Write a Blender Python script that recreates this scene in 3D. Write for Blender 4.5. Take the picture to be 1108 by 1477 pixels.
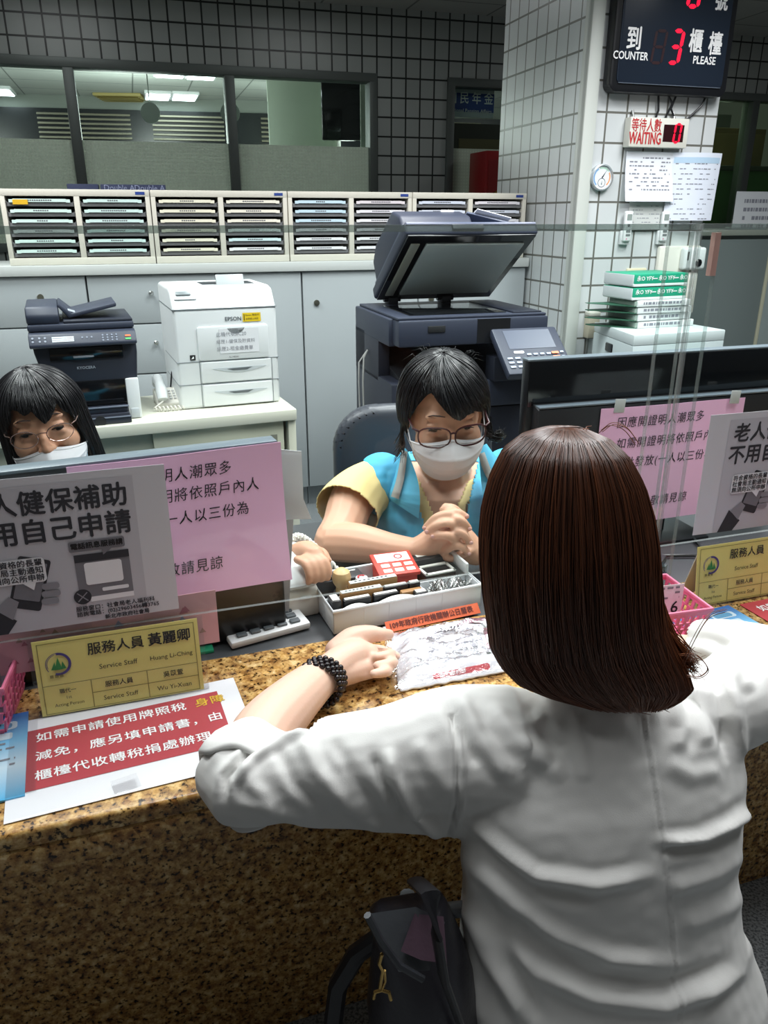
import bpy, bmesh, math, random
import numpy as np
from mathutils import Vector, Matrix, Euler, noise as mnoise
random.seed(7); np.random.seed(7)
for _o in list(bpy.data.objects): bpy.data.objects.remove(_o)
SC = bpy.context.scene
COL = SC.collection
R = math.radians

# ------------------------------------------------------------------ camera
EYE = 1.47; FPX = 1110.0; PITCH = R(21)
cam = bpy.data.cameras.new('camera'); cam_o = bpy.data.objects.new('camera', cam); COL.objects.link(cam_o)
cam.sensor_fit = 'HORIZONTAL'; cam.sensor_width = 36; cam.lens = 36 * FPX / 1108
cam.clip_start = .02; cam.clip_end = 60
cam_o.location = (0, 0, EYE); cam_o.rotation_euler = (R(90) - PITCH, 0, 0)
SC.camera = cam_o
# ------------------------------------------------------------------ colour management, world, lights
SC.view_settings.view_transform = 'Standard'; SC.view_settings.look = 'None'
SC.view_settings.gamma = 1; SC.view_settings.exposure = 0.08
SC.view_settings.use_curve_mapping = False
wd = bpy.data.worlds.new('world'); SC.world = wd; wd.use_nodes = True
wd.node_tree.nodes['Background'].inputs[0].default_value = (1.0, .99, .97, 1)
wd.node_tree.nodes['Background'].inputs[1].default_value = .06

def area(name, loc, sx, sy, power, rot=(0, 0, 0), color=(.975, .99, 1.0), spread=180):
    l = bpy.data.lights.new(name, 'AREA'); l.shape = 'RECTANGLE'; l.size = sx; l.size_y = sy
    l.energy = power; l.color = color; l.spread = R(spread)
    o = bpy.data.objects.new(name, l); COL.objects.link(o); o.location = loc
    o.rotation_euler = tuple(R(a) for a in rot); return o

CEIL = 2.8
LAMPS = [  # ceiling troffers of the office and added fill: x, y, power, spread
    (-1.0, 1.95, 22, 150), (.55, 2.0, 26, 150), (1.9, 2.2, 24, 150),
    (-1.7, 2.9, 22, 128), (.1, 2.95, 20, 128), (1.6, 3.0, 25, 135),
    (-1.8, 4.7, 4, 178), (-.2, 5.0, 3.5, 178), (2.4, 5.5, 6, 178),  # row added to brighten the top of the back wall
    (-.3, 1.05, 12, 150), (1.25, 1.2, 12, 150), (-.9, .55, 3, 150), (.6, .5, 3, 150)]
for i, (x, y, p, s) in enumerate(LAMPS):
    area('ceiling_area_light', (x, y, CEIL - .035), .6, .6, p, spread=s, rot=(0, 0, 17))

# ------------------------------------------------------------------ pixel helpers (photo is 1108 x 1477)
def ray(px, py):
    xd = (px - 554) / FPX; yd = (py - 738.5) / FPX; c, s = math.cos(PITCH), math.sin(PITCH)
    return Vector((xd, c - yd * s, -s - yd * c))
def PZ(px, py, z):
    r = ray(px, py); t = (z - EYE) / r.z; return Vector((0, 0, EYE)) + r * t
def PY(px, py, y):
    r = ray(px, py); t = y / r.y; return Vector((0, 0, EYE)) + r * t
class Fr:
    """vertical-plane frame: X along the wall, Y away from the viewer, Z up"""
    def __init__(s, x, y, ang, z=0):
        s.o = Vector((x, y, z)); s.ang = ang; a = R(ang)
        s.u = Vector((math.cos(a), math.sin(a), 0)); s.n = Vector((-math.sin(a), math.cos(a), 0))
    def uz(s, px, py, d=0):
        r = ray(px, py); t = (s.n.dot(s.o) + d) / s.n.dot(r)
        p = Vector((0, 0, EYE)) + r * t - s.o
        return p.dot(s.u), p.z
    def w(s, u, d=0, z=0): return s.o + s.u * u + s.n * d + Vector((0, 0, z))

# ------------------------------------------------------------------ materials
def lin(c):
    if isinstance(c, str):
        c = c.lstrip('#'); c = tuple(int(c[i:i + 2], 16) / 255 for i in (0, 2, 4))
    return tuple(x / 12.92 if x <= .04045 else ((x + .055) / 1.055) ** 2.4 for x in c) + (1,)
class N:
    def __init__(s, name):
        s.m = bpy.data.materials.new(name); s.m.use_nodes = True; s.t = s.m.node_tree
        s.b = s.t.nodes['Principled BSDF']; s.out = s.t.nodes['Material Output']
    def n(s, kind, **kw):
        nd = s.t.nodes.new(kind)
        for k, v in kw.items():
            if k.startswith('i_'):
                key = k[2:]; key = int(key) if key.isdigit() else key
                nd.inputs[key].default_value = v
            else: setattr(nd, k, v)
        return nd
    def l(s, a, b): s.t.links.new(a, b)
    def ramp(s, fac, stops):
        r = s.n('ShaderNodeValToRGB'); e = r.color_ramp.elements
        while len(e) < len(stops): e.new(.5)
        for el, (p, c) in zip(e, stops): el.position = p; el.color = lin(c)
        s.l(fac, r.inputs[0]); return r
def mat(name, color, rough=.5, metal=0, spec=.5, bump=0, bscale=60, vary=0, vscale=8, coat=0, sheen=0, sss=0, emit=None, estr=0, aniso=None):
    q = N(name); b = q.b
    b.inputs['Base Color'].default_value = lin(color); b.inputs['Roughness'].default_value = rough
    b.inputs['Metallic'].default_value = metal; b.inputs['Specular IOR Level'].default_value = spec
    b.inputs['Coat Weight'].default_value = coat; b.inputs['Sheen Weight'].default_value = sheen
    if sss:
        b.inputs['Subsurface Weight'].default_value = sss; b.inputs['Subsurface Radius'].default_value = (.012, .005, .003)
        b.inputs['Subsurface Scale'].default_value = 1
    if emit: b.inputs['Emission Color'].default_value = lin(emit); b.inputs['Emission Strength'].default_value = estr
    tc = q.n('ShaderNodeTexCoord')
    if vary:
        no = q.n('ShaderNodeTexNoise', i_Scale=vscale, i_Detail=4.0); q.l(tc.outputs['Object'], no.inputs['Vector'])
        mx = q.n('ShaderNodeMix', data_type='RGBA', blend_type='MULTIPLY'); mx.inputs[0].default_value = 1
        mx.inputs[6].default_value = lin(color)
        mr = q.n('ShaderNodeMapRange', i_3=1 - vary, i_4=1 + vary); q.l(no.outputs[0], mr.inputs[0])
        q.l(mr.outputs[0], mx.inputs[7]); q.l(mx.outputs[2], b.inputs['Base Color'])
    if bump:
        no = q.n('ShaderNodeTexNoise', i_Scale=bscale, i_Detail=3.0); q.l(tc.outputs['Object'], no.inputs['Vector'])
        bp = q.n('ShaderNodeBump', i_Strength=bump, i_Distance=.004); q.l(no.outputs[0], bp.inputs['Height'])
        q.l(bp.outputs[0], b.inputs['Normal'])
    return q.m
def tile_mat(name, base, grout, w, h, mortar, rough=.35, bump=.5):
    q = N(name); uv = q.n('ShaderNodeUVMap')
    br = q.n('ShaderNodeTexBrick', offset=0.0, squash=1.0)
    br.inputs['Color1'].default_value = lin(base[0]); br.inputs['Color2'].default_value = lin(base[1])
    br.inputs['Mortar'].default_value = lin(grout); br.inputs['Scale'].default_value = 1
    br.inputs['Mortar Size'].default_value = mortar; br.inputs['Mortar Smooth'].default_value = .15
    br.inputs['Brick Width'].default_value = w; br.inputs['Row Height'].default_value = h
    q.l(uv.outputs[0], br.inputs['Vector']); q.l(br.outputs['Color'], q.b.inputs['Base Color'])
    q.b.inputs['Roughness'].default_value = rough
    no = q.n('ShaderNodeTexNoise', i_Scale=25.0, i_Detail=3.0); q.l(uv.outputs[0], no.inputs['Vector'])
    ad = q.n('ShaderNodeMath', operation='MULTIPLY_ADD'); ad.inputs[1].default_value = .25
    inv = q.n('ShaderNodeMath', operation='SUBTRACT'); inv.inputs[0].default_value = 1; q.l(br.outputs['Fac'], inv.inputs[1])
    q.l(no.outputs[0], ad.inputs[0]); q.l(inv.outputs[0], ad.inputs[2])
    bp = q.n('ShaderNodeBump', i_Strength=bump, i_Distance=.004); q.l(ad.outputs[0], bp.inputs['Height']); q.l(bp.outputs[0], q.b.inputs['Normal'])
    return q.m
def clear_mat(name, tint=(.96, .99, .98), refl=1.0, rough=.02, haze=0.0):
    """clear sheet: straight-through transmission plus a fresnel reflection"""
    q = N(name); q.t.nodes.remove(q.b)
    tr = q.n('ShaderNodeBsdfTransparent'); tr.inputs[0].default_value = (*tint, 1)
    gl = q.n('ShaderNodeBsdfGlossy'); gl.inputs['Roughness'].default_value = rough
    fr = q.n('ShaderNodeFresnel', i_IOR=1.45)
    mu = q.n('ShaderNodeMath', operation='MULTIPLY'); mu.inputs[1].default_value = refl; q.l(fr.outputs[0], mu.inputs[0])
    ge = q.n('ShaderNodeNewGeometry'); sb_ = q.n('ShaderNodeMath', operation='SUBTRACT'); sb_.inputs[0].default_value = 1; q.l(ge.outputs['Backfacing'], sb_.inputs[1])
    m3 = q.n('ShaderNodeMath', operation='MULTIPLY'); q.l(mu.outputs[0], m3.inputs[0]); q.l(sb_.outputs[0], m3.inputs[1]); mu = m3
    mx = q.n('ShaderNodeMixShader'); q.l(mu.outputs[0], mx.inputs[0]); q.l(tr.outputs[0], mx.inputs[1]); q.l(gl.outputs[0], mx.inputs[2])
    last = mx
    if haze:
        di = q.n('ShaderNodeBsdfDiffuse'); di.inputs[0].default_value = (.9, .93, .93, 1)
        m2 = q.n('ShaderNodeMixShader'); m2.inputs[0].default_value = haze
        q.l(last.outputs[0], m2.inputs[1]); q.l(di.outputs[0], m2.inputs[2]); last = m2
    q.l(last.outputs[0], q.out.inputs[0]); return q.m
def granite_mat():
    q = N('granite'); tc = q.n('ShaderNodeTexCoord')
    v = q.n('ShaderNodeTexVoronoi', i_Scale=95.0, i_Randomness=1.0); n1 = q.n('ShaderNodeTexNoise', i_Scale=60.0, i_Detail=5.0, i_Roughness=.65)
    n2 = q.n('ShaderNodeTexNoise', i_Scale=120.0, i_Detail=3.0, i_Roughness=.6)
    for x in (v, n1, n2): q.l(tc.outputs['Object'], x.inputs['Vector'])
    r1 = q.ramp(n1.outputs[0], [(.33, '#5f4630'), (.45, '#a07a48'), (.56, '#cba76a'), (.7, '#ead3a2')])
    r2 = q.ramp(n2.outputs[0], [(.37, '#1c140e'), (.44, '#ffffff')])
    r3 = q.ramp(v.outputs['Color'], [(.0, '#b98f5c'), (.5, '#ffffff'), (1, '#f6e3bd')])
    m1 = q.n('ShaderNodeMix', data_type='RGBA', blend_type='MULTIPLY'); m1.inputs[0].default_value = .85
    q.l(r1.outputs[0], m1.inputs[6]); q.l(r3.outputs[0], m1.inputs[7])
    m2 = q.n('ShaderNodeMix', data_type='RGBA', blend_type='MULTIPLY'); m2.inputs[0].default_value = .9
    q.l(m1.outputs[2], m2.inputs[6]); q.l(r2.outputs[0], m2.inputs[7]); q.l(m2.outputs[2], q.b.inputs['Base Color'])
    q.b.inputs['Roughness'].default_value = .22; q.b.inputs['Specular IOR Level'].default_value = .35
    return q.m
def speckle_mat(name, a, b, scale=180, rough=.5):
    q = N(name); tc = q.n('ShaderNodeTexCoord'); n1 = q.n('ShaderNodeTexNoise', i_Scale=scale, i_Detail=3.0)
    q.l(tc.outputs['Object'], n1.inputs['Vector']); r = q.ramp(n1.outputs[0], [(.4, a), (.55, b)])
    q.l(r.outputs[0], q.b.inputs['Base Color']); q.b.inputs['Roughness'].default_value = rough; return q.m

M = {}
def m_(key, *a, **k):
    if key not in M: M[key] = mat(key, *a, **k)
    return M[key]
M['wall_tile'] = tile_mat('wall_tile', ('#a3a9a6', '#9aa09d'), '#1f2422', .107, .125, .006)
M['column_tile'] = tile_mat('column_tile', ('#cfd3d4', '#c5cacb'), '#6a6a64', .105, .125, .005)
M['granite'] = granite_mat()
M['floor'] = speckle_mat('floor_terrazzo', '#50555a', '#8f9496')
M['acrylic'] = clear_mat('acrylic', refl=.8)
M['acrylic_edge'] = clear_mat('acrylic_edge', tint=(.62, .66, .65), refl=2.5, rough=.08, haze=.14)
M['glass'] = clear_mat('window_glass', tint=(.86, .93, .90), refl=.8)
M['green_glass'] = clear_mat('green_glass', tint=(.62, .74, .60), refl=.9)
M['film'] = clear_mat('plastic_film', tint=(.98, .98, .98), refl=.4, rough=.1, haze=.01)
M['lens'] = clear_mat('spectacle_lens', tint=(.93, .93, .93), refl=.7)
m_('steel_grey', '#a9afb2', .45, spec=.4, vary=.03)
m_('beige_metal', '#cfcfc0', .45, spec=.4)
m_('ivory_metal', '#d6d3c6', .45, spec=.4)
m_('slab_white', '#c9ccca', .4)
m_('dark_gap', '#15171a', .8)
m_('black_plastic', '#15171b', .35)
m_('gloss_black', '#0c0e12', .12)
m_('navy_plastic', '#2e3444', .5, bump=.05, bscale=900)
m_('navy_dark', '#232733', .45)
m_('white_plastic', '#dfe2e3', .35)
m_('warm_plastic', '#dedbd2', .4)
m_('chrome', '#b8b8b4', .2, 1)
m_('alu', '#8b8e8c', .4, .7)
m_('paper', '#e6e8ec', .75)
m_('ink', '#17171a', .8)
m_('ink_soft', '#55565e', .8)
m_('white_ink', '#f2f2f2', .6)
m_('red_ink', '#b3262a', .6)
m_('led_red', '#200407', .4, emit='#ff1038', estr=1.5)
m_('led_off', '#2a1016', .4)

# ------------------------------------------------------------------ mesh builder
class MB:
    def __init__(s): s.v = []; s.f = []; s.mi = []; s.cur = 0
    def add(s, vs, fs, Mx=None):
        b = len(s.v)
        for p in vs:
            p = Vector(p); s.v.append(Mx @ p if Mx else p)
        for f in fs: s.f.append(tuple(i + b for i in f)); s.mi.append(s.cur)
        return s
    def addbm(s, bm, Mx=None):
        bm.verts.index_update(); s.add([v.co.copy() for v in bm.verts], [[v.index for v in f.verts] for f in bm.faces], Mx); bm.free(); return s
    def box(s, c, size, rot=None, bev=0, seg=2, taper=None, Mx=None):
        bm = bmesh.new(); bmesh.ops.create_cube(bm, size=1)
        for v in bm.verts:
            if taper and v.co.z > 0: v.co.x *= taper[0]; v.co.y *= taper[1]
            v.co = Vector((v.co.x * size[0], v.co.y * size[1], v.co.z * size[2]))
        if bev: bmesh.ops.bevel(bm, geom=bm.edges[:], offset=min(bev, .49 * min(size)), segments=seg, affect='EDGES', profile=.5)
        T = Matrix.Translation(c)
        if rot: T = T @ Euler([R(a) for a in rot]).to_matrix().to_4x4()
        return s.addbm(bm, (Mx @ T) if Mx else T)
    def bx(s, x0, x1, y0, y1, z0, z1, bev=0, seg=2, Mx=None):
        return s.box(((x0 + x1) / 2, (y0 + y1) / 2, (z0 + z1) / 2), (abs(x1 - x0), abs(y1 - y0), abs(z1 - z0)), None, bev, seg, Mx=Mx)
    def prism(s, pts, d, Mx=None, bev=0, seg=2):
        """polygon in the local XY plane, extruded by d along local Z"""
        bm = bmesh.new(); vs = [bm.verts.new((x, y, 0)) for x, y in pts]; f = bm.faces.new(vs)
        r = bmesh.ops.extrude_face_region(bm, geom=[f])
        for v in [g for g in r['geom'] if isinstance(g, bmesh.types.BMVert)]: v.co.z += d
        bmesh.ops.recalc_face_normals(bm, faces=bm.faces[:])
        if bev: bmesh.ops.bevel(bm, geom=bm.edges[:], offset=bev, segments=seg, affect='EDGES', profile=.5)
        return s.addbm(bm, Mx)
    def side(s, pts, x0, x1, bev=0, seg=2, Mx=None):
        """profile given as (y, z) points, extruded along X from x0 to x1"""
        T = Matrix(((0, 0, 1, x0), (1, 0, 0, 0), (0, 1, 0, 0), (0, 0, 0, 1)))
        return s.prism(pts, x1 - x0, (Mx @ T) if Mx else T, bev, seg)
    def front(s, pts, y0, y1, bev=0, seg=2, Mx=None):
        """outline given as (x, z) points, extruded along Y from y0 to y1"""
        T = Matrix(((1, 0, 0, 0), (0, 0, 1, y0), (0, 1, 0, 0), (0, 0, 0, 1)))
        return s.prism(pts, y1 - y0, (Mx @ T) if Mx else T, bev, seg)
    def loft(s, rings, cap=True, closed=False):
        n = len(rings[0]); k = len(rings); vs = [p for r in rings for p in r]; fs = []
        for i in range(k if closed else k - 1):
            j = (i + 1) % k
            for a in range(n): b = (a + 1) % n; fs.append((i * n + a, i * n + b, j * n + b, j * n + a))
        if cap and not closed: fs.append(tuple(range(n - 1, -1, -1))); fs.append(tuple((k - 1) * n + a for a in range(n)))
        return s.add(vs, fs)
    def tube(s, pts, rad, n=8, closed=False, cap=True, flat=1.0, up=None):
        pts = [Vector(p) for p in pts]; k = len(pts)
        if not hasattr(rad, '__len__'): rad = [rad] * k
        rings = []; ref = Vector(up) if up else None
        for i in range(k):
            a = pts[(i - 1) % k] if (closed or i > 0) else pts[i]; b = pts[(i + 1) % k] if (closed or i < k - 1) else pts[i]
            t = (b - a).normalized() if (b - a).length > 1e-9 else Vector((0, 0, 1))
            if ref is None: ref = Vector((0, 0, 1)) if abs(t.z) < .9 else Vector((1, 0, 0))
            x = (ref - t * ref.dot(t))
            x = x.normalized() if x.length > 1e-6 else t.orthogonal().normalized()
            y = t.cross(x); ref = x if up is None else ref
            rr = rad[i]
            rings.append([pts[i] + (x * math.cos(2 * math.pi * q / n) * flat + y * math.sin(2 * math.pi * q / n)) * rr for q in range(n)])
        return s.loft(rings, cap, closed)
    def cyl(s, p0, p1, r0, r1=None, n=20): return s.tube([p0, p1], [r0, r0 if r1 is None else r1], n)
    def lathe(s, prof, c=(0, 0, 0), n=24, Mx=None):
        T = Matrix.Translation(c)
        if Mx: T = T @ Mx
        rings = [[T @ Vector((r * math.cos(2 * math.pi * q / n), r * math.sin(2 * math.pi * q / n), z)) for q in range(n)] for r, z in prof]
        return s.loft(rings)
    def ball(s, c, r, n=16, rot=None):
        if not hasattr(r, '__len__'): r = (r, r, r)
        bm = bmesh.new(); bmesh.ops.create_uvsphere(bm, u_segments=n, v_segments=max(6, n // 2), radius=1)
        T = Matrix.Translation(c)
        if rot: T = T @ Euler([R(a) for a in rot]).to_matrix().to_4x4()
        return s.addbm(bm, T @ Matrix.Diagonal((*r, 1)))
    def sheet(s, f, w, h, nu=8, nv=8, th=.0006):
        """paper: f(x, y) -> point, for x in 0..w, y in 0..h; thickness th behind"""
        P = [[Vector(f(w * i / nu, h * j / nv)) for i in range(nu + 1)] for j in range(nv + 1)]
        e = 1e-4; vs = []; fs = []; n = nu + 1
        for j in range(nv + 1):
            for i in range(nu + 1): vs.append(P[j][i])
        for j in range(nv + 1):
            for i in range(nu + 1):
                vs.append(P[j][i] - nrm(f, w * i / nu, h * j / nv) * th)
        o = n * (nv + 1)
        for j in range(nv):
            for i in range(nu):
                a = j * n + i; fs.append((a, a + 1, a + n + 1, a + n)); fs.append((o + a, o + a + n, o + a + n + 1, o + a + 1))
        bd = [(j * n, (j + 1) * n) for j in range(nv)] + [((j + 1) * n + nu, j * n + nu) for j in range(nv)] + [(i + 1, i) for i in range(nu)] + [(nv * n + i, nv * n + i + 1) for i in range(nu)]
        for a, b in bd: fs.append((a, b, o + b, o + a))
        return s.add(vs, fs)
    def mesh(s, name, mats, ang=35, smooth=True):
        me = bpy.data.meshes.new(name); me.from_pydata([tuple(v) for v in s.v], [], s.f)
        if not isinstance(mats, (list, tuple)): mats = [mats]
        for m in mats: me.materials.append(m)
        if len(mats) > 1: me.polygons.foreach_set('material_index', s.mi)
        bm = bmesh.new(); bm.from_mesh(me); bmesh.ops.recalc_face_normals(bm, faces=bm.faces[:]); bm.to_mesh(me); bm.free()
        me.polygons.foreach_set('use_smooth', [smooth] * len(me.polygons))
        if smooth: me.set_sharp_from_angle(angle=R(ang))
        uvl = me.uv_layers.new(name='UVMap')
        nv = len(me.loops); co = np.empty(len(me.vertices) * 3); me.vertices.foreach_get('co', co); co = co.reshape(-1, 3)
        li = np.empty(nv, int); me.loops.foreach_get('vertex_index', li)
        nr = np.empty(len(me.polygons) * 3); me.polygons.foreach_get('normal', nr); nr = np.abs(nr.reshape(-1, 3))
        lt = np.empty(len(me.polygons), int); me.polygons.foreach_get('loop_total', lt)
        ax = np.repeat(nr.argmax(1), lt); c = co[li]
        uv = np.where((ax == 0)[:, None], c[:, [1, 2]], np.where((ax == 1)[:, None], c[:, [0, 2]], c[:, [0, 1]]))
        uvl.data.foreach_set('uv', uv.ravel())
        return me
    def build(s, name, mats, parent=None, ang=35, smooth=True, Mx=None):
        o = bpy.data.objects.new(name, s.mesh(name, mats, ang, smooth)); COL.objects.link(o)
        if parent: o.parent = parent
        if Mx is not None: o.matrix_basis = Mx
        return o
def nrm(f, x, y, e=1e-4):
    p = Vector(f(x, y)); a = Vector(f(x + e, y)) - p; b = Vector(f(x, y + e)) - p
    return a.cross(b).normalized()
def tag(o, label=None, cat=None, group=None, kind=None):
    if label: o['label'] = label
    if cat: o['category'] = cat
    if group: o['group'] = group
    if kind: o['kind'] = kind
    return o
def thing(name, label, cat, loc=(0, 0, 0), rz=0, group=None, rot=None):
    o = bpy.data.objects.new(name, None); COL.objects.link(o); o.empty_display_size = .05
    o.location = loc; o.rotation_euler = (0, 0, R(rz)) if rot is None else rot
    return tag(o, label, cat, group)
def copy_tree(o, parent=None):
    c = o.copy(); COL.objects.link(c)
    if parent: c.parent = parent
    for ch in list(o.children): copy_tree(ch, c)
    return c
def struct(name, mb, m, **k): return tag(mb.build(name, m, **k), kind='structure')

# ------------------------------------------------------------------ lettering
_tc = bpy.data.curves.new('lettering', 'FONT'); _to = bpy.data.objects.new('lettering', _tc)
def glyphs(body, size, align='LEFT', bold=0.0, sx=1.0, shear=0.0, space=1.0):
    _tc.body = body; _tc.size = size; _tc.align_x = align; _tc.offset = 0; _tc.shear = shear
    _tc.space_character = space; _tc.resolution_u = 2; _tc.align_y = 'CENTER'
    me = bpy.data.meshes.new_from_object(_to)
    vs = [Vector((v.co.x * sx, v.co.y, 0)) for v in me.vertices]; fs = [tuple(p.vertices) for p in me.polygons]
    bpy.data.meshes.remove(me)
    if bold >= .01:                      # heavier strokes: the same outline laid down with small offsets
        e = bold * size; n = len(vs); base, bf = vs, fs; vs, fs = [], []
        for k, (dx, dy) in enumerate(((e, 0), (-e, 0), (0, e), (0, -e))):
            vs += [p + Vector((dx, dy, 4e-5 * k)) for p in base]; fs += [tuple(i + k * n for i in f) for f in bf]
    return vs, fs
def letter(parent, items, m, f, eps=.0008, name='lettering', bold=0.0):
    """items: (text, x, y, size[, options]) in the sheet's own x/y; f(x, y) -> point on the sheet"""
    vs, fs = [], []
    for it in items:
        o = it[4] if len(it) > 4 else {}
        a = o.get('rot', 0)
        v, g = glyphs(it[0], it[3], o.get('align', 'LEFT'), o.get('bold', bold), o.get('sx', 1), o.get('shear', 0), o.get('space', 1))
        b = len(vs); ca, sa = math.cos(R(a)), math.sin(R(a))
        for p in v:
            x, y = it[1] + p.x * ca - p.y * sa, it[2] + p.x * sa + p.y * ca
            vs.append(Vector(f(x, y)) + nrm(f, x, y) * (eps + p.z))
        fs += [tuple(i + b for i in q) for q in g]
    return flat(parent, vs, fs, m, name)
def flat(parent, vs, fs, m, name):
    me = bpy.data.meshes.new(name); me.from_pydata([tuple(v) for v in vs], [], fs); me.materials.append(m)
    o = bpy.data.objects.new(name, me); COL.objects.link(o); o.parent = parent; return o
def patch(parent, polys, m, f, eps=.0005, name='printed_panel'):
    """flat printed shapes: polygons in sheet coordinates (subdivided to follow the sheet when given as rects)"""
    vs, fs = [], []
    for P in polys:
        if P[0] == 'rect':
            _, x0, x1, y0, y1 = P; nx = max(1, int(abs(x1 - x0) / .02)); ny = max(1, int(abs(y1 - y0) / .02)); b = len(vs)
            for j in range(ny + 1):
                for i in range(nx + 1):
                    x, y = x0 + (x1 - x0) * i / nx, y0 + (y1 - y0) * j / ny; vs.append(Vector(f(x, y)) + nrm(f, x, y) * eps)
            for j in range(ny):
                for i in range(nx): a = b + j * (nx + 1) + i; fs.append((a, a + 1, a + nx + 2, a + nx + 1))
        else:
            b = len(vs)
            for x, y in P: vs.append(Vector(f(x, y)) + nrm(f, x, y) * eps)
            fs.append(tuple(range(b, b + len(P))))
    return flat(parent, vs, fs, m, name)
def circ(cx, cy, r, n=24, r2=None, a0=0, a1=360):
    """disc, or ring sector polygon when r2 is given"""
    A = [R(a0 + (a1 - a0) * i / n) for i in range(n + (1 if r2 or a1 - a0 < 360 else 0))]
    P = [(cx + r * math.cos(a), cy + r * math.sin(a)) for a in A]
    if r2: P += [(cx + r2 * math.cos(a), cy + r2 * math.sin(a)) for a in reversed(A)]
    return P
def rrect(x0, x1, y0, y1, r, n=5):
    P = []
    for cx, cy, a in ((x1 - r, y1 - r, 0), (x0 + r, y1 - r, 90), (x0 + r, y0 + r, 180), (x1 - r, y0 + r, 270)):
        P += [(cx + r * math.cos(R(a + 90 * i / n)), cy + r * math.sin(R(a + 90 * i / n))) for i in range(n + 1)]
    return P
def FRONT(y=0, x0=0, z0=0): return lambda x, z: Vector((x0 + x, y, z0 + z))           # sheet facing -Y
def TOP(z=0, x0=0, y0=0): return lambda x, y: Vector((x0 + x, y0 + y, z))             # sheet facing +Z
# =================================================================== SETTING
W = Fr(.224, 6.2, 17)          # tiled window wall at the back
CO = Fr(.9, 3.84, 17)          # front face of the tiled column
CB = Fr(.757, 4.265, 17)       # front plane of the grey cabinets
WALLM = lambda F, z=0: Matrix.Translation(F.o + Vector((0, 0, z))) @ Matrix.Rotation(R(F.ang), 4, 'Z')

fl = MB(); fl.bx(-6, 7, -1.5, 14, -.05, 0); struct('floor', fl, M['floor'])
M['ceiling'] = tile_mat('ceiling_board', ('#b9bdb8', '#b5b9b4'), '#7b7f7b', .6, .6, .008, rough=.8, bump=.2)
ce = MB(); ce.bx(-6, 7, 0, 14, 0, .05); struct('ceiling', ce, M['ceiling'], Mx=Matrix.Translation((0.1, .2, CEIL)) @ Matrix.Rotation(R(17), 4, 'Z'))

# back wall with three openings -------------------------------------------------
rz = W.uz(594, 55)[1]; ru = W.uz(565, 60)[0]
oz = rz % .125; ou = ru % .107
WT = 2.40; WS = 1.25
e1 = W.uz(543, 180)[0]; e2a = W.uz(643, 200)[0]; e2b = e2a + .75; e3a = W.uz(1000, 250)[0]
wb = MB()
def wbx(u0, u1, z0, z1): wb.bx(u0 - ou, u1 - ou, 0, .18, z0 - oz, z1 - oz)
wbx(-4.6, 5, WT, CEIL); wbx(-4.6, 5, 0, WS); wbx(e1, e2a, WS, WT); wbx(e2b, e3a, WS, WT)
struct('wall_back', wb, M['wall_tile'], Mx=WALLM(W, oz) @ Matrix.Translation((ou, 0, 0)))
m_('frame_alu', '#5f6663', .5, .4)
m_('frost', '#c9cfca', .6)
q = N('frosted_film'); q.t.nodes.remove(q.b)
_tr = q.n('ShaderNodeBsdfTranslucent'); _tr.inputs[0].default_value = lin('#dde2d8'); _df = q.n('ShaderNodeBsdfDiffuse'); _df.inputs[0].default_value = lin('#d3d8ce')
_m = q.n('ShaderNodeMixShader'); _m.inputs[0].default_value = .5; q.l(_tr.outputs[0], _m.inputs[1]); q.l(_df.outputs[0], _m.inputs[2])
_tp = q.n('ShaderNodeBsdfTransparent'); _m2 = q.n('ShaderNodeMixShader'); _uv = q.n('ShaderNodeUVMap')
_br = q.n('ShaderNodeTexBrick', offset=0.0, squash=1.0); _br.inputs['Scale'].default_value = 1; _br.inputs['Brick Width'].default_value = .022; _br.inputs['Row Height'].default_value = .022; _br.inputs['Mortar Size'].default_value = .005
_br.inputs['Color1'].default_value = (.93,) * 3 + (1,); _br.inputs['Color2'].default_value = (.93,) * 3 + (1,); _br.inputs['Mortar'].default_value = (.8,) * 3 + (1,)
q.l(_uv.outputs[0], _br.inputs['Vector']); q.l(_br.outputs['Color'], _m2.inputs[0]); q.l(_tp.outputs[0], _m2.inputs[1]); q.l(_m.outputs[0], _m2.inputs[2]); q.l(_m2.outputs[0], q.out.inputs[0])
M['frosted'] = q.m

def window(name, u0, u1, mull, film_z, glass='glass', film=True):
    r = tag(thing(name, None, None, W.o, W.ang), kind='structure'); fw = .055
    f = MB()
    f.bx(u0, u1, -.03, .1, WT - fw, WT, .004); f.bx(u0, u1, -.03, .1, WS, WS + fw, .004)
    f.bx(u0, u0 + fw, -.029, .099, WS, WT, .004); f.bx(u1 - fw, u1, -.029, .099, WS, WT, .004)
    for mu in mull: f.bx(mu - .032, mu + .032, -.028, .098, WS + fw, WT - fw, .004)
    f.build('window_frame', M['frame_alu'], r)
    ed = [u0 + fw] + [x for mu in mull for x in (mu - .032, mu + .032)] + [u1 - fw]
    for a, b in zip(ed[::2], ed[1::2]):
        g = MB(); g.bx(a, b, .03, .038, WS + fw, WT - fw); g.build('window_pane', M[glass], r)
        if film:
            g = MB(); g.bx(a, b, .022, .0225, WS + fw, film_z); g.build('frosted_film', M['frosted'], r)
    return r
window('window_1', -4.4, e1, [W.uz(108, 180)[0], W.uz(335, 185)[0]], W.uz(330, 207)[1])
window('window_2', e2a, e2b, [], W.uz(670, 214)[1])
window('window_3', e3a, 4.9, [W.uz(1081, 200)[0]], 1.3, 'green_glass', False)

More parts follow.
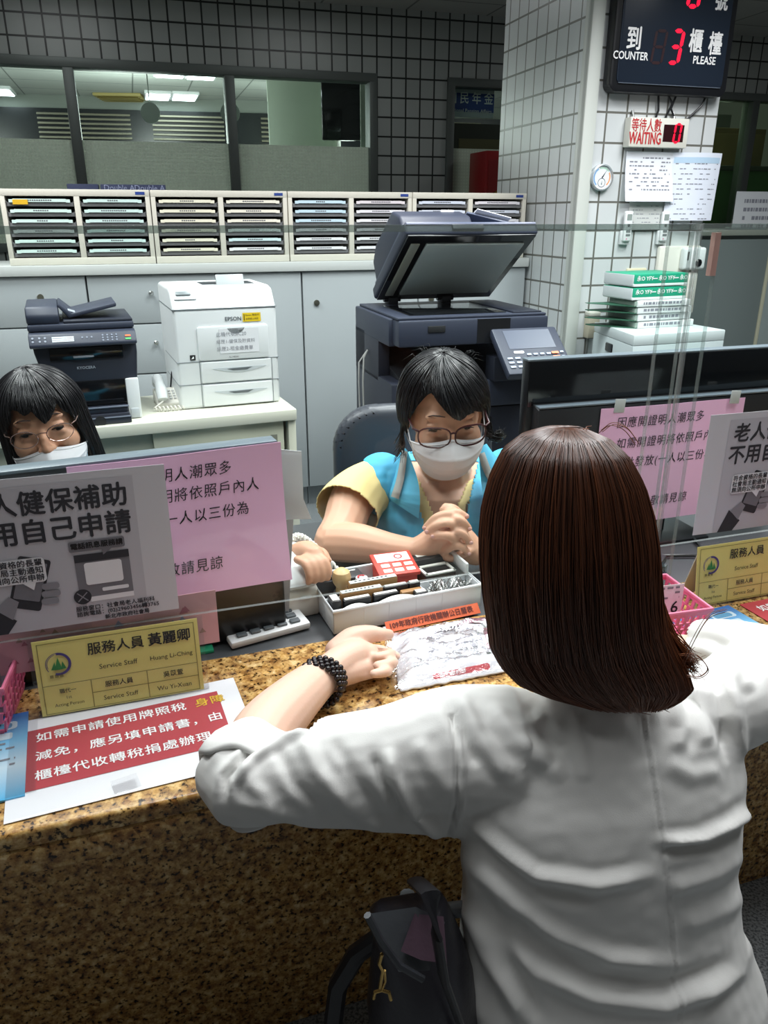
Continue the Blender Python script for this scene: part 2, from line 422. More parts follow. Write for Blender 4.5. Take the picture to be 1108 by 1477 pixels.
# column -------------------------------------------------------------------------
crow = CO.uz(857, 161)[1] % .125
CU = .70
cm = MB(); cm.bx(0, CU, 0, .9, -crow, CEIL - crow, .003, 1)
struct('column', cm, M['column_tile'], Mx=WALLM(CO, crow))
tm = MB(); tm.bx(-.014, .05, -.014, .03, 0, CEIL, .008); tm.bx(-.014, .012, -.0135, .05, 0, CEIL, .006)
struct('trim_1', tm, m_('corner_trim', '#c3c8c2', .45), Mx=WALLM(CO))

# the office beyond the windows ----------------------------------------------------
fb = MB(); fb.bx(-7, 6, 0, .1, 0, CEIL); FWALL = Fr(-1, 10.8, 12)
struct('wall_far', fb, m_('far_wall', '#7d837c', .8), Mx=WALLM(FWALL))
M['far_window'] = m_('far_window', '#14181c', .25)
wn = MB(); wn.bx(-6.5, 3.2, -.05, -.01, 1.2, 2.66); struct('window_4', wn, M['far_window'], Mx=WALLM(FWALL))
m_('blind', '#8e8a78', .7)
for a, b in ((-3.15, -2.1), (-1.85, -1.0), (-.55, -.05), (1.35, 2.3)):
    bl = MB()
    for k in range(27): bl.box(((a + b) / 2, -.08, 1.3 + k * .05), (b - a, .03, .006), (40, 0, 0))
    tag(bl.build('window_blind', M['blind'], Mx=WALLM(FWALL)), kind='structure')
fc = MB(); p = PY(388, 200, 8.3); q2 = PY(470, 200, 8.3); fc.bx(p.x, q2.x + .1, 8.3, 9.2, 0, CEIL, .01)
struct('column_2', fc, m_('pale_plaster', '#c7d2c2', .7))
fc = MB(); p = PY(520, 200, 7.4); fc.bx(p.x, p.x + .35, 7.4, 8.2, 0, CEIL, .01)
struct('column_3', fc, M['pale_plaster'])
m_('lamp_panel', '#ffffff', .5, emit='#eef6ff', estr=9)
far_lights = [((245, 100), 'upper left of the four'), ((291, 103), 'upper right of the four'), ((227, 135), 'lower left of the four'), ((266, 136), 'lower right of the four')]
def far_light(px, py, lab):
    p = PZ(px, py, CEIL); t = thing('ceiling_light', lab, 'ceiling light', p, 17, 'ceiling lights of the office behind the window')
    f = MB(); f.bx(-.15, .15, -.26, .26, -.035, -.001, .005); f.build('light_frame', M['white_plastic'], t)
    d = MB(); d.bx(-.13, .13, -.24, .24, -.042, -.03, .003); d.build('diffuser', M['lamp_panel'], t)
for (px, py), lab in far_lights: far_light(px, py, 'bright white ceiling light beyond the window, ' + lab)
far_light(-2, 128, 'white ceiling light beyond the window at the left picture edge')
for i, (x, y, p) in enumerate(((-2.4, 8.3, 75), (-.6, 9.3, 50), (2.9, 8.2, 60), (-4.6, 7.6, 50))):  # unseen point lights added to brighten the far ceiling and walls
    _l = bpy.data.lights.new('far_office_fill', 'POINT'); _l.energy = p; _l.shadow_soft_size = .35; _l.color = (.97, 1, .97)
    _o = bpy.data.objects.new('far_office_fill', _l); COL.objects.link(_o); _o.location = (x, y, 2.25); 
v = PZ(181, 142, CEIL); t = thing('ceiling_vent', 'yellowish square air vent in the ceiling beyond the window', 'vent', v, 5)
f = MB(); f.bx(-.27, .27, -.47, .47, -.03, -.001, .004); f.build('vent_frame', m_('vent_yellow', '#a99a5e', .6), t)
f = MB()
for k in range(9): f.box((0, -.4 + k * .1, -.036), (.46, .07, .006), (30, 0, 0))
f.build('grille', m_('vent_slat', '#7f7444', .6), t)
for px, lab in ((217, 'white round sign hanging from the ceiling, seen in the middle pane'), (332, 'white round sign hanging from the ceiling, half hidden by the right mullion')):
    p = PY(px, 163, 7.6); t = thing('hanging_sign', lab, 'sign', (p.x, p.y, p.z), 0, 'round hanging signs in the far office')
    b = MB(); b.cyl((0, -.006, 0), (0, .006, 0), .085, n=28); b.build('sign_disc', m_('far_sign', '#b7bcb8', .6), t)
    b = MB(); b.cyl((0, 0, .08), (0, 0, CEIL - p.z - .001), .005, n=8); b.build('rod', M['far_sign'], t)
# black display hung in the far office
p = PY(465, 103, 7.3); q2 = PY(519, 203, 7.3)
t = thing('hanging_display', 'tall black panel hanging before the pale pillar beyond the window', 'display', ((p.x + q2.x) / 2, 7.25, p.z), 8)
wd_, hh = q2.x - p.x + .02, p.z - q2.z
b = MB(); b.bx(-wd_ / 2, wd_ / 2, 0, .06, -hh, 0, .01); b.build('panel', M['gloss_black'], t)
b = MB(); b.cyl((-.1, .03, -.01), (-.1, .03, CEIL - p.z - .001), .012, n=8); b.cyl((.1, .03, -.01), (.1, .03, CEIL - p.z - .001), .012, n=8); b.build('mount', M['black_plastic'], t)
# the pension sign
FS = Fr(W.w(0, .11).x, W.w(0, .11).y, 17)
u0, z1 = FS.uz(644, 133); u1, z0 = FS.uz(712, 163)
t = thing('hanging_sign', 'blue and white hanging sign reading 國民年金 National Pension Affairs', 'sign', FS.w((u0 + u1) / 2, 0, (z0 + z1) / 2), 17)
sw, sh = (u1 - u0), (z1 - z0)
b = MB(); b.bx(-sw / 2, sw / 2, 0, .02, -sh / 2 - .035, sh / 2 + .035, .003); b.build('sign_board', m_('sign_white', '#b9c0c4', .5), t)
patch(t, [('rect', -sw / 2, sw / 2, -sh / 2, sh / 2)], m_('sign_blue', '#23408f', .5), FRONT(0), .002)
letter(t, [('國 民 年 金', 0, .025, .085, {'align': 'CENTER', 'bold': .01, 'sx': .9}), ('National Pension Affairs', 0, -.055, .036, {'align': 'CENTER'})], M['white_ink'], FRONT(0), .004)
b = MB(); zt = CEIL - (z0 + z1) / 2
b.cyl((-sw / 3, .01, sh / 2), (-sw / 3, .01, zt - .001), .006, n=8); b.cyl((sw / 3, .01, sh / 2), (sw / 3, .01, zt - .001), .006, n=8); b.build('rod', M['alu'], t)
# red cabinet by the column and dark clutter behind the small window
u0, z1 = W.uz(702, 217, -.35)
t = thing('hydrant_cabinet', 'red metal fire cabinet partly hidden behind the tiled column', 'cabinet', W.w(u0 + .2, -.2, 0), 17)
b = MB(); b.bx(-.2, .2, -.15, .15, 0, z1, .006); b.build('body', m_('hydrant_red', '#8e1418', .4), t)
b = MB(); b.bx(-.18, .18, -.156, -.149, .1, z1 - .06, .003); b.build('door', m_('hydrant_door', '#7d1216', .4), t)
b = MB(); b.cyl((-.12, -.156, z1 - .28), (-.12, -.18, z1 - .28), .016, n=14); b.build('knob', m_('brass', '#b08a3c', .3, 1), t)
t = thing('wooden_partition', 'brown wooden partition seen behind the small window', 'partition', W.w(W.uz(690, 180)[0] + .3, 1.0, 0), 17)
b = MB(); b.bx(-.5, .8, 0, .05, 0, 2.22, .004); b.build('board', m_('dark_wood', '#3c3a33', .6), t)
b = MB(); b.bx(-.05, .8, -.02, 0, 1.75, 2.1, .004); b.build('shelf_board', m_('mid_wood', '#7a6a4a', .6), t)
# boards behind the green window on the right
t = thing('notice_board', 'green cloth notice board behind the tinted window', 'board', W.w(e3a + .9, .5, 0), 17)
b = MB(); b.bx(-.75, 1.4, 0, .05, .6, 1.86, .004); b.build('board', m_('green_board', '#6f9c6a', .8), t)
b = MB(); b.bx(-.75, -.7, -.01, .06, 0, 1.88, .003); b.bx(1.35, 1.4, -.01, .06, 0, 1.88, .003); b.bx(-.75, 1.4, -.012, .061, 1.86, 1.9, .003); b.build('board_frame', M['alu'], t)
t = thing('wooden_cabinet', 'tall brown wooden cabinet behind the tinted window', 'cabinet', W.w(e3a + .7, .9, 0), 17)
b = MB(); b.bx(-.7, .75, 0, .4, 0, 2.25, .006); b.build('body', m_('brown_wood', '#7d6844', .55, vary=.25, vscale=5), t)
b = MB(); b.bx(-.68, -.01, -.018, 0, .1, 2.2, .004); b.bx(.01, .73, -.018, 0, .1, 2.2, .004); b.build('door', m_('brown_wood_door', '#87714c', .5, vary=.25, vscale=4), t)
# =================================================================== CABINETS ALONG THE BACK
def cabinet_unit(label, u0, u1, kind):
    w = u1 - u0; t = thing('steel_cabinet', label, 'cabinet', CB.w((u0 + u1) / 2, 0, 0), 17, 'grey steel cabinets along the back')
    H = 1.222
    b = MB(); b.bx(-w / 2 + .002, w / 2 - .002, .022, .47, .11, H, .003); b.build('body', M['steel_grey'], t)
    b = MB(); b.bx(-w / 2 + .002, w / 2 - .002, .05, .46, 0, .109); b.build('plinth', m_('plinth', '#8b9093', .5), t)
    def lock(par, x, z):
        k = MB(); k.cyl((x, .002, z), (x, -.01, z), .014, n=20); k.cyl((x, -.01, z), (x, -.013, z), .009, n=16); k.build('lock', m_('lock_steel', '#8a897c', .35, .9), par)
    def knob(par, x, z):
        k = MB(); k.lathe([(.001, 0), (.006, .001), (.005, .012), (.011, .016), (.012, .021), (.008, .025), (.001, .026)], (0, 0, 0), 16, Matrix.Translation((x, .002, z)) @ Matrix.Rotation(R(90), 4, 'X')); k.build('knob', m_('knob_chrome', '#d8dad9', .18, .9), par)
    if kind == 'drawers':
        zs = [.115, .31, .53, .765, 1.0, H]
        for z0, z1 in zip(zs, zs[1:]):
            d = MB(); d.bx(-w / 2 + .004, w / 2 - .004, 0, .021, z0 + .003, z1 - .003, .003)
            o = d.build('drawer', M['steel_grey'], t); zc = z0 + (z1 - z0) * .62
            knob(o, -w * .02, zc); lock(o, w * .27, zc - .005)
    else:
        n = kind; dw = w / n
        for k in range(n):
            a = -w / 2 + k * dw
            d = MB(); d.bx(a + .004, a + dw - .004, 0, .021, .115, H - .003, .003)
            o = d.build('door', M['steel_grey'], t); lock(o, a + .07, H - .15)
B = [CB.uz(0, 430)[0] - .5, CB.uz(127, 430)[0], CB.uz(313, 420)[0], CB.uz(437, 450)[0]]
cabinet_unit('grey steel drawer cabinet behind the black printer, left of its drawers gap', B[0], B[1], 'drawers')
cabinet_unit('grey steel drawer cabinet between the two desktop printers', B[1], B[2], 'drawers')
cabinet_unit('narrow grey steel cupboard directly behind the white printer', B[2], B[3], 1)
cabinet_unit('wide grey steel cupboard with lock behind the floor copier', B[3], -.005, 2)
b = MB(); b.bx(B[0], .0, -.02, .48, 1.223, 1.268, .004)
t_ = tag(b.build('cabinet_top', M['slab_white'], Mx=WALLM(CB)), 'long pale worktop lying on the grey cabinets under the file sorters', 'worktop')

# file sorters ---------------------------------------------------------------------
SB = [-2.505, -1.885, -1.265, -.645, -.025]
strip_cols = [[['#bfeadd'] * 3 + ['#cfd8d6'] + ['#bfeadd'] * 2, ['#b9e6dd'] * 6], [['#ece6bf'] * 6, ['#efe9cc'] * 3 + ['#dff0ea', '#bfe6ea', '#f1f1f1']],
              [['#a9d6ea'] * 3 + ['#e8e8ee', '#eeeef2', '#eeeef2'], ['#d9cbd2', '#e6e2ea', '#efeff4', '#e6e2ea', '#efeff4', '#efeff4']], [['#c5d3ea', '#cfdaf0', '#e9e9f2', '#e9e9f2', '#e9e9f2', '#e9e9f2'], ['#e6dfe8', '#cfdaf0', '#e4e4ee', '#e4e4ee', '#e4e4ee', '#e4e4ee']]]
m_('tray_smoke', '#77787a', .3); m_('tray_dark', '#2c2a2a', .5); m_('sorter_back', '#5a5652', .8)
SL = ['leftmost beige file sorter with a yellow tab on its top tray', 'beige file sorter above the white printer with cream label strips', 'beige file sorter with light blue labels left of the copier lid', 'beige file sorter partly hidden behind the open copier lid']
slabc = 0
def strip_mat(c):
    k = c.lstrip('#'); v = [int((int(k[i:i + 2], 16) * .55 + 235 * .45)) for i in (0, 2, 4)]
    return m_('strip_' + c, '#%02x%02x%02x' % tuple(v), .6)
def sorter(i):
    w = .616; H = .312
    t = thing('file_sorter', SL[i], 'file sorter', CB.w((SB[i] + SB[i + 1]) / 2, 0, 1.269), 17, 'file sorters on the long worktop')
    b = MB(); T_ = .016
    b.bx(-w / 2, w / 2, .0, .30, 0, .03, .002); b.bx(-w / 2, w / 2, 0, .30, H - .028, H, .002)
    b.bx(-w / 2, -w / 2 + .02, .001, .299, .0, H, .002); b.bx(w / 2 - .02, w / 2, .001, .299, 0, H, .002); b.bx(-.012, .012, .001, .299, 0, H, .002)
    b.build('sorter_frame', M['ivory_metal'], t)
    b = MB(); b.bx(-w / 2 + .01, w / 2 - .01, .285, .298, .01, H - .01); b.build('back_panel', M['sorter_back'], t)
    b = MB(); b.bx(w / 2 - .06, w / 2 - .02, -.0015, .001, H - .02, H - .008); b.build('maker_tag', m_('tag_blue', '#24408c', .5), t)
    for c in range(2):
        x0, x1 = (-w / 2 + .022, -.014) if c == 0 else (.014, w / 2 - .022)
        for k in range(6):
            z1 = H - .033 - k * .0415
            d = MB(); d.bx(x0, x1, .012, .28, z1 - .036, z1 - .033); d.bx(x0, x1, .012, .018, z1 - .034, z1 - .02); d.bx(x0, x0 + .004, .012, .28, z1 - .034, z1 - .016); d.bx(x1 - .004, x1, .012, .28, z1 - .034, z1 - .016)
            o = d.build('tray', M['tray_smoke'], t)
            s = MB(); s.bx(x0 + .028, x1 - .03, .004, .008, z1 - .019, z1 - .006); s.bx(x0 + .012, x0 + .03, .005, .011, z1 - .021, z1 - .008); s.bx(x1 - .032, x1 - .014, .005, .011, z1 - .021, z1 - .008)
            s.cur = 0; st = s.build('label_strip', strip_mat(strip_cols[i][c][k]), o)
            rr = random.Random(i * 100 + c * 10 + k); n = rr.randint(5, 13); xs = (x0 + x1) / 2 - n * .0045
            patch(o, [[(xs + j * .009, z1 - .0145), (xs + j * .009 + .0065, z1 - .0145), (xs + j * .009 + .0065, z1 - .0095), (xs + j * .009, z1 - .0095)] for j in range(n)], M['ink_soft'], FRONT(.004), .0006, 'strip_marks')
            pl = MB(); hgt = rr.uniform(.003, .011); pl.bx(x0 + .01, x1 - .01, .03, .27, z1 - .0325, z1 - .0325 + hgt); pl.build('papers', m_('paper_grey', '#9aa0a2', .8), o)
    if i == 0:
        b = MB(); b.bx(-w / 2 + .05, -w / 2 + .11, -.003, .0, H - .062, H - .042); b.build('yellow_tab', m_('tab_yellow', '#e0b21e', .6), t)
for i in range(4): sorter(i)
# paper cartons behind the sorters
for i, (u, lab) in enumerate(((CB.uz(120, 267, .4)[0], 'dark blue paper carton standing behind the leftmost file sorter'), (CB.uz(192, 267, .4)[0], 'dark blue paper carton with pale lettering behind the sorters'))):
    ww = .14 if i == 0 else .30
    t = thing('paper_carton', lab, 'carton', CB.w(u, .39, 1.269), 17, 'paper cartons behind the sorters')
    b = MB(); b.bx(-ww / 2, ww / 2, -.05, .05, 0, .345, .002); b.build('carton', m_('carton_blue', '#1d2a4e', .6), t)
    if i == 1: letter(t, [('Double A', -.065, .329, .036, {'align': 'CENTER'}), ('Double A', .075, .329, .036, {'align': 'CENTER'})], m_('pale_ink', '#8d96b4', .6), FRONT(-.05), .001)

# =================================================================== LOW BEIGE SIDEBOARD WITH PRINTERS
LC = Fr(-.311, 2.691, 22.4)
t = thing('sideboard', 'low beige metal sideboard with sliding doors carrying two printers', 'sideboard', LC.w(0, 0, 0), LC.ang)
b = MB(); b.bx(-1.5, 0, 0, .43, .79, .83, .004); b.build('top', M['beige_metal'], t)
b = MB(); b.bx(-1.5, -1.48, .012, .43, .0, .79, .002); b.bx(-.03, -.002, .012, .43, 0, .79, .002); b.bx(-1.48, -.03, .41, .429, .0, .79); b.bx(-1.48, -.03, .03, .41, .0, .06); b.build('carcass', m_('beige_side', '#c9c9b8', .45), t)
b = MB(); b.bx(-1.47, -.44, .04, .055, .06, .788, .003); b.build('sliding_door', m_('beige_door', '#a9ab9b', .45), t)
b = MB(); b.bx(-.5, -.045, .022, .037, .06, .788, .003); o = b.build('sliding_door', m_('beige_door2', '#bcbda9', .45), t)
b = MB(); b.bx(-.095, -.07, .019, .023, .66, .74, .002); b.build('finger_pull', m_('pull_grey', '#77786c', .5), o)

# black desktop printer --------------------------------------------------------------
KP = Fr(-.823, 2.559, 22.0)
t = thing('printer', 'black multifunction desktop printer with feeder and pale side panels', 'printer', KP.w(-.155, .0, .831), KP.ang)
# local x -.15..+.165 ; front at y=0
b = MB(); b.front([(-.128, 0), (.15, 0), (.155, .12), (.165, .22), (.165, .262), (-.15, .262), (-.15, .235), (-.128, .13)], .02, .36, .006); b.build('body', M['navy_dark'], t)
b = MB(); b.bx(-.13, -.082, .004, .34, .0, .135, .004); b.build('side_panel', M['white_plastic'], t)
b = MB(); b.bx(.115, .157, .004, .34, .0, .135, .004); b.build('side_panel', M['white_plastic'], t)
b = MB(); b.bx(.122, .15, .001, .006, .002, .035, .002); b.build('panel_seam', m_('seam_grey', '#b6bbbe', .5), t)
b = MB(); b.bx(-.082, .115, -.03, .33, .0, .03, .004); b.bx(-.085, .118, -.05, .02, .0, .022, .003); b.bx(-.08, .113, -.02, .03, .03, .05, .004); b.build('paper_tray', M['navy_dark'], t)
b = MB(); b.bx(-.083, .116, -.024, -.016, .048, .053, .001); b.bx(-.085, .118, -.053, -.047, .02, .0235, .001); b.build('tray_edge', m_('tray_edge_grey', '#6f7684', .3), t)
b = MB(); b.lathe([(.001, 0), (.018, 0), (.018, .004), (.001, .004)], (0, 0, 0), 20, Matrix.Translation((.02, -.049, .012)) @ Matrix.Rotation(R(90), 4, 'X')); b.build('tray_grip', M['dark_gap'], t)
b = MB(); b.bx(-.095, .128, .012, .022, .055, .135, .002); b.build('front_opening', M['gloss_black'], t)
b = MB(); b.bx(-.105, .12, .013, .022, .205, .245, .003); b.build('output_slot', M['gloss_black'], t)
b = MB(); b.bx(-.035, .028, .002, .016, .213, .219, .002); b.build('tray_handle', m_('grey_handle', '#8e949e', .4), t)
letter(t, [('KYOCERA', .0, .178, .0125, {'align': 'CENTER', 'bold': .02})], m_('silver_ink', '#a7acb6', .4), FRONT(.02), .0015)
b = MB(); b.side([(-.02, .252), (-.022, .262), (.0, .292), (.05, .297), (.05, .25)], -.158, .165, .004); b.build('control_panel', M['navy_plastic'], t)
cpf = lambda x, y: Vector((x, -.0215 + y * .59, .2625 + y * .8))
patch(t, [('rect', -.09, -.025, .008, .026)], m_('lcd_strip', '#b6bec6', .3), cpf, .0015, 'display')
patch(t, [[(-.09, .0125), (-.025, .0125), (-.025, .0135), (-.09, .0135)], [(-.09, .0195), (-.025, .0195), (-.025, .0205), (-.09, .0205)]], M['ink'], cpf, .002, 'display_lines')
patch(t, [circ(-.146 + dx, .012 + dy, .0035, 10) for dx, dy in ((0, 0), (0, .012), (.02, 0), (.02, .012), (.036, 0), (.036, .012))] + [circ(.062 + i * .014, .007 + j * .009, .003, 10) for i in range(4) for j in range(3)] + [circ(.0 + i * .014, .02, .003, 10) for i in range(3)], m_('button_grey', '#6b7486', .4), cpf, .002, 'buttons')
patch(t, [rrect(.13, .148, .016, .022, .002)], m_('btn_orange', '#e0662e', .4), cpf, .002, 'stop_button')
patch(t, [rrect(.13, .148, .005, .011, .002)], m_('btn_green', '#3fae5a', .4), cpf, .002, 'start_button')
b = MB(); b.bx(-.158, .165, .03, .35, .297, .318, .006); b.build('scanner_lid', M['navy_plastic'], t)
b = MB(); b.side([(.045, .318), (.04, .345), (.06, .372), (.3, .375), (.31, .318)], -.158, -.06, .007); b.build('feeder', M['navy_plastic'], t)
b = MB(); b.front([(-.062, .37), (-.03, .33), (.12, .362), (.12, .374), (-.02, .345), (-.055, .377)], .08, .3, .003); b.build('feeder_tray', M['navy_plastic'], t)
b = MB(); b.bx(-.05, .163, .04, .34, .318, .327, .003); b.build('output_bed', M['navy_dark'], t)
b = MB(); b.box((-.03, .12, .353), (.055, .055, .003), (0, 20, 0), .001); b.build('paper_guide', m_('guide_grey', '#a7adb7', .3), t)

# white desktop laser printer ---------------------------------------------------------
EP = Fr(-.716, 2.67, 22.0)
t = thing('printer', 'white laser printer with two paper drawers and a yellow sticker', 'printer', EP.w(.18, 0, .831), 22.0)
b = MB(); b.side([(0, 0), (-.0, .34), (.01, .355), (.05, .405), (.09, .412), (.36, .412), (.37, .4), (.37, 0)], -.18, .18, .012, 3); b.build('body', M['white_plastic'], t)
b = MB(); b.front(rrect(-.105, .145, .168, .284, .010), -.006, .004, .0025); b.build('front_cover', M['white_plastic'], t)
b = MB(); b.front(circ(.03, .290, .034, 20, a0=205, a1=335), -.0075, -.002); b.build('cover_recess', m_('recess_grey', '#7f8689', .5), t)
for k, (z0, z1) in enumerate(((.090, .162), (.006, .082))):
    b = MB(); b.front(rrect(-.10, .150, z0, z1, .004), -.006, .004, .002); o = b.build('paper_drawer', M['white_plastic'], t)
    zc = (z0 + z1) / 2 + .004
    b = MB(); b.front([(-.06 + .19 * i / 12, zc + .010) for i in range(13)][::1] + [(-.06 + .19 * i / 12, zc + .008 - .016 * math.sin(math.pi * i / 12)) for i in range(12, -1, -1)], -.0075, -.0055); b.build('handle_scoop', m_('scoop', '#b9bfc2', .5), o)
    b = MB(); b.front([(-.01, zc + .006), (.08, zc + .008), (.06, zc - .001), (.01, zc - .001)], -.0085, -.007); b.build('handle_painted_shade', m_('scoop_shade', '#5c6265', .5), o)  # darker plates put the scoop's inner shade into colour
b = MB()
for z in (.086, .165): b.bx(-.181, .181, -.0012, .3, z - .0012, z + .0012)
b.bx(-.105, -.103, -.0012, .002, .0, .165); b.bx(.153, .155, -.0012, .002, 0, .165); b.bx(-.181, .181, -.0012, .36, .342, .345); b.build('seams', m_('seam_dark', '#7d8386', .6), t)
tp = lambda x, y: Vector((x, .07 + y, .413))
b = MB(); b.bx(-.05, .14, .14, .26, .408, .4135, .003); b.build('output_well', m_('well', '#31363a', .5), t)
b = MB(); b.box((.045, .115, .424), (.1, .006, .05), (-25, 0, 0), .003); b.build('paper_stop', m_('stop_grey', '#a1a6a8', .4), t)
b = MB(); b.box((-.13, .035, .392), (.075, .045, .004), (50, 0, 0), .001); o = b.build('control_panel', m_('pan', '#cfd4d6', .4), t)
b = MB(); b.box((-.135, .03, .395), (.05, .014, .004), (50, 0, 0), .001); b.build('display', m_('pan_lcd', '#7c8487', .3), o)
f = FRONT(-.001)
letter(t, [('EPSON', -.005, .306, .019, {'bold': .02})], m_('epson_ink', '#4b5258', .6), f, .001)
patch(t, [('rect', .058, .122, .295, .325)], m_('sticker_yellow', '#e7c51d', .5), f, .0012, 'sticker')
letter(t, [('Epson 贈送卡', .068, .317, .0085), ('註冊線上保固', .068, .304, .0075)], M['ink'], f, .002); patch(t, [('rect', .062, .0645, .299, .321)], M['ink'], f, .002)
b = MB(); b.sheet(lambda x, y: Vector((-.03 + x, -.0075, .19 + y)), .14, .085, 2, 2, .0004); o = b.build('taped_note', m_('note_white', '#dfe0e3', .6), t)
g = FRONT(-.0075, -.045, .187)
letter(o, [('此機代號#C20', .004, .068, .017), ('紙匣1-健保及貯資料', .004, .043, .0155), ('紙匣2-租金繳費單', .004, .018, .0165)], m_('note_ink', '#8d8f96', .7), g)
letter(t, [('AL-M8200', .0, .176, .008)], M['ink_soft'], FRONT(-.006), .001)
patch(t, [('rect', -.135, -.116, .172, .19)], M['ink'], f, .0015, 'energy_mark'); patch(t, [[(-.131, .176), (-.121, .178), (-.123, .186)]], M['white_ink'], f, .002, 'energy_mark')

# small white telephone -----------------------------------------------------------------
p = PZ(238, 588, .83)
t = thing('telephone', 'small white corded telephone between the two printers', 'telephone', (p.x, p.y + .05, .831), 22)
b = MB(); b.side([(-.06, 0), (-.06, .018), (.07, .05), (.08, 0)], -.045, .05, .006); b.build('base', M['warm_plastic'], t)
b = MB(); b.tube([(-.025, -.07, .035), (-.025, -.055, .06), (-.025, .0, .078), (-.025, .06, .082), (-.025, .08, .06)], [.018, .02, .016, .02, .018], 12); b.build('handset', M['white_plastic'], t)
kf = lambda x, y: Vector((x, -.05 + y, .0215 + .246 * (y))) + Vector((0, 0, .0))
b = MB()
for i in range(3):
    for j in range(4): b.box((.008 + i * .014, -.03 + j * .02, .029 + j * .0049), (.009, .011, .006), (14, 0, 0), .0015)
b.build('keys', m_('key_white', '#c3c4c2', .5), t)
b = MB(); P_ = []
for i in range(70): a = i * .9; P_.append((-.06 + .13 * i / 69, -.095 - .012 * math.sin(i / 69 * 3.1) + .007 * math.cos(a), .009 + .007 * math.sin(a)))
b.tube(P_, .0028, 6); b.tube([(-.025, -.075, .03), (-.045, -.09, .02), (-.06, -.094, .012)], .003, 6); b.build('coil_cord', M['warm_plastic'], t)
b = MB(); b.tube([(.02, .06, .05), (.03, .07, .1), (.045, .075, .13)], [.003, .003, .004], 6); b.build('antenna', M['black_plastic'], t)

# =================================================================== FLOOR COPIER
CP = Fr(.051, 2.75, 17)
t = thing('copier', 'dark navy floor copier with its scanner lid raised', 'copier', CP.w(0, 0, 0), 17)
ND = .47
b = MB(); b.bx(-.015, .585, .03, ND + .06, .0, .90, .006); b.bx(-.015, .585, ND - .08, ND + .06, .9, 1.05, .003); b.bx(.4, .585, .05, ND - .02, .9, 1.02, .003); b.bx(-.015, .03, .2, ND + .06, .88, 1.04, .003); b.build('body', M['navy_dark'], t)
b = MB(); b.side([(.03, .9), (.30, .955), (.44, .99), (.44, .9)], .03, .4, .004); b.build('output_tray', M['black_plastic'], t)
b = MB()
b.bx(.0, .585, .0, .075, 1.035, 1.128, .008); b.bx(-.015, .585, .07, ND + .06, 1.03, 1.128, .006); b.build('scanner', M['navy_plastic'], t)
b = MB(); b.bx(.0, .58, .01, ND + .05, 1.128, 1.138, .004); b.build('deck', M['navy_plastic'], t)
b = MB(); b.bx(.06, .44, .06, ND - .08, 1.137, 1.1405, .001); b.build('platen_glass', M['gloss_black'], t)
b = MB(); b.bx(.455, .57, .03, ND - .02, 1.137, 1.143, .002); b.build('side_rail', M['navy_dark'], t)
b = MB(); b.bx(.11, .175, -.004, .001, 1.085, 1.107, .001); b.build('memory_slot', M['dark_gap'], t)
b = MB(); b.bx(.3, .302, -.0012, .001, 1.037, 1.126); b.bx(.302, .43, -.001, .002, 1.04, 1.125); b.build('front_inset', M['black_plastic'], t)
for k in range(3):
    z0 = .1 + k * .235
    b = MB(); b.bx(.0, .575, .015, .032, z0, z0 + .225, .006); o = b.build('paper_drawer', M['navy_dark'], t)
    b = MB(); b.bx(.2, .38, .008, .016, z0 + .16, z0 + .19, .003); b.build('drawer_handle', M['black_plastic'], o)
b = MB(); b.bx(.34, .585, .005, .04, .80, .9, .006); b.build('front_door', M['navy_plastic'], t)
# control panel
T = Matrix.Translation((.475, -.085, 1.02)) @ Matrix.Rotation(R(38), 4, 'X')
b = MB(); b.bx(-.125, .135, -.115, .105, -.025, .008, .008, Mx=T); b.build('control_panel', M['navy_plastic'], t)
CPF = lambda x, y: T @ Vector((x, y, .008))
patch(t, [('rect', -.085, .1, .0, .09)], m_('touch_screen', '#3f475a', .4), CPF, .001, 'touch_screen')
patch(t, [rrect(-.075, -.035, -.022, -.010, .005)], m_('btn_white', '#d6d9da', .4), CPF, .0015, 'energy_button')
b = MB()
for i in range(4):
    for j in range(4): b.box(T @ Vector((-.02 + i * .026, -.03 - j * .019, .010)), (.017, .009, .005), (38, 0, 0), .0015)
for i in range(2):
    for j in range(3): b.box(T @ Vector((-.1 + i * .03, -.045 - j * .02, .010)), (.02, .009, .005), (38, 0, 0), .0015)
for j in range(3): b.box(T @ Vector((.112, -.025 - j * .022, .010)), (.013, .009, .005), (38, 0, 0), .0015)
b.build('keys', m_('keypad', '#a9b3c4', .4), t)
patch(t, [rrect(.07, .098, -.033, -.022, .003), rrect(.07, .098, -.052, -.042, .003)], M['btn_orange'], CPF, .0045, 'stop_button')
patch(t, [rrect(.07, .102, -.088, -.068, .006)], m_('btn_green2', '#2fb56a', .4), CPF, .0045, 'start_button')
b = MB(); b.bx(.36, .6, -.03, .05, .9, .99, .006); b.build('panel_arm', M['navy_dark'], t)
# lid: hinged at the rear, raised towards the viewer
hu0, hz = CP.uz(541, 425, ND); hu1, _ = CP.uz(706, 425, ND)
L_ = .475; LW = hu1 - hu0
LM = Matrix.Translation((hu0, ND, 1.155)) @ Matrix.Rotation(R(-33), 4, 'X')     # local -Y runs towards the free edge, +Z out of the lid's top
b = MB(); b.bx(-.005, LW + .005, -L_, 0, .0, .05, .012, 3, Mx=LM); lid = b.build('lid', M['navy_plastic'], t)
b = MB(); b.bx(.004, LW - .004, -L_ + .006, -.008, -.006, .002, .003, Mx=LM); b.build('lid_underside', M['gloss_black'], lid)
b = MB(); b.bx(.085, LW - .035, -L_ + .05, -.06, -.014, -.005, .003, Mx=LM); b.build('platen_pad', m_('pad_white', '#c2cbc6', .6), lid)
b = MB(); b.bx(.028, .062, -L_ + .05, -.05, -.011, -.005, .008, Mx=LM); b.build('scan_strip', m_('strip_ivory', '#aaa99a', .4), lid)
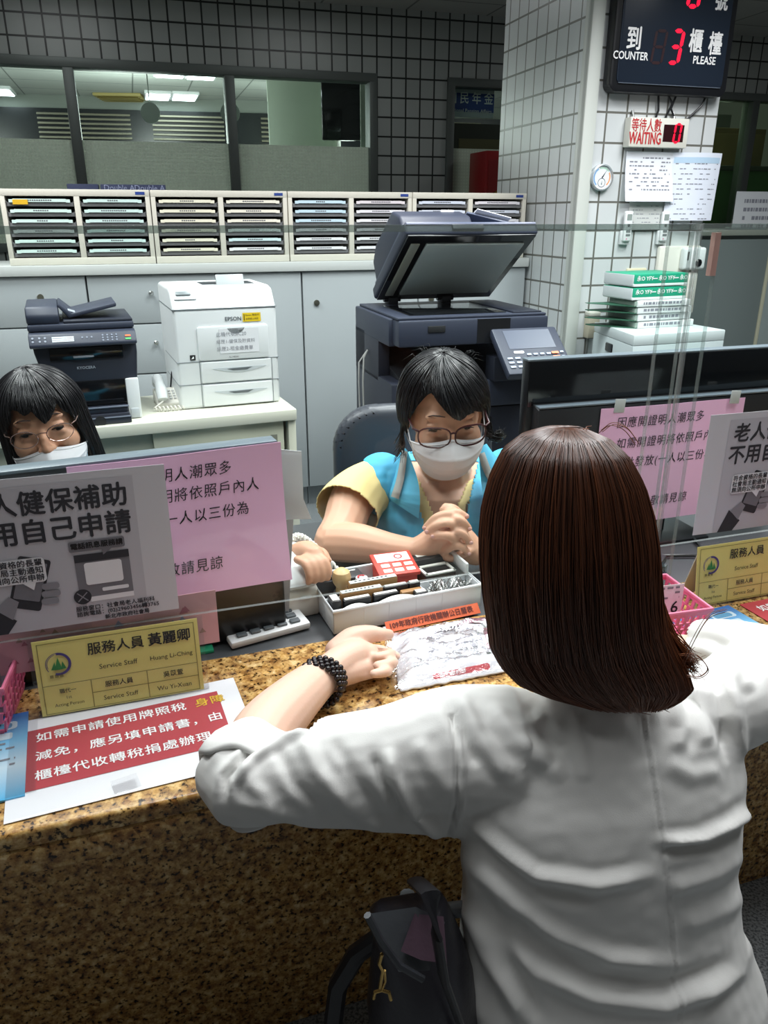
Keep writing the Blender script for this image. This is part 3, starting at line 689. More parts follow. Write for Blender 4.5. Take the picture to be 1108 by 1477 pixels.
b = MB(); b.bx(.17, .29, -L_ - .012, -L_ + .006, .012, .032, .003, Mx=LM); b.build('lid_grip', M['navy_dark'], lid)
b = MB(); b.bx(0.002, LW - .002, -L_ - .004, -L_ + .002, .034, .044, .002, Mx=LM); b.build('lid_trim', m_('trim_slate', '#4d566b', .35), lid)
b = MB(); b.side([(-.44, .045), (-.43, .10), (-.36, .165), (-.12, .175), (-.05, .14), (-.05, .045)], .0, .275, .012, 3, Mx=LM); b.build('document_feeder', M['navy_plastic'], lid)
b = MB(); b.box(LM @ Vector((.36, -.24, .118)), (.2, .3, .008), (-33, 12, 0), .002); b.build('feeder_tray', M['trim_slate'], lid)
b = MB(); b.bx(.0, LW, -L_ + .03, -.03, .045, .062, .008, Mx=LM); b.build('feeder_bed', M['trim_slate'], lid)
b = MB(); b.bx(.19, .24, -.371, -.36, .155, .162, Mx=LM); b.build('maker_mark', M['white_ink'], lid)
b = MB(); b.box(LM @ Vector((.36, -.27, .128)), (.15, .27, .003), (-33, 12, 6), .0008); b.build('paper_sheet', M['paper'], lid)
for x in (.07, .30):
    b = MB(); b.bx(hu0 + x - .02, hu0 + x + .02, ND - .03, ND + .03, 1.136, 1.165, .004); b.box((hu0 + x, ND + .0, 1.165), (.05, .03, .03), (-33, 0, 0), .004); b.cyl((hu0 + x - .035, ND - .005, 1.158), (hu0 + x + .035, ND - .005, 1.158), .012, n=12); b.build('hinge', m_('hinge_steel', '#3b3d42', .3, .8), t)
b = MB(); b.tube([(-.02, .33, .98), (-.035, .33, .95), (-.04, .33, .85), (-.035, .33, .6), (-.03, .33, .3), (-.03, .34, .01)], .004, 8); b.tube([(-.02, .35, .97), (-.05, .35, .93), (-.052, .35, .85), (-.045, .35, .6), (-.04, .35, .01)], .003, 8); b.build('cable', m_('cable_grey', '#a9a9a6', .5), t)

# =================================================================== COLUMN FIXTURES
def on_col(px, py, d=0): return CO.uz(px, py, d)
# queue display
u0, z0 = on_col(878, 132, -.06); u1, _ = on_col(1046, 140, -.06); DB = -.062
t = thing('queue_display', 'large black queue number display at the top of the tiled column', 'display', CO.w((u0 + u1) / 2, 0, z0), 17)
dw = u1 - u0; dh = .62
b = MB(); b.front(rrect(-dw / 2, dw / 2, 0, dh, .035, 6), DB, -.001, .008); b.build('housing', M['black_plastic'], t)
b = MB(); b.front(rrect(-dw / 2 + .03, dw / 2 - .03, .035, dh - .03, .02, 5), DB - .004, DB + .002, .002); b.build('face', m_('display_face', '#1f2835', .25), t)
f = FRONT(DB - .004); U = lambda px, py: (on_col(px, py, DB)[0] - (u0 + u1) / 2, on_col(px, py, DB)[1] - z0)
def TL(s, px, py, size, **k): x, y = U(px, py); return (s, x, y, size, dict(align='CENTER', **k))
letter(t, [TL('到', 914, 58, .096, bold=.02, sx=.8), TL('COUNTER', 909, 81, .043, bold=.02, sx=.86), TL('櫃', 1003, 62, .096, bold=.02, sx=.75), TL('檯', 1031, 66, .096, bold=.02, sx=.75), TL('PLEASE', 1015, 88, .043, bold=.02, sx=.9), TL('號', 1040, 2, .09, bold=.02, sx=.8)], M['white_ink'], f)
def seg7(cx, cy, w, h, d, th, slant=.0):
    S = {'0': 'abcdef', '3': 'abgcd', '8': 'abcdefg'}[d]; P = []
    X0, X1, Y0, Y1, Ym = cx - w / 2, cx + w / 2, cy - h / 2, cy + h / 2, cy
    def hb(y): return [(X0 + th * .3, y), (X0 + th, y + th / 2), (X1 - th, y + th / 2), (X1 - th * .3, y), (X1 - th, y - th / 2), (X0 + th, y - th / 2)]
    def vb(x, a, c): return [(x, a), (x + th / 2, a + th / 2), (x + th / 2, c - th / 2), (x, c), (x - th / 2, c - th / 2), (x - th / 2, a + th / 2)]
    D = dict(a=hb(Y1), g=hb(Ym), d=hb(Y0), b=vb(X1, Ym, Y1), c=vb(X1, Y0, Ym), f=vb(X0, Ym, Y1), e=vb(X0, Y0, Ym))
    for k in S: P.append([(x + slant * (y - cy), y) for x, y in D[k]])
    return P
x, y = U(974, 68); patch(t, seg7(x, y, .052, .122, '3', .017, .12), M['led_red'], f, .0012, 'digit')
x2, y2 = U(950, 68); patch(t, seg7(x2, y2, .052, .122, '8', .012, .12), M['led_off'], f, .001, 'unlit_digit')
x3, y3 = U(1003, -14); patch(t, seg7(x3, y3, .052, .122, '0', .017, .12), M['led_red'], f, .0012, 'digit')
x, _ = U(962, 130); b = MB(); b.bx(-dw / 2 + .04, dw / 2 - .04, DB - .006, DB - .003, .034, .037); b.build('bezel_line', m_('bez', '#59626e', .3), t)
b = MB(); xw = .0
for pts in (((.02, .02), (.06, -.03), (.03, -.09), (.06, -.14)), ((.08, .02), (.055, -.05), (.09, -.1), (.15, -.09), (.22, -.03), (.235, .01)), ((-.02, .01), (-.01, -.06), (-.03, -.12))):
    b.tube([(a, -.015, c) for a, c in pts], .005, 8)
b.build('cable', M['black_plastic'], t)
# waiting counter
u0, z1 = on_col(911, 168, -.05); u1, z0 = on_col(990, 214, -.05)
t = thing('waiting_display', 'small white sign reading WAITING with a red digit, on the column', 'display', CO.w((u0 + u1) / 2, 0, (z0 + z1) / 2), 17)
dw, dh = u1 - u0, z1 - z0
b = MB(); b.bx(-dw / 2, dw / 2, -.05, -.001, -dh / 2, dh / 2, .004); b.build('housing', m_('sign_ivory', '#d6d6cc', .5), t)
f = FRONT(-.05)
letter(t, [('等待人數', -dw * .23, dh * .2, .058, {'align': 'CENTER', 'sx': .68, 'bold': .012}), ('WAITING', -dw * .23, -dh * .22, .07, {'align': 'CENTER', 'sx': .56, 'bold': .02})], M['red_ink'], f)
patch(t, [('rect', dw * .07, dw * .42, -dh * .3, dh * .28)], m_('led_window', '#2a0b10', .3), f, .0008, 'digit_window')
patch(t, seg7(dw * .31, 0, .03, .075, '0', .0105, .1), M['led_red'], f, .0016, 'digit')
b = MB(); [b.cyl((x, -.02, dh / 2 - .002), (x, -.006, dh / 2 + .03), .006, n=8) for x in (-dw * .4, dw * .3)]; b.build('hanger', M['alu'], t)
# thermo hygrometer
u, z = on_col(869, 256, -.02)
t = thing('thermometer', 'round white dial thermometer on the column beside the notices', 'thermometer', CO.w(u, 0, z), 17)
RT = .057
MXf = Matrix.Rotation(R(90), 4, 'X')
b = MB(); b.lathe([(.001, .001), (RT, .001), (RT + .002, .01), (RT, .022), (RT - .006, .024), (RT - .008, .016), (.001, .016)], (0, 0, 0), 36, MXf); b.build('rim', m_('rim_grey', '#b9c2c6', .25, .5), t)
f = FRONT(-.0165)
patch(t, [circ(0, 0, RT - .008, 32)], m_('dial_white', '#dfe6ea', .5), f, .0003, 'dial')
patch(t, [circ(0, 0, RT * .78, 14, RT * .66, 120, 230)], m_('dial_blue', '#7fa9d6', .5), f, .0008, 'dial_scale'); patch(t, [circ(0, 0, RT * .78, 10, RT * .66, -50, 30)], m_('dial_orange', '#dd9a6a', .5), f, .0008, 'dial_scale')
patch(t, [circ(0, 0, RT * .78, 14, RT * .66, 40, 110)], m_('dial_green', '#a9cdb9', .5), f, .0008, 'dial_scale')
patch(t, [circ(0, -.022, .02, 20, .0175, 0, 360)], M['ink_soft'], f, .0008, 'dial_ring')
patch(t, [[(-.003, 0), (.024, .034), (.003, -.002)], [(-.002, -.03), (.001, -.012), (.002, -.03)]], M['ink'], f, .0014, 'needle')
# notices on the column
m_('ink_pale', '#7f828c', .8)
def textlines(o, f, x0, x1, zs, seed, h=.005, m='ink_pale', dens=.7):
    rr = random.Random(seed); P = []
    for z in zs:
        x = x0
        while x < x1:
            wl = rr.uniform(.006, .022)
            if rr.random() < dens: P.append([(x, z), (min(x + wl, x1), z), (min(x + wl, x1), z + h), (x, z + h)])
            x += wl + .005
    return patch(o, P, M[m], f, .0007, 'print_lines')
u0, z1 = on_col(904, 218, -.01); u1, z0 = on_col(966, 291, -.02); w, h = u1 - u0, z1 - z0
f = lambda x, y: Vector((x, -.012 - .03 * (1 - y / h) ** 2 - .004 * math.sin(x * 9), y))
b = MB(); b.sheet(f, w, h, 6, 10, .001); o = b.build('notice_sheet', m_('sheet_a', '#dde1e8', .7), Mx=Matrix.Translation(CO.w(u0, 0, z0)) @ Matrix.Rotation(R(17), 4, 'Z'))
tag(o, 'white printed list on the column right under the WAITING sign', 'notice'); textlines(o, f, .02, w - .02, [h - .03 - k * .017 for k in range(9)], 5, .006)
u0, z1 = on_col(970, 220, -.01); u1, z0 = on_col(1026, 318, -.02); w, h = u1 - u0, z1 - z0
f2 = lambda x, y: Vector((x - .02 * (1 - y / h), -.014 - .035 * math.sin(x / w * 2.6) - .01 * (1 - y / h), y))
b = MB(); b.sheet(f2, w, h, 10, 8, .001); o = b.build('notice_sheet', m_('sheet_b', '#d5dce8', .35), Mx=Matrix.Translation(CO.w(u0, 0, z0)) @ Matrix.Rotation(R(17), 4, 'Z'))
tag(o, 'glossy curved printed sheet at the right edge of the column', 'notice'); textlines(o, f2, .02, w - .02, [h - .05 - k * .022 for k in range(13)], 9, .004, dens=.5)
patch(o, [('rect', .01, w - .01, h - .045, h - .02)], m_('head_blue', '#a9c3d8', .6), f2, .0006)
u0, z1 = on_col(908, 291, -.004); u1, z0 = on_col(963, 331, -.004); w, h = u1 - u0, z1 - z0
f3 = lambda x, y: Vector((x, -.006 - .01 * (1 - y / h), y))
b = MB(); b.sheet(f3, w, h, 3, 4, .001); o = b.build('notice_sheet', m_('sheet_c', '#c4c8c6', .7), Mx=Matrix.Translation(CO.w(u0, 0, z0)) @ Matrix.Rotation(R(17), 4, 'Z'))
tag(o, 'lower white sheet on the column between the two remote controls', 'notice'); textlines(o, f3, .02, w - .02, [h - .02 - k * .018 for k in range(5)], 11, .003, dens=.5)
# remote controls in their cradles
def remote(px, py, lab):
    u, z = on_col(px, py, -.02); t = thing('remote_control', lab, 'remote control', CO.w(u, 0, z), 17, 'remote controls on the column')
    b = MB(); b.bx(-.026, .026, -.022, -.001, -.075, -.01, .006); b.build('cradle', M['white_plastic'], t)
    b = MB(); b.bx(-.021, .021, -.036, -.016, -.06, .075, .007, 3); o = b.build('handset', M['white_plastic'], t)
    patch(o, [rrect(-.013, .013, .035, .062, .003)], m_('lcd_grey', '#8f9a96', .3), FRONT(-.036), .001, 'display')
    patch(o, [circ(0, .012, .007, 12), rrect(-.012, .012, -.02, -.008, .003), rrect(-.012, .012, -.036, -.026, .003)], m_('remote_keys', '#6d7474', .5), FRONT(-.036), .001, 'buttons')
    patch(o, [circ(-.006, -.048, .003, 10)], m_('pink_key', '#d86a9a', .5), FRONT(-.036), .001, 'button')
remote(904, 329, 'white air conditioner remote in its cradle, left one on the column'); remote(957, 329, 'white air conditioner remote in its cradle, right one nearer the curved sheet')
# intercom and socket
u0, z1 = on_col(953, 355, -.03); u1, z0 = on_col(1000, 452, -.03)
t = thing('intercom', 'white wall intercom with a round lens low on the column', 'intercom', CO.w((u0 + u1) / 2, 0, z0), 17); w, h = u1 - u0, z1 - z0
b = MB(); b.bx(-w / 2, w / 2, -.03, -.001, 0, h, .01); b.build('back_plate', M['warm_plastic'], t)
b = MB(); b.bx(-w * .02, w * .5, -.07, -.028, h * .66, h * .98, .012, 3); o = b.build('camera_head', M['white_plastic'], t)
b = MB(); b.lathe([(.001, 0), (.016, 0), (.018, .006), (.012, .01), (.001, .008)], (0, 0, 0), 20, Matrix.Translation((w * .32, -.069, h * .76)) @ MXf); b.build('lens', M['gloss_black'], o)
b = MB(); b.bx(w * .04, w * .08, -.072, -.069, h * .8, h * .92, .001); b.build('slot', M['ink'], o)
b = MB(); b.bx(w * .0, w * .42, -.055, -.029, h * .1, h * .62, .012, 3); b.build('handset', M['warm_plastic'], t)
u, z = on_col(917, 396, -.005)
t = thing('wall_socket', 'cream double wall socket on the column above the binders', 'socket', CO.w(u, 0, z), 17)
b = MB(); b.bx(-.055, .055, -.012, -.001, -.03, .03, .004); b.build('plate', m_('cream', '#d9d3b4', .45), t)
patch(t, [rrect(a, a + .022, -.01, .008, .002) for a in (-.038, .014)], m_('socket_grey', '#a09a80', .5), FRONT(-.012), .001, 'outlet'); patch(t, [[(a, b_), (a + .003, b_), (a + .003, b_ + .009), (a, b_ + .009)] for a in (-.033, -.024, .019, .028) for b_ in (-.006,)], M['ink'], FRONT(-.012), .0018, 'outlet_slots')

# =================================================================== SIDE CABINET WITH REAMS AND BINDERS
ZC = 1.0
pA = PZ(915, 484, ZC); pB = PZ(858, 464, ZC); pC = PZ(1047, 476, ZC)
d1 = (pC - pA); angc = math.degrees(math.atan2(d1.y, d1.x)); SCF = Fr(pA.x, pA.y, angc)
w = d1.length; t = thing('side_cabinet', 'light grey side cabinet beside the column carrying binders', 'cabinet', (pA.x, pA.y, 0), angc)
xb = (pB - pA).dot(SCF.u); yb = (pB - pA).dot(SCF.n)
P2 = [(0, 0), (w, 0), (w, .42), (xb, .42), (xb, yb)]
b = MB(); b.prism([(x, y) for x, y in P2], ZC - .045, None, .004); b.build('body', m_('cab_light', '#b9c4c6', .45), t)
b = MB(); b.prism([(x, y) for x, y in P2], .046, Matrix.Translation((0, 0, ZC - .045)), .004); b.build('top', m_('cab_top', '#c9d3d4', .4), t)
nv = Vector((xb, yb, 0)).normalized(); nx = Vector((0, 0, 1)).cross(nv).normalized()
hm = Matrix(((-nv.x, nx.x, 0, xb * .55), (-nv.y, nx.y, 0, yb * .55), (0, 0, 1, ZC - .09), (0, 0, 0, 1)))
b = MB(); b.bx(-.04, .04, -.006, .006, -.02, .02, .006, Mx=hm); b.build('handle', M['gloss_black'], t)
# binders and reams : one thing each
s0 = PZ(925, 474, ZC + .02); sb = SCF
def pack(name, lab, cat, px0, px1, py, zb, zt, depth, mats, group, skew=0, text=None):
    zc = ZC + .001 + zb; hgt = zt - zb
    a = PZ(px0, py, zc); c = PZ(px1, py - (px1 - px0) * .09, zc); L = (c - a).length; ang = math.degrees(math.atan2(c.y - a.y, c.x - a.x)) + skew
    t = thing(name, lab, cat, (a.x, a.y, zc), ang, group); return t, L, hgt
yG = '#1f9a78'
specs = [('white-spined document binder, lowest of the stack on the side cabinet', .0), ('white-spined document binder, second from the bottom of its stack', .033), ('white-spined document binder, third from the bottom of its stack', .066), ('white-spined document binder, directly under the green reams', .096)]
m_('binder_white', '#dcdfdf', .5); m_('binder_green', '#2a5a45', .6); m_('ream_green', yG, .45); m_('ream_side', '#c9d0d2', .5)
X0 = (PZ(912, 473, ZC) - SCF.o).dot(SCF.u) + .0; YF = (PZ(930, 474, ZC) - SCF.o).dot(SCF.n)
BL = (PZ(985, 470, ZC) - PZ(912, 476, ZC)).length
angs = [0, 1.5, -1, -2]
for k, (lab, zb) in enumerate(specs):
    t = thing('binder', lab, 'binder', SCF.w(X0 - .008 * k, YF - .004 * k, ZC + .001 + zb), angc + angs[k], 'binders on the side cabinet')
    th = .030 if k < 2 else .027
    b = MB(); b.bx(0, BL * (1 - .03 * k), 0, .2, 0, th, .004); b.build('spine_cover', M['binder_white'], t)
    b = MB(); b.side([(.004, .003), (.2, .003), (.2, th - .003), (.004, th - .003)], -.012, -.0005); b.build('page_block', m_('pages', '#8fa096', .8), t)
    b = MB(); b.loft([[Vector((-.006, .0, .0)), Vector((-.006, .2, .0)), Vector((-.006, .2, .005)), Vector((-.006, .0, .005))], [Vector((-.14, .17, -.0 + .001 * k)), Vector((-.14, .2, 0 + .001 * k)), Vector((-.14, .2, .005)), Vector((-.14, .17, .005))]]); b.build('cover_flap', M['binder_green'], t)
    textlines(t, FRONT(0), .03, BL * .75, [th * .35], 40 + k, th * .4, dens=.9)
for k, (lab, zb) in enumerate((('green YFY paper ream, lower of the two on the binders', .125), ('green YFY paper ream on the very top of the stack', .182))):
    t = thing('paper_ream', lab, 'paper ream', SCF.w(X0 - .05, YF - .006, ZC + .001 + zb), angc + 2, 'paper reams on the binders')
    b = MB(); b.bx(0, BL * .96, 0, .21, 0, .053, .004); b.build('wrapper', M['ream_green'], t)
    b = MB(); b.bx(-.002, BL * .962, -.0006, .2, .0, .012, .002); b.build('white_band', m_('band', '#dfe6e4', .5), t)
    b = MB(); b.bx(-.005, .0, .004, .205, .004, .05, .001); b.build('end_flap', M['ream_side'], t)
    letter(t, [('永O YFY', .012 + j * .118, .033, .024, {'bold': .02}) for j in range(3)], M['white_ink'], FRONT(0), .001)
    patch(t, [[(.098 + j * .118, .031), (.124 + j * .118, .031), (.124 + j * .118, .035), (.098 + j * .118, .035)] for j in range(2)], M['white_ink'], FRONT(0), .001)
u, z = on_col(857, 473, -.05)
t = thing('conduit_box', 'beige cable box low on the column left of the binders', 'cable box', CO.w(u, 0, z), 17)
b = MB(); b.bx(-.03, .03, -.05, -.001, -.05, .055, .006); b.build('box', m_('conduit_beige', '#b3ad9a', .5), t)
b = MB(); b.bx(-.03, .03, -.052, -.001, .056, .075, .004); b.build('lid', m_('conduit_lid', '#c4c4ba', .5), t)
b = MB(); b.tube([(-.01, -.02, -.05), (-.015, -.02, -.2), (-.012, -.02, -.6)], .006, 8); b.build('cable', M['alu'], t)

# grey cabinets behind the right monitor
pG = PY(1032, 340, 4.6)
GC = Fr(pG.x, 4.6, 17)
t = thing('steel_cabinet', 'dark grey steel cabinet at the right edge behind the column', 'cabinet', GC.w(0, 0, 0), 17)
zt = pG.z; gu = GC.uz(1097, 450)[0]
b = MB(); b.bx(-.25, 1.5, .02, .5, 0, zt, .004); b.build('body', m_('slate_metal', '#7c8585', .45), t)
b = MB(); b.bx(-.24, gu - .012, 0, .019, .08, zt - .02, .003); b.build('door', m_('slate_door', '#747d7d', .45), t)
b = MB(); b.bx(gu + .012, 1.49, 0, .019, .08, zt - .02, .003); b.build('door', m_('slate_door2', '#8b9494', .45), t)
b = MB(); b.bx(gu - .01, gu + .01, -.006, .02, .06, zt - .02, .002); b.build('door_strip', m_('strip_cream', '#b9b6a0', .5), t)
b = MB(); b.bx(-.26, 1.52, -.02, .52, zt, zt + .03, .004); b.build('top', m_('slate_top', '#8a8f86', .4), t)
# standing notice on it
gu0, gz1 = GC.uz(1064, 276, .05)
t = thing('notice_stand', 'white printed notice standing on the grey cabinet at the right edge', 'notice', GC.w(gu0, .05, zt + .031), 17)
hS = gz1 - zt - .031
ff = lambda x, y: Vector((x, .02 * y, y))
b = MB(); b.sheet(ff, .5, hS, 3, 4, .002); o = b.build('sheet', m_('sheet_d', '#c9ced2', .6), t); textlines(o, ff, .06, .45, [hS - .06 - k * .045 for k in range(4)], 21, .02, dens=.9)
b = MB(); b.bx(0, .5, -.01, .06, 0, .012, .003); b.bx(0, .5, .004, .012, 0, .05, .002); b.build('stand_foot', M['acrylic_edge'], t)
# =================================================================== COUNTER
K = Fr(0, 0, 18)                       # X along the counter, Y (n) away from the customers
CT = .75; N0, N1 = .861, 1.2
def KU(px, py, z=CT):
    p = PZ(px, py, z); return p.dot(K.u), p.dot(K.n)
def kthing(name, lab, cat, u, n, z=CT, rz=0, group=None): return thing(name, lab, cat, K.w(u, n, z), 18 + rz, group)
t = thing('service_counter', 'long polished brown granite counter between customer and staff', 'counter', (0, 0, 0), 18)
b = MB(); b.bx(-2.6, 2.9, N0, N1, CT - .03, CT - .0005, .006, 3); b.build('granite_top', M['granite'], t)
b = MB(); b.bx(-2.6, 2.9, N0 + .004, N0 + .03, CT - .075, CT - .0305, .004); b.build('edge_apron', M['granite'], t)
b = MB(); b.bx(-2.6, 2.9, N0 + .19, N0 + .25, .0, CT - .031, .003); b.build('front_panel', M['granite'], t)
t = thing('staff_desk', 'pale desktop on the staff side behind the granite counter', 'desk', (0, 0, 0), 18)
b = MB(); b.bx(-2.6, 2.9, N1 + .002, 1.78, CT - .03, CT - .004, .004); b.build('desktop', m_('desk_top', '#3a3d40', .45), t)
b = MB(); b.bx(-2.6, -2.57, N1 + .02, 1.75, 0, CT - .031); b.bx(2.87, 2.9, N1 + .02, 1.75, 0, CT - .031); b.build('side_panel', m_('desk_side', '#8d9191', .5), t)

# clear screens ------------------------------------------------------------------------
def acr_box(b, x0, x1, y0, y1, z0, z1, thin=1):
    """clear sheet: broad faces clear, cut edges slightly frosted; thin = axis of the thickness"""
    vs = [(x, y, z) for x in (x0, x1) for y in (y0, y1) for z in (z0, z1)]
    F = {0: [(0, 1, 3, 2), (4, 6, 7, 5)], 1: [(0, 4, 5, 1), (2, 3, 7, 6)], 2: [(0, 2, 6, 4), (1, 5, 7, 3)]}
    for ax, fs in F.items():
        b.cur = 0 if ax == thin else 1; b.add(vs, fs)
AT = 1.459; AB = .877; AN = 1.127
def screen(lab, u0, u1, posts):
    t = thing('acrylic_screen', lab, 'screen', (0, 0, 0), 18, 'clear screens along the counter')
    b = MB(); acr_box(b, u0, u1, AN, AN + .007, AB, AT); b.build('panel', [M['acrylic'], M['acrylic_edge']], t, smooth=False)
    b = MB(); acr_box(b, u0, u1, AN + .0072, AN + .022, AT - .01, AT, 2); b.build('top_flange', [M['acrylic'], M['acrylic_edge']], t, smooth=False)
    for a, c in posts:
        b = MB(); acr_box(b, a, c, AN + .008, AN + .018, CT + .0005, AT - .012); b.build('support_post', [M['acrylic'], M['acrylic_edge']], t, smooth=False)
    return t
screen('wide clear acrylic screen above the counter, left of the double post', -1.5, .914, [(-1.45, -1.4), (.866, .912)])
ts = screen('clear acrylic screen above the counter right of the double post', .922, 2.6, [(.924, .966), (2.5, 2.55)])
b = MB(); b.bx(.955, .9664, AN + .0075, AN + .0185, 1.375, AT - .014); b.build('red_tape', m_('red_tape', '#cf9d96', .5), ts)

# posters on the screen ------------------------------------------------------------------
m_('poster_grey', '#bcbbc2', .75); m_('poster_ink', '#2f3036', .8); m_('poster_mid', '#77767d', .8); m_('poster_light', '#8b8a91', .8); m_('poster_white', '#e8e8ec', .75); m_('poster_margin', '#cdcdd3', .75)
PW, PH = .336, .238
def poster(lab, u0):
    o = tag(bpy.data.objects.new('poster', None), lab, 'poster', 'grey posters on the acrylic screens'); COL.objects.link(o)
    o.location = K.w(u0, AN - .003, .893); o.rotation_euler = (0, 0, R(18))
    f = lambda x, y: Vector((x, -.002 * math.sin(x * 14) - .004 * max(0, x - .27) , y))
    b = MB(); b.sheet(f, PW, PH, 12, 8, .0006); b.build('sheet', M['poster_margin'], o)
    patch(o, [('rect', .045, .29, .0, PH - .012)], M['poster_grey'], f, .0004, 'print_ground')
    letter(o, [('老人健保補助', .057, .197, .0385, {'bold': .022, 'sx': .97}), ('不用自己申請', .052, .154, .0395, {'bold': .022, 'sx': .97})], M['poster_ink'], f, .0009, 'headline')
    # hand with phone
    rot = lambda P, cx, cy, a: [(cx + (x - cx) * math.cos(R(a)) - (y - cy) * math.sin(R(a)), cy + (x - cx) * math.sin(R(a)) + (y - cy) * math.cos(R(a))) for x, y in P]
    patch(o, [rot(rrect(.108, .152, .035, .118, .004), .13, .075, -18)], M['poster_ink'], f, .0009, 'phone_print')
    patch(o, [rot(rrect(.112, .148, .05, .112, .002), .13, .075, -18)], M['poster_mid'], f, .0012, 'phone_print')
    patch(o, [[(.055, .0), (.075, .045), (.105, .02), (.09, .0)]], M['poster_ink'], f, .001, 'sleeve_print')
    patch(o, [[(.078, .043), (.1, .06), (.112, .05), (.1, .022)], rrect(.146, .17, .064, .074, .004), rrect(.144, .17, .052, .062, .004), rrect(.142, .166, .04, .05, .004)], M['poster_light'], f, .0014, 'hand_print')
    patch(o, [rrect(.07, .155, .078, .117, .006), [(.12, .08), (.14, .08), (.135, .066)]], M['poster_white'], f, .0017, 'speech_bubble')
    letter(o, [('符合資格的長輩', .112, .109, .0115, {'align': 'CENTER', 'bold': .02}), ('社會局主動通知', .112, .097, .0115, {'align': 'CENTER', 'bold': .02}), ('無須向公所申辦', .112, .085, .0115, {'align': 'CENTER', 'bold': .02})], M['poster_ink'], f, .0022)
    # chat window
    patch(o, [('rect', .195, .272, .042, .112)], M['poster_mid'], f, .0009, 'chat_print'); patch(o, [('rect', .195, .272, .1, .112), circ(.199, .044, .0125, 20)], M['poster_ink'], f, .0013, 'chat_print')
    patch(o, [rrect(.19, .268, .117, .134, .003), [(.235, .118), (.25, .118), (.236, .108)]], M['poster_mid'], f, .0014, 'chat_print'); patch(o, [rrect(.207, .26, .062, .098, .004), rrect(.228, .266, .049, .055, .002)], M['poster_white'], f, .0014, 'chat_print')
    patch(o, [('rect', .21, .272, .034, .042)], M['poster_white'], f, .001, 'chat_print')
    letter(o, [('電話訊息服務請', .229, .1255, .0105, {'align': 'CENTER', 'bold': .03})], M['ink'], f, .002)
    textlines(o, f, .21, .257, [.093 - k * .0052 for k in range(4)] + [.07 - k * .005 for k in range(1)], 3, .0022, dens=.85)
    patch(o, [rot([(.189, .0432), (.209, .0432), (.209, .0448), (.189, .0448)], .199, .044, a) for a in (45, -45)], M['poster_light'], f, .0019, 'cross_print')
    letter(o, [('服務窗口：社會局老人福利科', .187, .0235, .0088, {'bold': .02}), ('諮詢電話：(02)29603456轉3765', .187, .0145, .0088, {'bold': .02}), ('新北市政府社會局', .226, .0045, .0082, {'bold': .03})], M['poster_ink'], f, .0011)
    return o
poster('grey printed poster on the screen in front of the left monitor', .026 - PW)
poster('grey printed poster on the screen at the right picture edge', .994)

# pink patterned slip hanging under the left poster
fpk = lambda x, y: Vector((x, .003 * math.sin(x * 20), y))
t = thing('patterned_sheet', 'pale pink patterned sheet hanging behind the yellow name plate', 'sheet', K.w(-.30, AN + .009, .815), 18)
b = MB(); b.sheet(fpk, .385, .095, 8, 3, .0008); b.build('sheet', m_('pale_pink', '#d9a6ae', .6), t)
rr = random.Random(4)
for key, col in (('pat_a', '#b06a7a'), ('pat_b', '#8d93b8'), ('pat_c', '#a8847a')):
    P = []
    for k in range(7):
        x, y, s_ = rr.uniform(.02, .36), rr.uniform(.012, .08), rr.uniform(.004, .008); P.append([(x - s_, y - s_ * .6), (x + s_, y - s_ * .5), (x, y + s_)])
    patch(t, P, m_(key, col, .6), fpk, .0006, 'pattern')

# monitors --------------------------------------------------------------------------------
_p = PY(400, 637, 1.262)
ML = Fr(_p.x, _p.y, 24); ztl = ML.uz(398, 637)[1]
LABEL_PINK = [['因應開證明人潮眾多'], ['如需開證明將依照戶內人'], ['數批發放(一人以三份為'], ['限)，造成不便敬請見諒']]
t = thing('monitor', 'left black computer monitor with papers hung over its rear', 'monitor', ML.w(0, 0, CT - .003), 24)
mh = ztl - CT + .003
b = MB(); b.bx(-.56, .0, .0, .035, .005, mh, .004); b.build('casing', M['black_plastic'], t)
b = MB(); b.bx(-.557, -.003, -.002, .003, .01, mh - .012, .002); b.build('glossy_back', m_('monitor_back', '#0f1115', .3), t)
b = MB(); b.bx(-.56, .0, .0, .036, mh - .004, mh + .0015, .001); b.build('top_edge', m_('edge_slate', '#66717a', .35), t)
b = MB(); b.bx(-.36, -.2, -.02, .14, 0, .006, .002); b.bx(-.32, -.24, .036, .07, .005, .25, .004); b.build('stand', M['black_plastic'], t)
m_('pink_paper', '#ecb8da', .75)
def pink_notice(lab, F, u0, u1, z0, z1, off, lines, size, bend):
    w, h = u1 - u0, z1 - z0
    o = tag(thing('notice_sheet', None, None, F.w(u0, off, z0), F.ang), lab, 'notice', 'pink handwritten notices on the monitors')
    f = lambda x, y: Vector((x, -bend * (1 - y / h) ** 2 * (x / w) - .004 * math.sin(x / w * 5), y))
    b = MB(); b.sheet(f, w, h, 10, 10, .0008); b.build('sheet', M['pink_paper'], o)
    letter(o, [(s, x, y, size, {'shear': .08, 'space': 1.12, 'sx': .93}) for s, x, y, _z in lines], M['ink'], f, .0009)
    return o, f
PL = lambda px, py: ML.uz(px, py, -.012)
u0 = PL(95, 672)[0]; u1 = PL(403, 636)[0]; zb_ = ML.uz(418, 838, -.04)[1]; zt_ = PL(300, 651)[1]
W_ = u1 - u0; H_ = zt_ - zb_; sz = .032
pink_notice('pink notice draped over the left monitor, half behind the grey poster', ML, u0, u1 + .004, zb_, zt_, -.010,
    [(w_, PL(px, py)[0] - u0, PL(px, py)[1] - zb_, 0) for w_, px, py in (('因應開證明人潮眾多', 136, 700), ('如需開證明將依照戶內人', 137, 731), ('數批發(一人以三份為', 160, 762), ('敬請見諒', 238, 822))], .0245, .03)
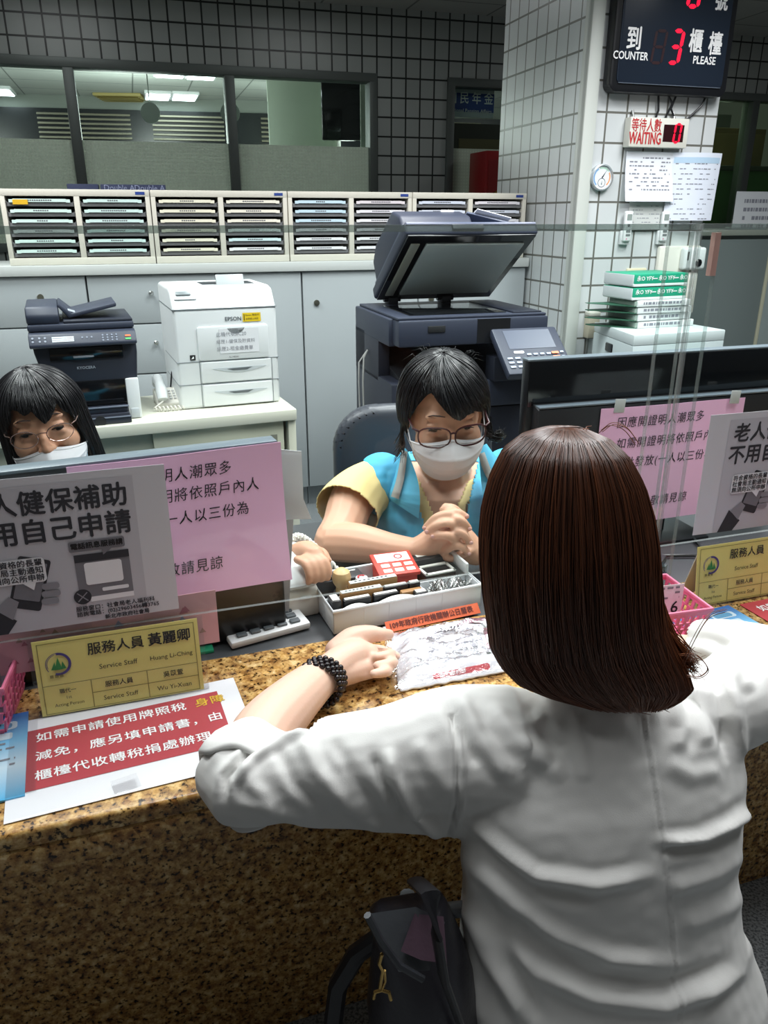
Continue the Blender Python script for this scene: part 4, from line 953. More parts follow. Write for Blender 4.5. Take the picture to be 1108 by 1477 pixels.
# white sheets at the monitor's right end
fw = lambda x, y: Vector((x + .012 * (1 - y / .14) ** 3 if y < .14 else x, .01 * math.sin(x * 40) + .006, y))
t = thing('paper_sheet', 'plain white sheet sticking out beside the pink notice', 'paper', ML.w(-.03, .012, ML.uz(440, 752, .02)[1]), 24)
b = MB(); hh = ML.uz(440, 645, .02)[1] - ML.uz(440, 752, .02)[1]; b.sheet(lambda x, y: Vector((x + .014 * max(0, 1 - y / (hh * .3)), .025 + .008 * math.sin(x * 50), y - .12 * x * (1 if y > hh * .9 else .2))), .082, hh, 8, 10, .0008); b.build('sheet', M['paper'], t)
t = thing('paper_sheet', 'white sheet in painted grey shade hanging below the plain white one by the left monitor', 'paper', ML.w(-.03, .008, CT + .012), 24)
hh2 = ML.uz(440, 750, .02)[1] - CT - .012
b = MB(); b.sheet(lambda x, y: Vector((x - .018 * (1 - y / hh2), .022 + .006 * math.sin(x * 45), y)), .062, hh2, 6, 8, .0008); b.build('sheet', m_('paper_painted_shade', '#b3b1b3', .75), t)  # white paper; its shade is put into the grey colour

_p = PY(763, 520, 1.62); PINKR = 1
MR = Fr(_p.x, _p.y, 17); ztr = MR.uz(763, 520)[1]
t = thing('monitor', 'wide right black monitor with a pink notice taped to its rear', 'monitor', MR.w(0, 0, CT - .003), 17)
mh = ztr - CT + .003; zl = MR.uz(790, 588, -.03)[1] - CT
b = MB(); b.bx(.0, .70, .0, .03, .075, mh, .004); b.build('casing', M['black_plastic'], t)
b = MB(); b.bx(.003, .697, -.0015, .004, zl, mh - .004, .001); b.build('glossy_back', M['gloss_black'], t)
b = MB(); b.bx(-.0, .70, .0, .031, mh - .003, mh + .0012, .001); b.build('top_edge', M['edge_slate'], t)
b = MB(); b.side([(.0, .08), (-.03, .09), (-.03, zl - .002), (.0, zl + .006)], .015, .685, .003); b.build('rear_shell', m_('ridged_black', '#1b1c20', .5), t)
b = MB(); b.bx(.018, .682, -.0305, -.0, zl - .0, zl + .004, .001); b.build('ledge', M['edge_slate'], t)
b = MB(); b.bx(.3, .4, .005, .04, .005, .1, .004); b.bx(.22, .48, -.06, .14, 0, .008, .003); b.build('stand', M['black_plastic'], t)
u0, zt_ = MR.uz(868, 590, -.035); u1, _ = MR.uz(1078, 572, -.035); _, zb_ = MR.uz(935, 750, -.035)
W_, H_ = u1 - u0, zt_ - zb_; sz = .0325
o, f = pink_notice('pink notice taped to the right monitor behind the clear posts', MR, u0, u1, zb_, zt_, -.034, [(w_, MR.uz(px, py, -.035)[0] - u0, MR.uz(px, py, -.035)[1] - zb_, 0) for w_, px, py in (('因應開證明人潮眾多', 889, 611), ('如需開證明將依照戶內人', 888, 641), ('數批發放(一人以三份為', 885, 669), ('敬請見諒', 936, 722))], .0262, .004)
b = MB()
for px in (895, 1060): uu = MR.uz(px, 575, -.035)[0] - u0; b.box((uu, -.002, H_ + .004), (.026, .002, .03), (0, 4, 0), .0008)
b.build('tape', m_('tape_clear', '#b9bcbb', .25), o)

# yellow name plates -----------------------------------------------------------------------
m_('plate_yellow', '#eadf84', .5); m_('plate_line', '#8f8648', .6); m_('logo_purple', '#4b3f86', .5); m_('logo_green', '#2f8b45', .5)
def plate(lab, u0, n0, rz, name1, name2, left=True):
    w, h = .243, .128
    t = thing('name_plate', lab, 'name plate', K.w(u0, n0, CT + .0005), 18 + rz, 'yellow name plates under the screens')
    TLT = Matrix.Rotation(R(-8), 4, 'X')
    f = lambda x, y: TLT @ Vector((x, 0, y))
    b = MB(); b.bx(0, w, .0005, .0015, .004, h - .002, Mx=TLT); b.build('yellow_card', M['plate_yellow'], t)
    b = MB(); b.bx(-.006, w + .008, -.0022, -.0012, .0, h + .002, Mx=TLT); b.bx(-.006, w + .008, .002, .003, .0, h + .002, Mx=TLT); b.build('clear_sleeve', M['film'], t)
    b = MB(); b.box((w / 2, .044, .056), (w * .9, .002, .112), (17, 0, 0), .0006); b.build('rear_prop', m_('prop_clear', '#c9c9b8', .4), t)
    e = .0012
    patch(t, [[(x0, y0), (x1, y0), (x1, y1), (x0, y1)] for x0, x1, y0, y1 in ((.006, w - .006, .006, .0072), (.006, w - .006, h - .008, h - .0068), (.006, .0072, .006, h - .007), (w - .0072, w - .006, .006, h - .007), (.006, w - .006, .052, .053), (.075, .0762, .006, .052), (.158, .1592, .006, .052), (.075, w - .006, .03, .0312))], M['plate_line'], f, -.0006 + e, 'rules')
    C = {'align': 'CENTER', 'bold': .012}; C0 = {'align': 'CENTER'}
    it = [('服務人員', .118, h - .027, .021, C), ('Service Staff', .118, h - .057, .0115, C0), ('服務人員', .116, .0405, .0105, C), ('Service Staff', .116, .0185, .0105, C0), ('職代一', .041, .041, .008, C), ('1st', .041, .03, .007, C0), ('Acting Person', .041, .019, .0075, C0)]
    if name1: it += [(name1[0], .198, h - .027, .022, dict(C, bold=.02)), (name1[1], .198, h - .057, .0105, C0), (name2[0], .198, .0405, .0105, C), (name2[1], .198, .0185, .0105, C0)]
    letter(t, it, M['ink'], f, .0008)
    cx, cy = .033, h - .042
    patch(t, [circ(cx, cy, .0185, 20, .0145, -110, 95), circ(cx, cy, .0182, 16, .0172, 95, 215), circ(cx, cy, .0162, 16, .0154, 105, 200)], M['logo_purple'], f, .0009, 'emblem')
    patch(t, [[(cx - .011, cy - .008), (cx - .003, cy - .009), (cx - .005, cy + .004)], [(cx - .006, cy - .009), (cx + .005, cy - .009), (cx, cy + .011)], [(cx + .003, cy - .009), (cx + .011, cy - .008), (cx + .006, cy + .004)]], M['logo_green'], f, .0011, 'emblem')
    patch(t, [[(cx - .014 + k * .007, cy - .0215), (cx - .009 + k * .007, cy - .0215), (cx - .009 + k * .007, cy - .0165), (cx - .014 + k * .007, cy - .0165)] for k in range(3)], M['plate_line'], f, .0009, 'emblem')
    return t
plate('yellow service staff name plate with two staff names, beside the pink basket', -.192, 1.100, 0, ('黃麗卿', 'Huang Li-Ching'), ('吳苡萱', 'Wu Yi-Xuan'))
plate('yellow service staff name plate in a clear holder at the right picture edge', .995, 1.088, 0, None, None)

# notices lying on the granite ----------------------------------------------------------------
t = kthing('counter_notice', 'white sheet with a red panel of white writing, lying on the granite', 'notice', -.221, .879, CT + .0006, 4)
b = MB(); b.sheet(TOP(.0012), .338, .222, 6, 5, .001); b.build('sheet', M['paper'], t)
patch(t, [('rect', .022, .305, .052, .192)], m_('notice_red', '#b23a43', .5), TOP(.0012), .0006, 'red_panel')
lt = dict(bold=.012, shear=-.05, space=1.1, sx=1.0)
letter(t, [('如需申請使用牌照稅', .035, .168, .0232, lt), ('減免，應另填申請書，由', .035, .123, .0232, lt), ('櫃檯代收轉稅捐處辦理', .035, .079, .0232, lt)], M['white_ink'], TOP(.0018), .0006)
letter(t, [('身障', .035 + .0232 * 1.1 * 9.05, .168, .0232, lt)], m_('yellow_ink', '#e0b52c', .5), TOP(.0018), .0006)
b = MB(); b.sheet(lambda x, y: Vector((x, y, .0050 + .0008 * math.sin(x * 60) * math.sin(y * 70))), .345, .235, 10, 8, .0004); o = b.build('clear_sleeve', M['film'], t)
b = MB(); b.box((.15, .012, .0075), (.035, .03, .0006), (0, 0, 8), .0001); b.build('clear_tape', M['film'], t)
def flyer(lab, u, n, rz, w=.15, h=.21):
    t = kthing('flyer', lab, 'flyer', u, n, CT + .0006, rz, 'blue flyers on the counter')
    q = N('flyer_blue'); tc = q.n('ShaderNodeTexCoord'); sp = q.n('ShaderNodeSeparateXYZ'); q.l(tc.outputs['Object'], sp.inputs[0]); mr = q.n('ShaderNodeMapRange', i_1=0.0, i_2=h); q.l(sp.outputs[1], mr.inputs[0])
    rp = q.ramp(mr.outputs[0], [(0, '#4fb0e0'), (.35, '#cfe8f5'), (.65, '#7cc3ea'), (1, '#1f6fc4')]); q.l(rp.outputs[0], q.b.inputs['Base Color']); q.b.inputs['Roughness'].default_value = .35
    b = MB(); b.sheet(TOP(.0035), w, h, 4, 5, .003); b.build('leaflet', M.setdefault('flyer_blue', q.m), t)
    f = TOP(.0035)
    patch(t, [rrect(w * .35, w * .62, h * .72, h * .80, .005), rrect(w * .55, w * .9, h * .8, h * .9, .006), rrect(w * .6, w * .86, h * .68, h * .76, .004)], m_('flyer_art', '#cfe3ee', .5), f, .0005, 'picture'); patch(t, [rrect(w * .58, w * .85, h * .815, h * .885, .005), rrect(w * .4, w * .58, h * .735, h * .785, .003)], m_('flyer_art2', '#5a9cc4', .5), f, .0008, 'picture')
    patch(t, [[(w * .08, h * .86), (w * .5, h * .875), (w * .5, h * .92), (w * .08, h * .905)]], m_('flyer_orange', '#d98a3a', .5), f, .0006, 'headline')
    textlines(t, f, w * .1, w * .9, [h * .62 - k * .013 for k in range(5)], 8, .004, dens=.7)
    b = MB(); b.sheet(TOP(.0052), w + .014, h + .012, 3, 3, .0004); b.build('clear_sleeve', M['film'], t)
    return t
flyer('blue leaflet in a clear sleeve at the left edge, beside the red-panelled sheet', -.345, .915, 4, .145, .2)
flyer('blue leaflet in a clear sleeve under the right-hand name plate', .925, .868, 3, .15, .2)
t = kthing('counter_notice', 'red-panelled notice at the right picture edge beside the blue leaflet', 'notice', 1.098, .875, CT + .0006, 2)
b = MB(); b.sheet(TOP(.0012), .3, .2, 4, 4, .001); b.build('sheet', M['notice_red'], t)
letter(t, [('如需申請使用牌照稅', .02, .17, .0232, lt), ('減免，應另填申請書', .02, .125, .0232, lt), ('櫃檯代收轉稅捐處', .02, .08, .0232, lt)], M['white_ink'], TOP(.0012), .0008)

# pink baskets --------------------------------------------------------------------------------
m_('basket_pink', '#d9688c', .4)
def basket(lab, u, n, rz, L, D, H):
    t = kthing('basket', lab, 'basket', u, n, CT + .0006, rz, 'pink plastic baskets on the counter')
    b = MB(); th = .003; ins = .014
    def wall(p0, p1, q0, q1, ncol, nrow):
        """slatted wall between bottom edge p0-p1 and top edge q0-q1 with rectangular holes"""
        def pt(s, v): return (Vector(p0).lerp(Vector(p1), s)).lerp(Vector(q0).lerp(Vector(q1), s), v)
        nn = (Vector(p1) - Vector(p0)).cross(Vector(q0) - Vector(p0)).normalized() * th
        def quad(s0, s1, v0, v1):
            c = [pt(s0, v0), pt(s1, v0), pt(s1, v1), pt(s0, v1)]; vs = c + [p + nn for p in c]
            b.add(vs, [(0, 1, 2, 3), (7, 6, 5, 4), (0, 4, 5, 1), (1, 5, 6, 2), (2, 6, 7, 3), (3, 7, 4, 0)])
        rb = [.0, .12] ; hs = .76 / nrow
        quad(0, 1, 0, .12); quad(0, 1, .88, 1)
        for r in range(nrow):
            v0 = .12 + r * hs
            if r: quad(0, 1, v0 - hs * .2, v0)
            off = .5 if r % 2 else 0
            for c in range(-1, ncol + 1):
                s0 = (c + off) / ncol; s1 = s0 + .42 / ncol
                s0, s1 = max(0, s0), min(1, s1)
                if s1 > s0: quad(s0, s1, v0, v0 + hs * (.8 if r < nrow - 1 else 1))
    bl, tl = (ins, ins, 0), (0, 0, H)
    B_ = [(ins, ins, 0), (L - ins, ins, 0), (L - ins, D - ins, 0), (ins, D - ins, 0)]; T_ = [(0, 0, H), (L, 0, H), (L, D, H), (0, D, H)]
    for i, nc in ((0, 10), (1, 8), (2, 10), (3, 8)): j = (i + 1) % 4; wall(B_[i], B_[j], T_[i], T_[j], nc, 4)
    b.bx(ins, L - ins, ins, D - ins, 0, .003); b.build('body', M['basket_pink'], t)
    b = MB(); b.tube([(0, 0, H), (L, 0, H), (L, D, H), (0, D, H)], .004, 8, closed=True); b.build('rim', m_('basket_rim', '#e27c9c', .4), t)
    return t
tb = basket('pink plastic basket at the left picture edge beside the name plate', -.385, 1.08, -6, .155, .15, .085)
bk = basket('pink plastic basket with a number ticket, behind the customer\'s right arm', .775, .98, -4, .15, .142, .072)
t = kthing('cards_holder', 'grey folder with a black letter standing in the left pink basket', 'folder', -.36, 1.10, CT + .006, -6)
b = MB(); b.bx(0, .11, .0, .08, 0, .1, .002); b.build('folder', m_('folder_grey', '#8d97a5', .5), t); letter(t, [('K', .085, .035, .022, {'bold': .03})], M['ink'], FRONT(0), .0008)
b = MB(); b.box((.05, .04, .11), (.09, .05, .02), (10, 8, 4), .002); b.build('cards', m_('cards_pink', '#c46a8c', .5), t)
# number ticket
p = PY(957, 870, K.w(.93, 1.06).y + .03)
u_, n_ = KU(940, 878, CT + .05)
t = kthing('number_ticket', 'white queue ticket with the number 6 standing in the pink basket', 'ticket', .862, 1.045, CT + .028, -5)
tf = lambda x, y: Vector((x, .02 * y, y))
b = MB(); b.sheet(tf, .058, .062, 3, 3, .0006); b.build('sheet', M['paper'], t)
letter(t, [('6', .034, .015, .034, {'bold': .01})], M['ink'], tf, .0008); textlines(t, tf, .012, .05, [.054, .044, .034], 31, .004)

# stamp tray and its contents --------------------------------------------------------------------
TU, TN = .296, 1.211; TR = 3.5
def tray_thing(name, lab, cat, x, y, z=.004, rz=0, group=None):
    a = R(TR); return kthing(name, lab, cat, TU + x * math.cos(a) - y * math.sin(a), TN + x * math.sin(a) + y * math.cos(a), CT + z, TR + rz, group)
q = N('milk_plastic'); q.b.inputs['Base Color'].default_value = lin('#e6ecee'); q.b.inputs['Roughness'].default_value = .3; q.b.inputs['Transmission Weight'].default_value = .15; M['milk_plastic'] = q.m
TW, TD, THh = .305, .165, .047
t = tray_thing('stamp_tray', 'milky white plastic tray full of stamps and clips on the counter', 'tray', 0, 0, .0005)
b = MB(); b.bx(.002, TW - .002, .002, TD - .002, 0, .003, .001); th = .003
for x0, x1, y0, y1 in ((0, TW, 0, th), (0, TW, TD - th, TD), (0, th, 0, TD), (TW - th, TW, 0, TD)): b.bx(x0, x1, y0, y1, 0, THh, .0012)
b.bx(.195, .198, .003, .06, .002, THh - .006, .001); b.bx(.003, TW - .003, .06, .063, .002, THh - .004, .001)
for x in (.06, .11, .165, .22): b.bx(x, x + .0015, -.0006, .0005, .003, THh - .003)
b.build('body', M['milk_plastic'], t)
b = MB(); b.tube([(0, 0, THh), (TW, 0, THh), (TW, TD, THh), (0, TD, THh)], .0035, 8, closed=True); b.build('rim', M['milk_plastic'], t)
b = MB(); b.bx(.296, .303, .05, .165, THh, THh + .025, .004); b.build('divider_tab', M['white_plastic'], t)
m_('stamp_black', '#16171a', .35); m_('stamp_label', '#dcdcd4', .5); m_('stamp_wood', '#9c7446', .55)
def stamp(x, y, w, d, h, lab, kind, rz=0):
    s = tray_thing('rubber_stamp', lab, 'stamp', x, y, .004, rz, 'stamps in the white tray')
    if kind == 'curved':
        b = MB(); b.front([(0, 0), (w, 0), (w, h * .72)] + [(w * (1 - i / 8), h * (.72 + .28 * math.sin(math.pi * i / 8))) for i in range(1, 8)] + [(0, h * .72)], 0, d, .0015); b.build('body', M['stamp_black'], s)
        b = MB(); P = [(w * (.95 - .9 * i / 8), h * (.74 + .27 * math.sin(math.pi * (.05 + .9 * i / 8)))) for i in range(9)]
        b.front(P + [(x_, z_ + .002) for x_, z_ in reversed(P)], d * .1, d * .75); b.build('label', M['stamp_label'], s)
    elif kind == 'wood':
        b = MB(); b.bx(0, w, 0, d, 0, h, .003); b.build('body', M['stamp_wood'], s); b = MB(); b.bx(.002, w - .002, .001, d - .001, h, h + .0015, .0004); b.build('label', M['stamp_label'], s)
        patch(s, [[(w * (.12 + .09 * k), d * .35), (w * (.17 + .09 * k), d * .35), (w * (.17 + .09 * k), d * .7), (w * (.12 + .09 * k), d * .7)] for k in range(8)], M['ink_soft'], TOP(h + .0016), .0003, 'label_marks')
    else:
        b = MB(); b.bx(0, w, 0, d, 0, h, .003); b.build('body', M['stamp_black'], s); b = MB(); b.bx(.003, w - .003, .003, d - .003, h - .001, h + .0012, .0006); b.build('label', M['stamp_label'], s)
for a in [(.016, .006, .067, .018, .04, 'black stamp with a curved white label, front left corner of the tray', 'curved'), (.088, .006, .092, .018, .042, 'long black stamp with a curved white label, front middle of the tray', 'curved'),
          (.006, .026, .02, .03, .05, 'small square black stamp standing at the left rim of the tray', 'sq'), (.03, .026, .055, .014, .047, 'short black stamp with a flat white label behind the curved pair', 'sq'), (.09, .027, .052, .014, .046, 'flat white-topped black stamp in the second row of the tray', 'sq'),
          (.147, .026, .045, .015, .043, 'wooden stamp without label beside the clip compartment', 'wood2'), (.168, .007, .026, .018, .046, 'square black stamp right before the paper clip compartment', 'sq'), (.03, .043, .085, .014, .053, 'long wooden stamp with a printed white label strip', 'wood'),
          (.118, .044, .05, .013, .05, 'black stamp half hidden behind the second row, near the red booklet', 'sq'), (.17, .043, .024, .015, .05, 'small white-topped stamp in the third row near the clips', 'sq'), (.055, .066, .1, .014, .058, 'long wooden stamp with white edge lying across behind the others', 'wood')]:
    x, y, w, d, h, lab, kd = a
    if kd == 'wood2':
        s = tray_thing('rubber_stamp', lab, 'stamp', x, y, .004, 0, 'stamps in the white tray'); b = MB(); b.bx(0, w, 0, d, 0, h, .004); b.build('body', M['stamp_wood'], s); b = MB(); b.bx(.004, w - .004, .002, d - .002, -.0005, .003); b.build('rubber_face', m_('rubber', '#7c4b44', .8), s)
    else: stamp(x, y, w, d, h, lab, kd)
s = tray_thing('rubber_stamp', 'stamp with a round pale wooden handle in the tray', 'stamp', .05, .1, .004, 0, 'stamps in the white tray')
b = MB(); b.lathe([(.001, .03), (.012, .03), (.011, .04), (.017, .05), (.019, .06), (.016, .072), (.008, .078), (.001, .079)], n=24); b.build('handle', m_('pale_wood', '#cfae7c', .45), s)
b = MB(); b.lathe([(.001, 0), (.016, 0), (.016, .03), (.001, .03)], n=24); b.build('base', M['stamp_black'], s)
s = tray_thing('ink_pad', 'dark open stamp pad at the back left of the tray', 'ink pad', .006, .12, .004)
b = MB(); b.bx(0, .1, 0, .042, 0, .045, .004); b.build('case', m_('pad_case', '#2b2a2e', .4), s); b = MB(); b.bx(.006, .04, .005, .03, .045, .052, .004); b.build('knob', M['stamp_black'], s); textlines(s, TOP(.045), .045, .09, [.03], 3, .004, 'stamp_label')
s = tray_thing('ink_pad', 'black stamp pad with a white label at the back right of the tray', 'ink pad', .214, .118, .008, 2)
b = MB(); b.bx(0, .074, 0, .042, 0, .055, .004); b.build('case', M['stamp_black'], s); b = MB(); b.bx(.012, .058, .014, .032, .055, .0562, .0005); b.build('label', M['stamp_label'], s)
s = tray_thing('ink_pad', 'open black stamp pad with a white frame in front of the labelled one', 'ink pad', .217, .068, .004, 2)
b = MB(); b.bx(0, .068, 0, .045, 0, .045, .003); b.build('case', M['stamp_black'], s)
b = MB(); b.bx(0, .068, .0, .008, .045, .049, .001); b.bx(0, .068, .036, .045, .045, .049, .001); b.bx(0, .006, .0, .045, .045, .049, .001); b.bx(.062, .068, .0, .045, .045, .049, .001); b.build('frame', M['stamp_label'], s)
s = tray_thing('booklet', 'red and white printed card pack leaning at the back of the tray', 'booklet', .124, .085, .052, -5)
T = Matrix.Rotation(R(10), 4, 'X')
b = MB(); b.bx(0, .085, 0, .078, 0, .008, .001, Mx=T); b.bx(.006, .08, .004, .074, -.048, -.0, .001); b.build('pack', m_('pack_red', '#d13a2a', .45), s)
f = lambda x, y: T @ Vector((x, y, .008))
patch(s, [('rect', .008, .078, .045, .074)], M['white_ink'], f, .0005, 'white_panel'); patch(s, [rrect(.012 + i * .024, .03 + i * .024, .008 + j * .018, .02 + j * .018, .002) for i in range(3) for j in range(2)], m_('pack_cells', '#f0d9c8', .5), f, .0006, 'printed_cells'); patch(s, [circ(.055, .06, .009, 16, .006)], M['red_ink'], f, .0009, 'printed_ring')
s = tray_thing('badge_clip', 'small round red and white clip between the pads in the tray', 'clip', .096, .112, .046, 0)
b = MB(); b.lathe([(.001, -.04), (.012, -.04), (.013, 0), (.012, .004), (.001, .005)], n=20); b.build('disc', m_('clip_white', '#cfcdd2', .3), s); patch(s, [circ(0, 0, .009, 16, .005, 20, 200)], M['red_ink'], TOP(.0052), .0006, 'print')
# paper clips
m_('clip_steel', '#a3a5a2', .25, 1)
def clip_mesh():
    P = [(0, .0), (0, .024), (.0035, .028), (.007, .024), (.007, .004), (.0045, .001), (.002, .004), (.002, .02), (.0035, .0225), (.005, .02), (.005, .006)]
    b = MB(); b.tube([(x, y, 0) for x, y in P], .0006, 5); return b
rr = random.Random(12); cl0 = None
for k in range(64):
    x, y = rr.uniform(.203, .288), rr.uniform(.008, .034); zz = .018 + .026 * rr.random()
    a = R(TR); loc = K.w(TU + x * math.cos(a) - y * math.sin(a), TN + x * math.sin(a) + y * math.cos(a), CT + zz)
    if cl0 is None: cl0 = clip_mesh().build('paper_clip', M['clip_steel']); o = cl0
    else: o = cl0.copy(); COL.objects.link(o)
    o.location = loc; o.rotation_euler = (R(rr.uniform(-25, 45)), R(rr.uniform(-40, 40)), R(rr.uniform(-60, 60)))
    tag(o, 'silver wire paper clip in the front right compartment of the tray', 'paper clip', 'paper clips in the stamp tray')
# calendar strip
t = kthing('calendar_strip', 'orange printed office calendar strip lying before the stamp tray', 'calendar', .392, 1.185, CT + .0006, 5)
sf = lambda x, y: Vector((x, y * .7, .001 + y * .72))
b = MB(); b.sheet(sf, .197, .021, 6, 2, .001); b.build('strip', m_('strip_orange', '#d7643c', .5), t)
letter(t, [('109年政府行政機關辦公日曆表', .006, .0102, .0138, {'bold': .025, 'sx': .95})], m_('strip_ink', '#5c1d12', .6), sf, .0008)
b = MB(); b.sheet(lambda x, y: Vector((x, .002 + y, .0008)), .19, .022, 3, 2, .0008); b.build('page', M['paper'], t)

# plastic bag with papers ---------------------------------------------------------------------------
t = kthing('plastic_bag', 'clear plastic bag of folded white papers before the customer', 'bag', .352, .998, CT + .0008, 0)
BW, BD = .205, .178
def bagf(x, y, s=1.0, z0=0):
    e = min(x, BW - x) / .03; g = min(y, BD - y) / .03; k = min(1, max(0, e)) * min(1, max(0, g)); k = k * k * (3 - 2 * k)
    n1 = mnoise.noise(Vector((x * 28, y * 40, 1.3))); n2 = mnoise.noise(Vector((x * 70 + y * 30, y * 90, 4.1)))
    return Vector((x + .24 * y + .004 * n1, y + .003 * n2, z0 + .004 + s * k * (.014 + .006 * n1 + .0045 * n2)))
b = MB(); b.sheet(lambda x, y: bagf(x, y, .75), BW, BD, 46, 40, .003); b.build('papers', m_('bag_papers', '#e3e3e6', .6), t, ang=180)
f = lambda x, y: bagf(x, y, .75)
m_('bag_print', '#8f9098', .7)
fz = lambda x, y: bagf(x, y, .75) + Vector((0, 0, .0022))
textlines(t, fz, .06, .165, [.128 - k * .0075 for k in range(9)], 17, .0028, 'bag_print', dens=.75)
patch(t, [[(.085 + k * .007, .135), (.09 + k * .007, .135), (.09 + k * .007, .147), (.085 + k * .007, .147)] for k in range(7)], M['ink_soft'], fz, .0008, 'stamp_mark')
patch(t, [[(.05, .04), (.075, .115), (.0765, .115), (.052, .04)], [(.06, .035), (.17, .05), (.17, .0515), (.06, .037)], [(.168, .05), (.155, .13), (.157, .13), (.17, .05)]], m_('fold_grey', '#b5b4bc', .6), fz, .0006, 'fold_lines')
patch(t, [rrect(.06, .16, .008, .018, .004)], m_('bag_red', '#c83a44', .45), f, .0012, 'red_band'); letter(t, [('衛生福利部', .072, .013, .0088, {'bold': .02})], M['white_ink'], f, .002)
patch(t, [[(.125, .15), (.15, .168), (.19, .172), (.195, .14), (.16, .145)], [(.17, .06), (.2, .065), (.2, .125), (.172, .12)]], m_('bag_wine', '#a97485', .4), fz, .0008, 'wine_panel')
q = N('bag_film'); q.t.nodes.remove(q.b)
_t = q.n('ShaderNodeBsdfTransparent'); _t.inputs[0].default_value = (.97, .97, .98, 1); _g = q.n('ShaderNodeBsdfGlossy'); _g.inputs['Roughness'].default_value = .08; _f = q.n('ShaderNodeFresnel', i_IOR=1.6); _x = q.n('ShaderNodeMixShader')
_tc = q.n('ShaderNodeTexCoord'); _n = q.n('ShaderNodeTexNoise', i_Scale=60.0, i_Detail=3.0); q.l(_tc.outputs['Object'], _n.inputs['Vector']); _b = q.n('ShaderNodeBump', i_Strength=.7, i_Distance=.01); q.l(_n.outputs[0], _b.inputs['Height'])
q.l(_b.outputs[0], _g.inputs['Normal']); _ge = q.n('ShaderNodeNewGeometry'); _s1 = q.n('ShaderNodeMath', operation='SUBTRACT'); _s1.inputs[0].default_value = 1; q.l(_ge.outputs['Backfacing'], _s1.inputs[1]); _m1 = q.n('ShaderNodeMath', operation='MULTIPLY'); q.l(_f.outputs[0], _m1.inputs[0]); q.l(_s1.outputs[0], _m1.inputs[1]); _m2_ = q.n('ShaderNodeMath', operation='MULTIPLY', use_clamp=True); _m2_.inputs[1].default_value = 3.0; q.l(_m1.outputs[0], _m2_.inputs[0]); q.l(_m2_.outputs[0], _x.inputs[0]); q.l(_t.outputs[0], _x.inputs[1]); q.l(_g.outputs[0], _x.inputs[2]); q.l(_x.outputs[0], q.out.inputs[0])
M['bag_film'] = q.m
b = MB(); b.sheet(lambda x, y: bagf(min(BW, max(0, x - .012)), min(BD, y), 1.1, .0018) + Vector((min(0, x - .012) + max(0, x - .012 - BW), 0, .002 * math.sin(y * 90))), BW + .03, BD, 50, 40, .0004); b.build('clear_film', M['bag_film'], t, ang=180)

# things on the staff desk -----------------------------------------------------------------------------
DZ = CT - .0035
t = kthing('calculator', 'white desk calculator with grey keys behind the left monitor end', 'calculator', .13, 1.222, DZ, 12)
T = Matrix.Rotation(R(5), 4, 'X')
b = MB(); b.bx(-.02, .135, 0, .15, .002, .016, .004, Mx=T); b.build('body', M['white_plastic'], t)
b = MB()
for i in range(5):
    for j in range(5): b.box(T @ Vector((.005 + i * .026, .016 + j * .019, .018)), (.019, .013, .005), (5, 0, 0), .002)
b.build('keys', m_('calc_key', '#5d6468', .5), t)
b = MB(); b.bx(.095, .118, .086, .098, .0155, .021, .002, Mx=T); b.build('blue_key', m_('calc_blue', '#5e86c8', .5), t)
b = MB(); b.bx(-.005, .125, .115, .14, .0155, .018, .001, Mx=T); b.build('display', m_('calc_lcd', '#8a978c', .3), t)
t = kthing('folder', 'green folder lying on the staff desk beside the calculator', 'folder', -.12, 1.212, DZ, 3)
b = MB(); b.bx(0, .2, 0, .2, 0, .006, .001); b.build('cover', m_('folder_green', '#1f8a63', .5), t)
# desk phone / card terminal
t = kthing('desk_phone', 'white desk telephone with rounded handset beside the stamp tray', 'telephone', .178, 1.29, DZ, 6)
b = MB(); b.side([(0, 0), (0, .052), (.012, .06), (.16, .075), (.17, .0)], -.02, .115, .006); b.build('base', M['warm_plastic'], t)
b = MB(); b.bx(.075, .098, -.003, .001, .04, .046, .001); b.build('latch', M['white_plastic'], t)
b = MB(); b.side([(.0, .064), (-.004, .07), (.01, .085), (.06, .108), (.11, .112), (.14, .1), (.14, .08)], .05, .112, .008, 3); b.build('handset', M['white_plastic'], t)
b = MB(); P = []
for i in range(150):
    s_ = i / 149; a = i * .95; c = Vector((.09, .135, .085)).lerp(Vector((.2, .12, .02)), s_) + Vector((0, .06 * math.sin(s_ * 3.1), .03 * math.sin(s_ * 3.1)))
    P.append(c + Vector((0, .009 * math.cos(a), .009 * math.sin(a))))
b.tube(P, .0026, 6); b.build('coil_cord', M['warm_plastic'], t)
t = kthing('tissue_pack', 'mint green patterned pack standing at the right end of the tray', 'pack', .612, 1.185, CT + .0006, -10)
b = MB(); b.bx(0, .07, 0, .03, 0, .075, .006); b.build('pack', m_('mint', '#a9cdbd', .4), t); patch(t, [circ(.008 + i * .011, .01 + j * .012, .003, 8) for i in range(6) for j in range(6)], m_('mint_dark', '#84b3a0', .4), FRONT(0), .0006, 'dots')
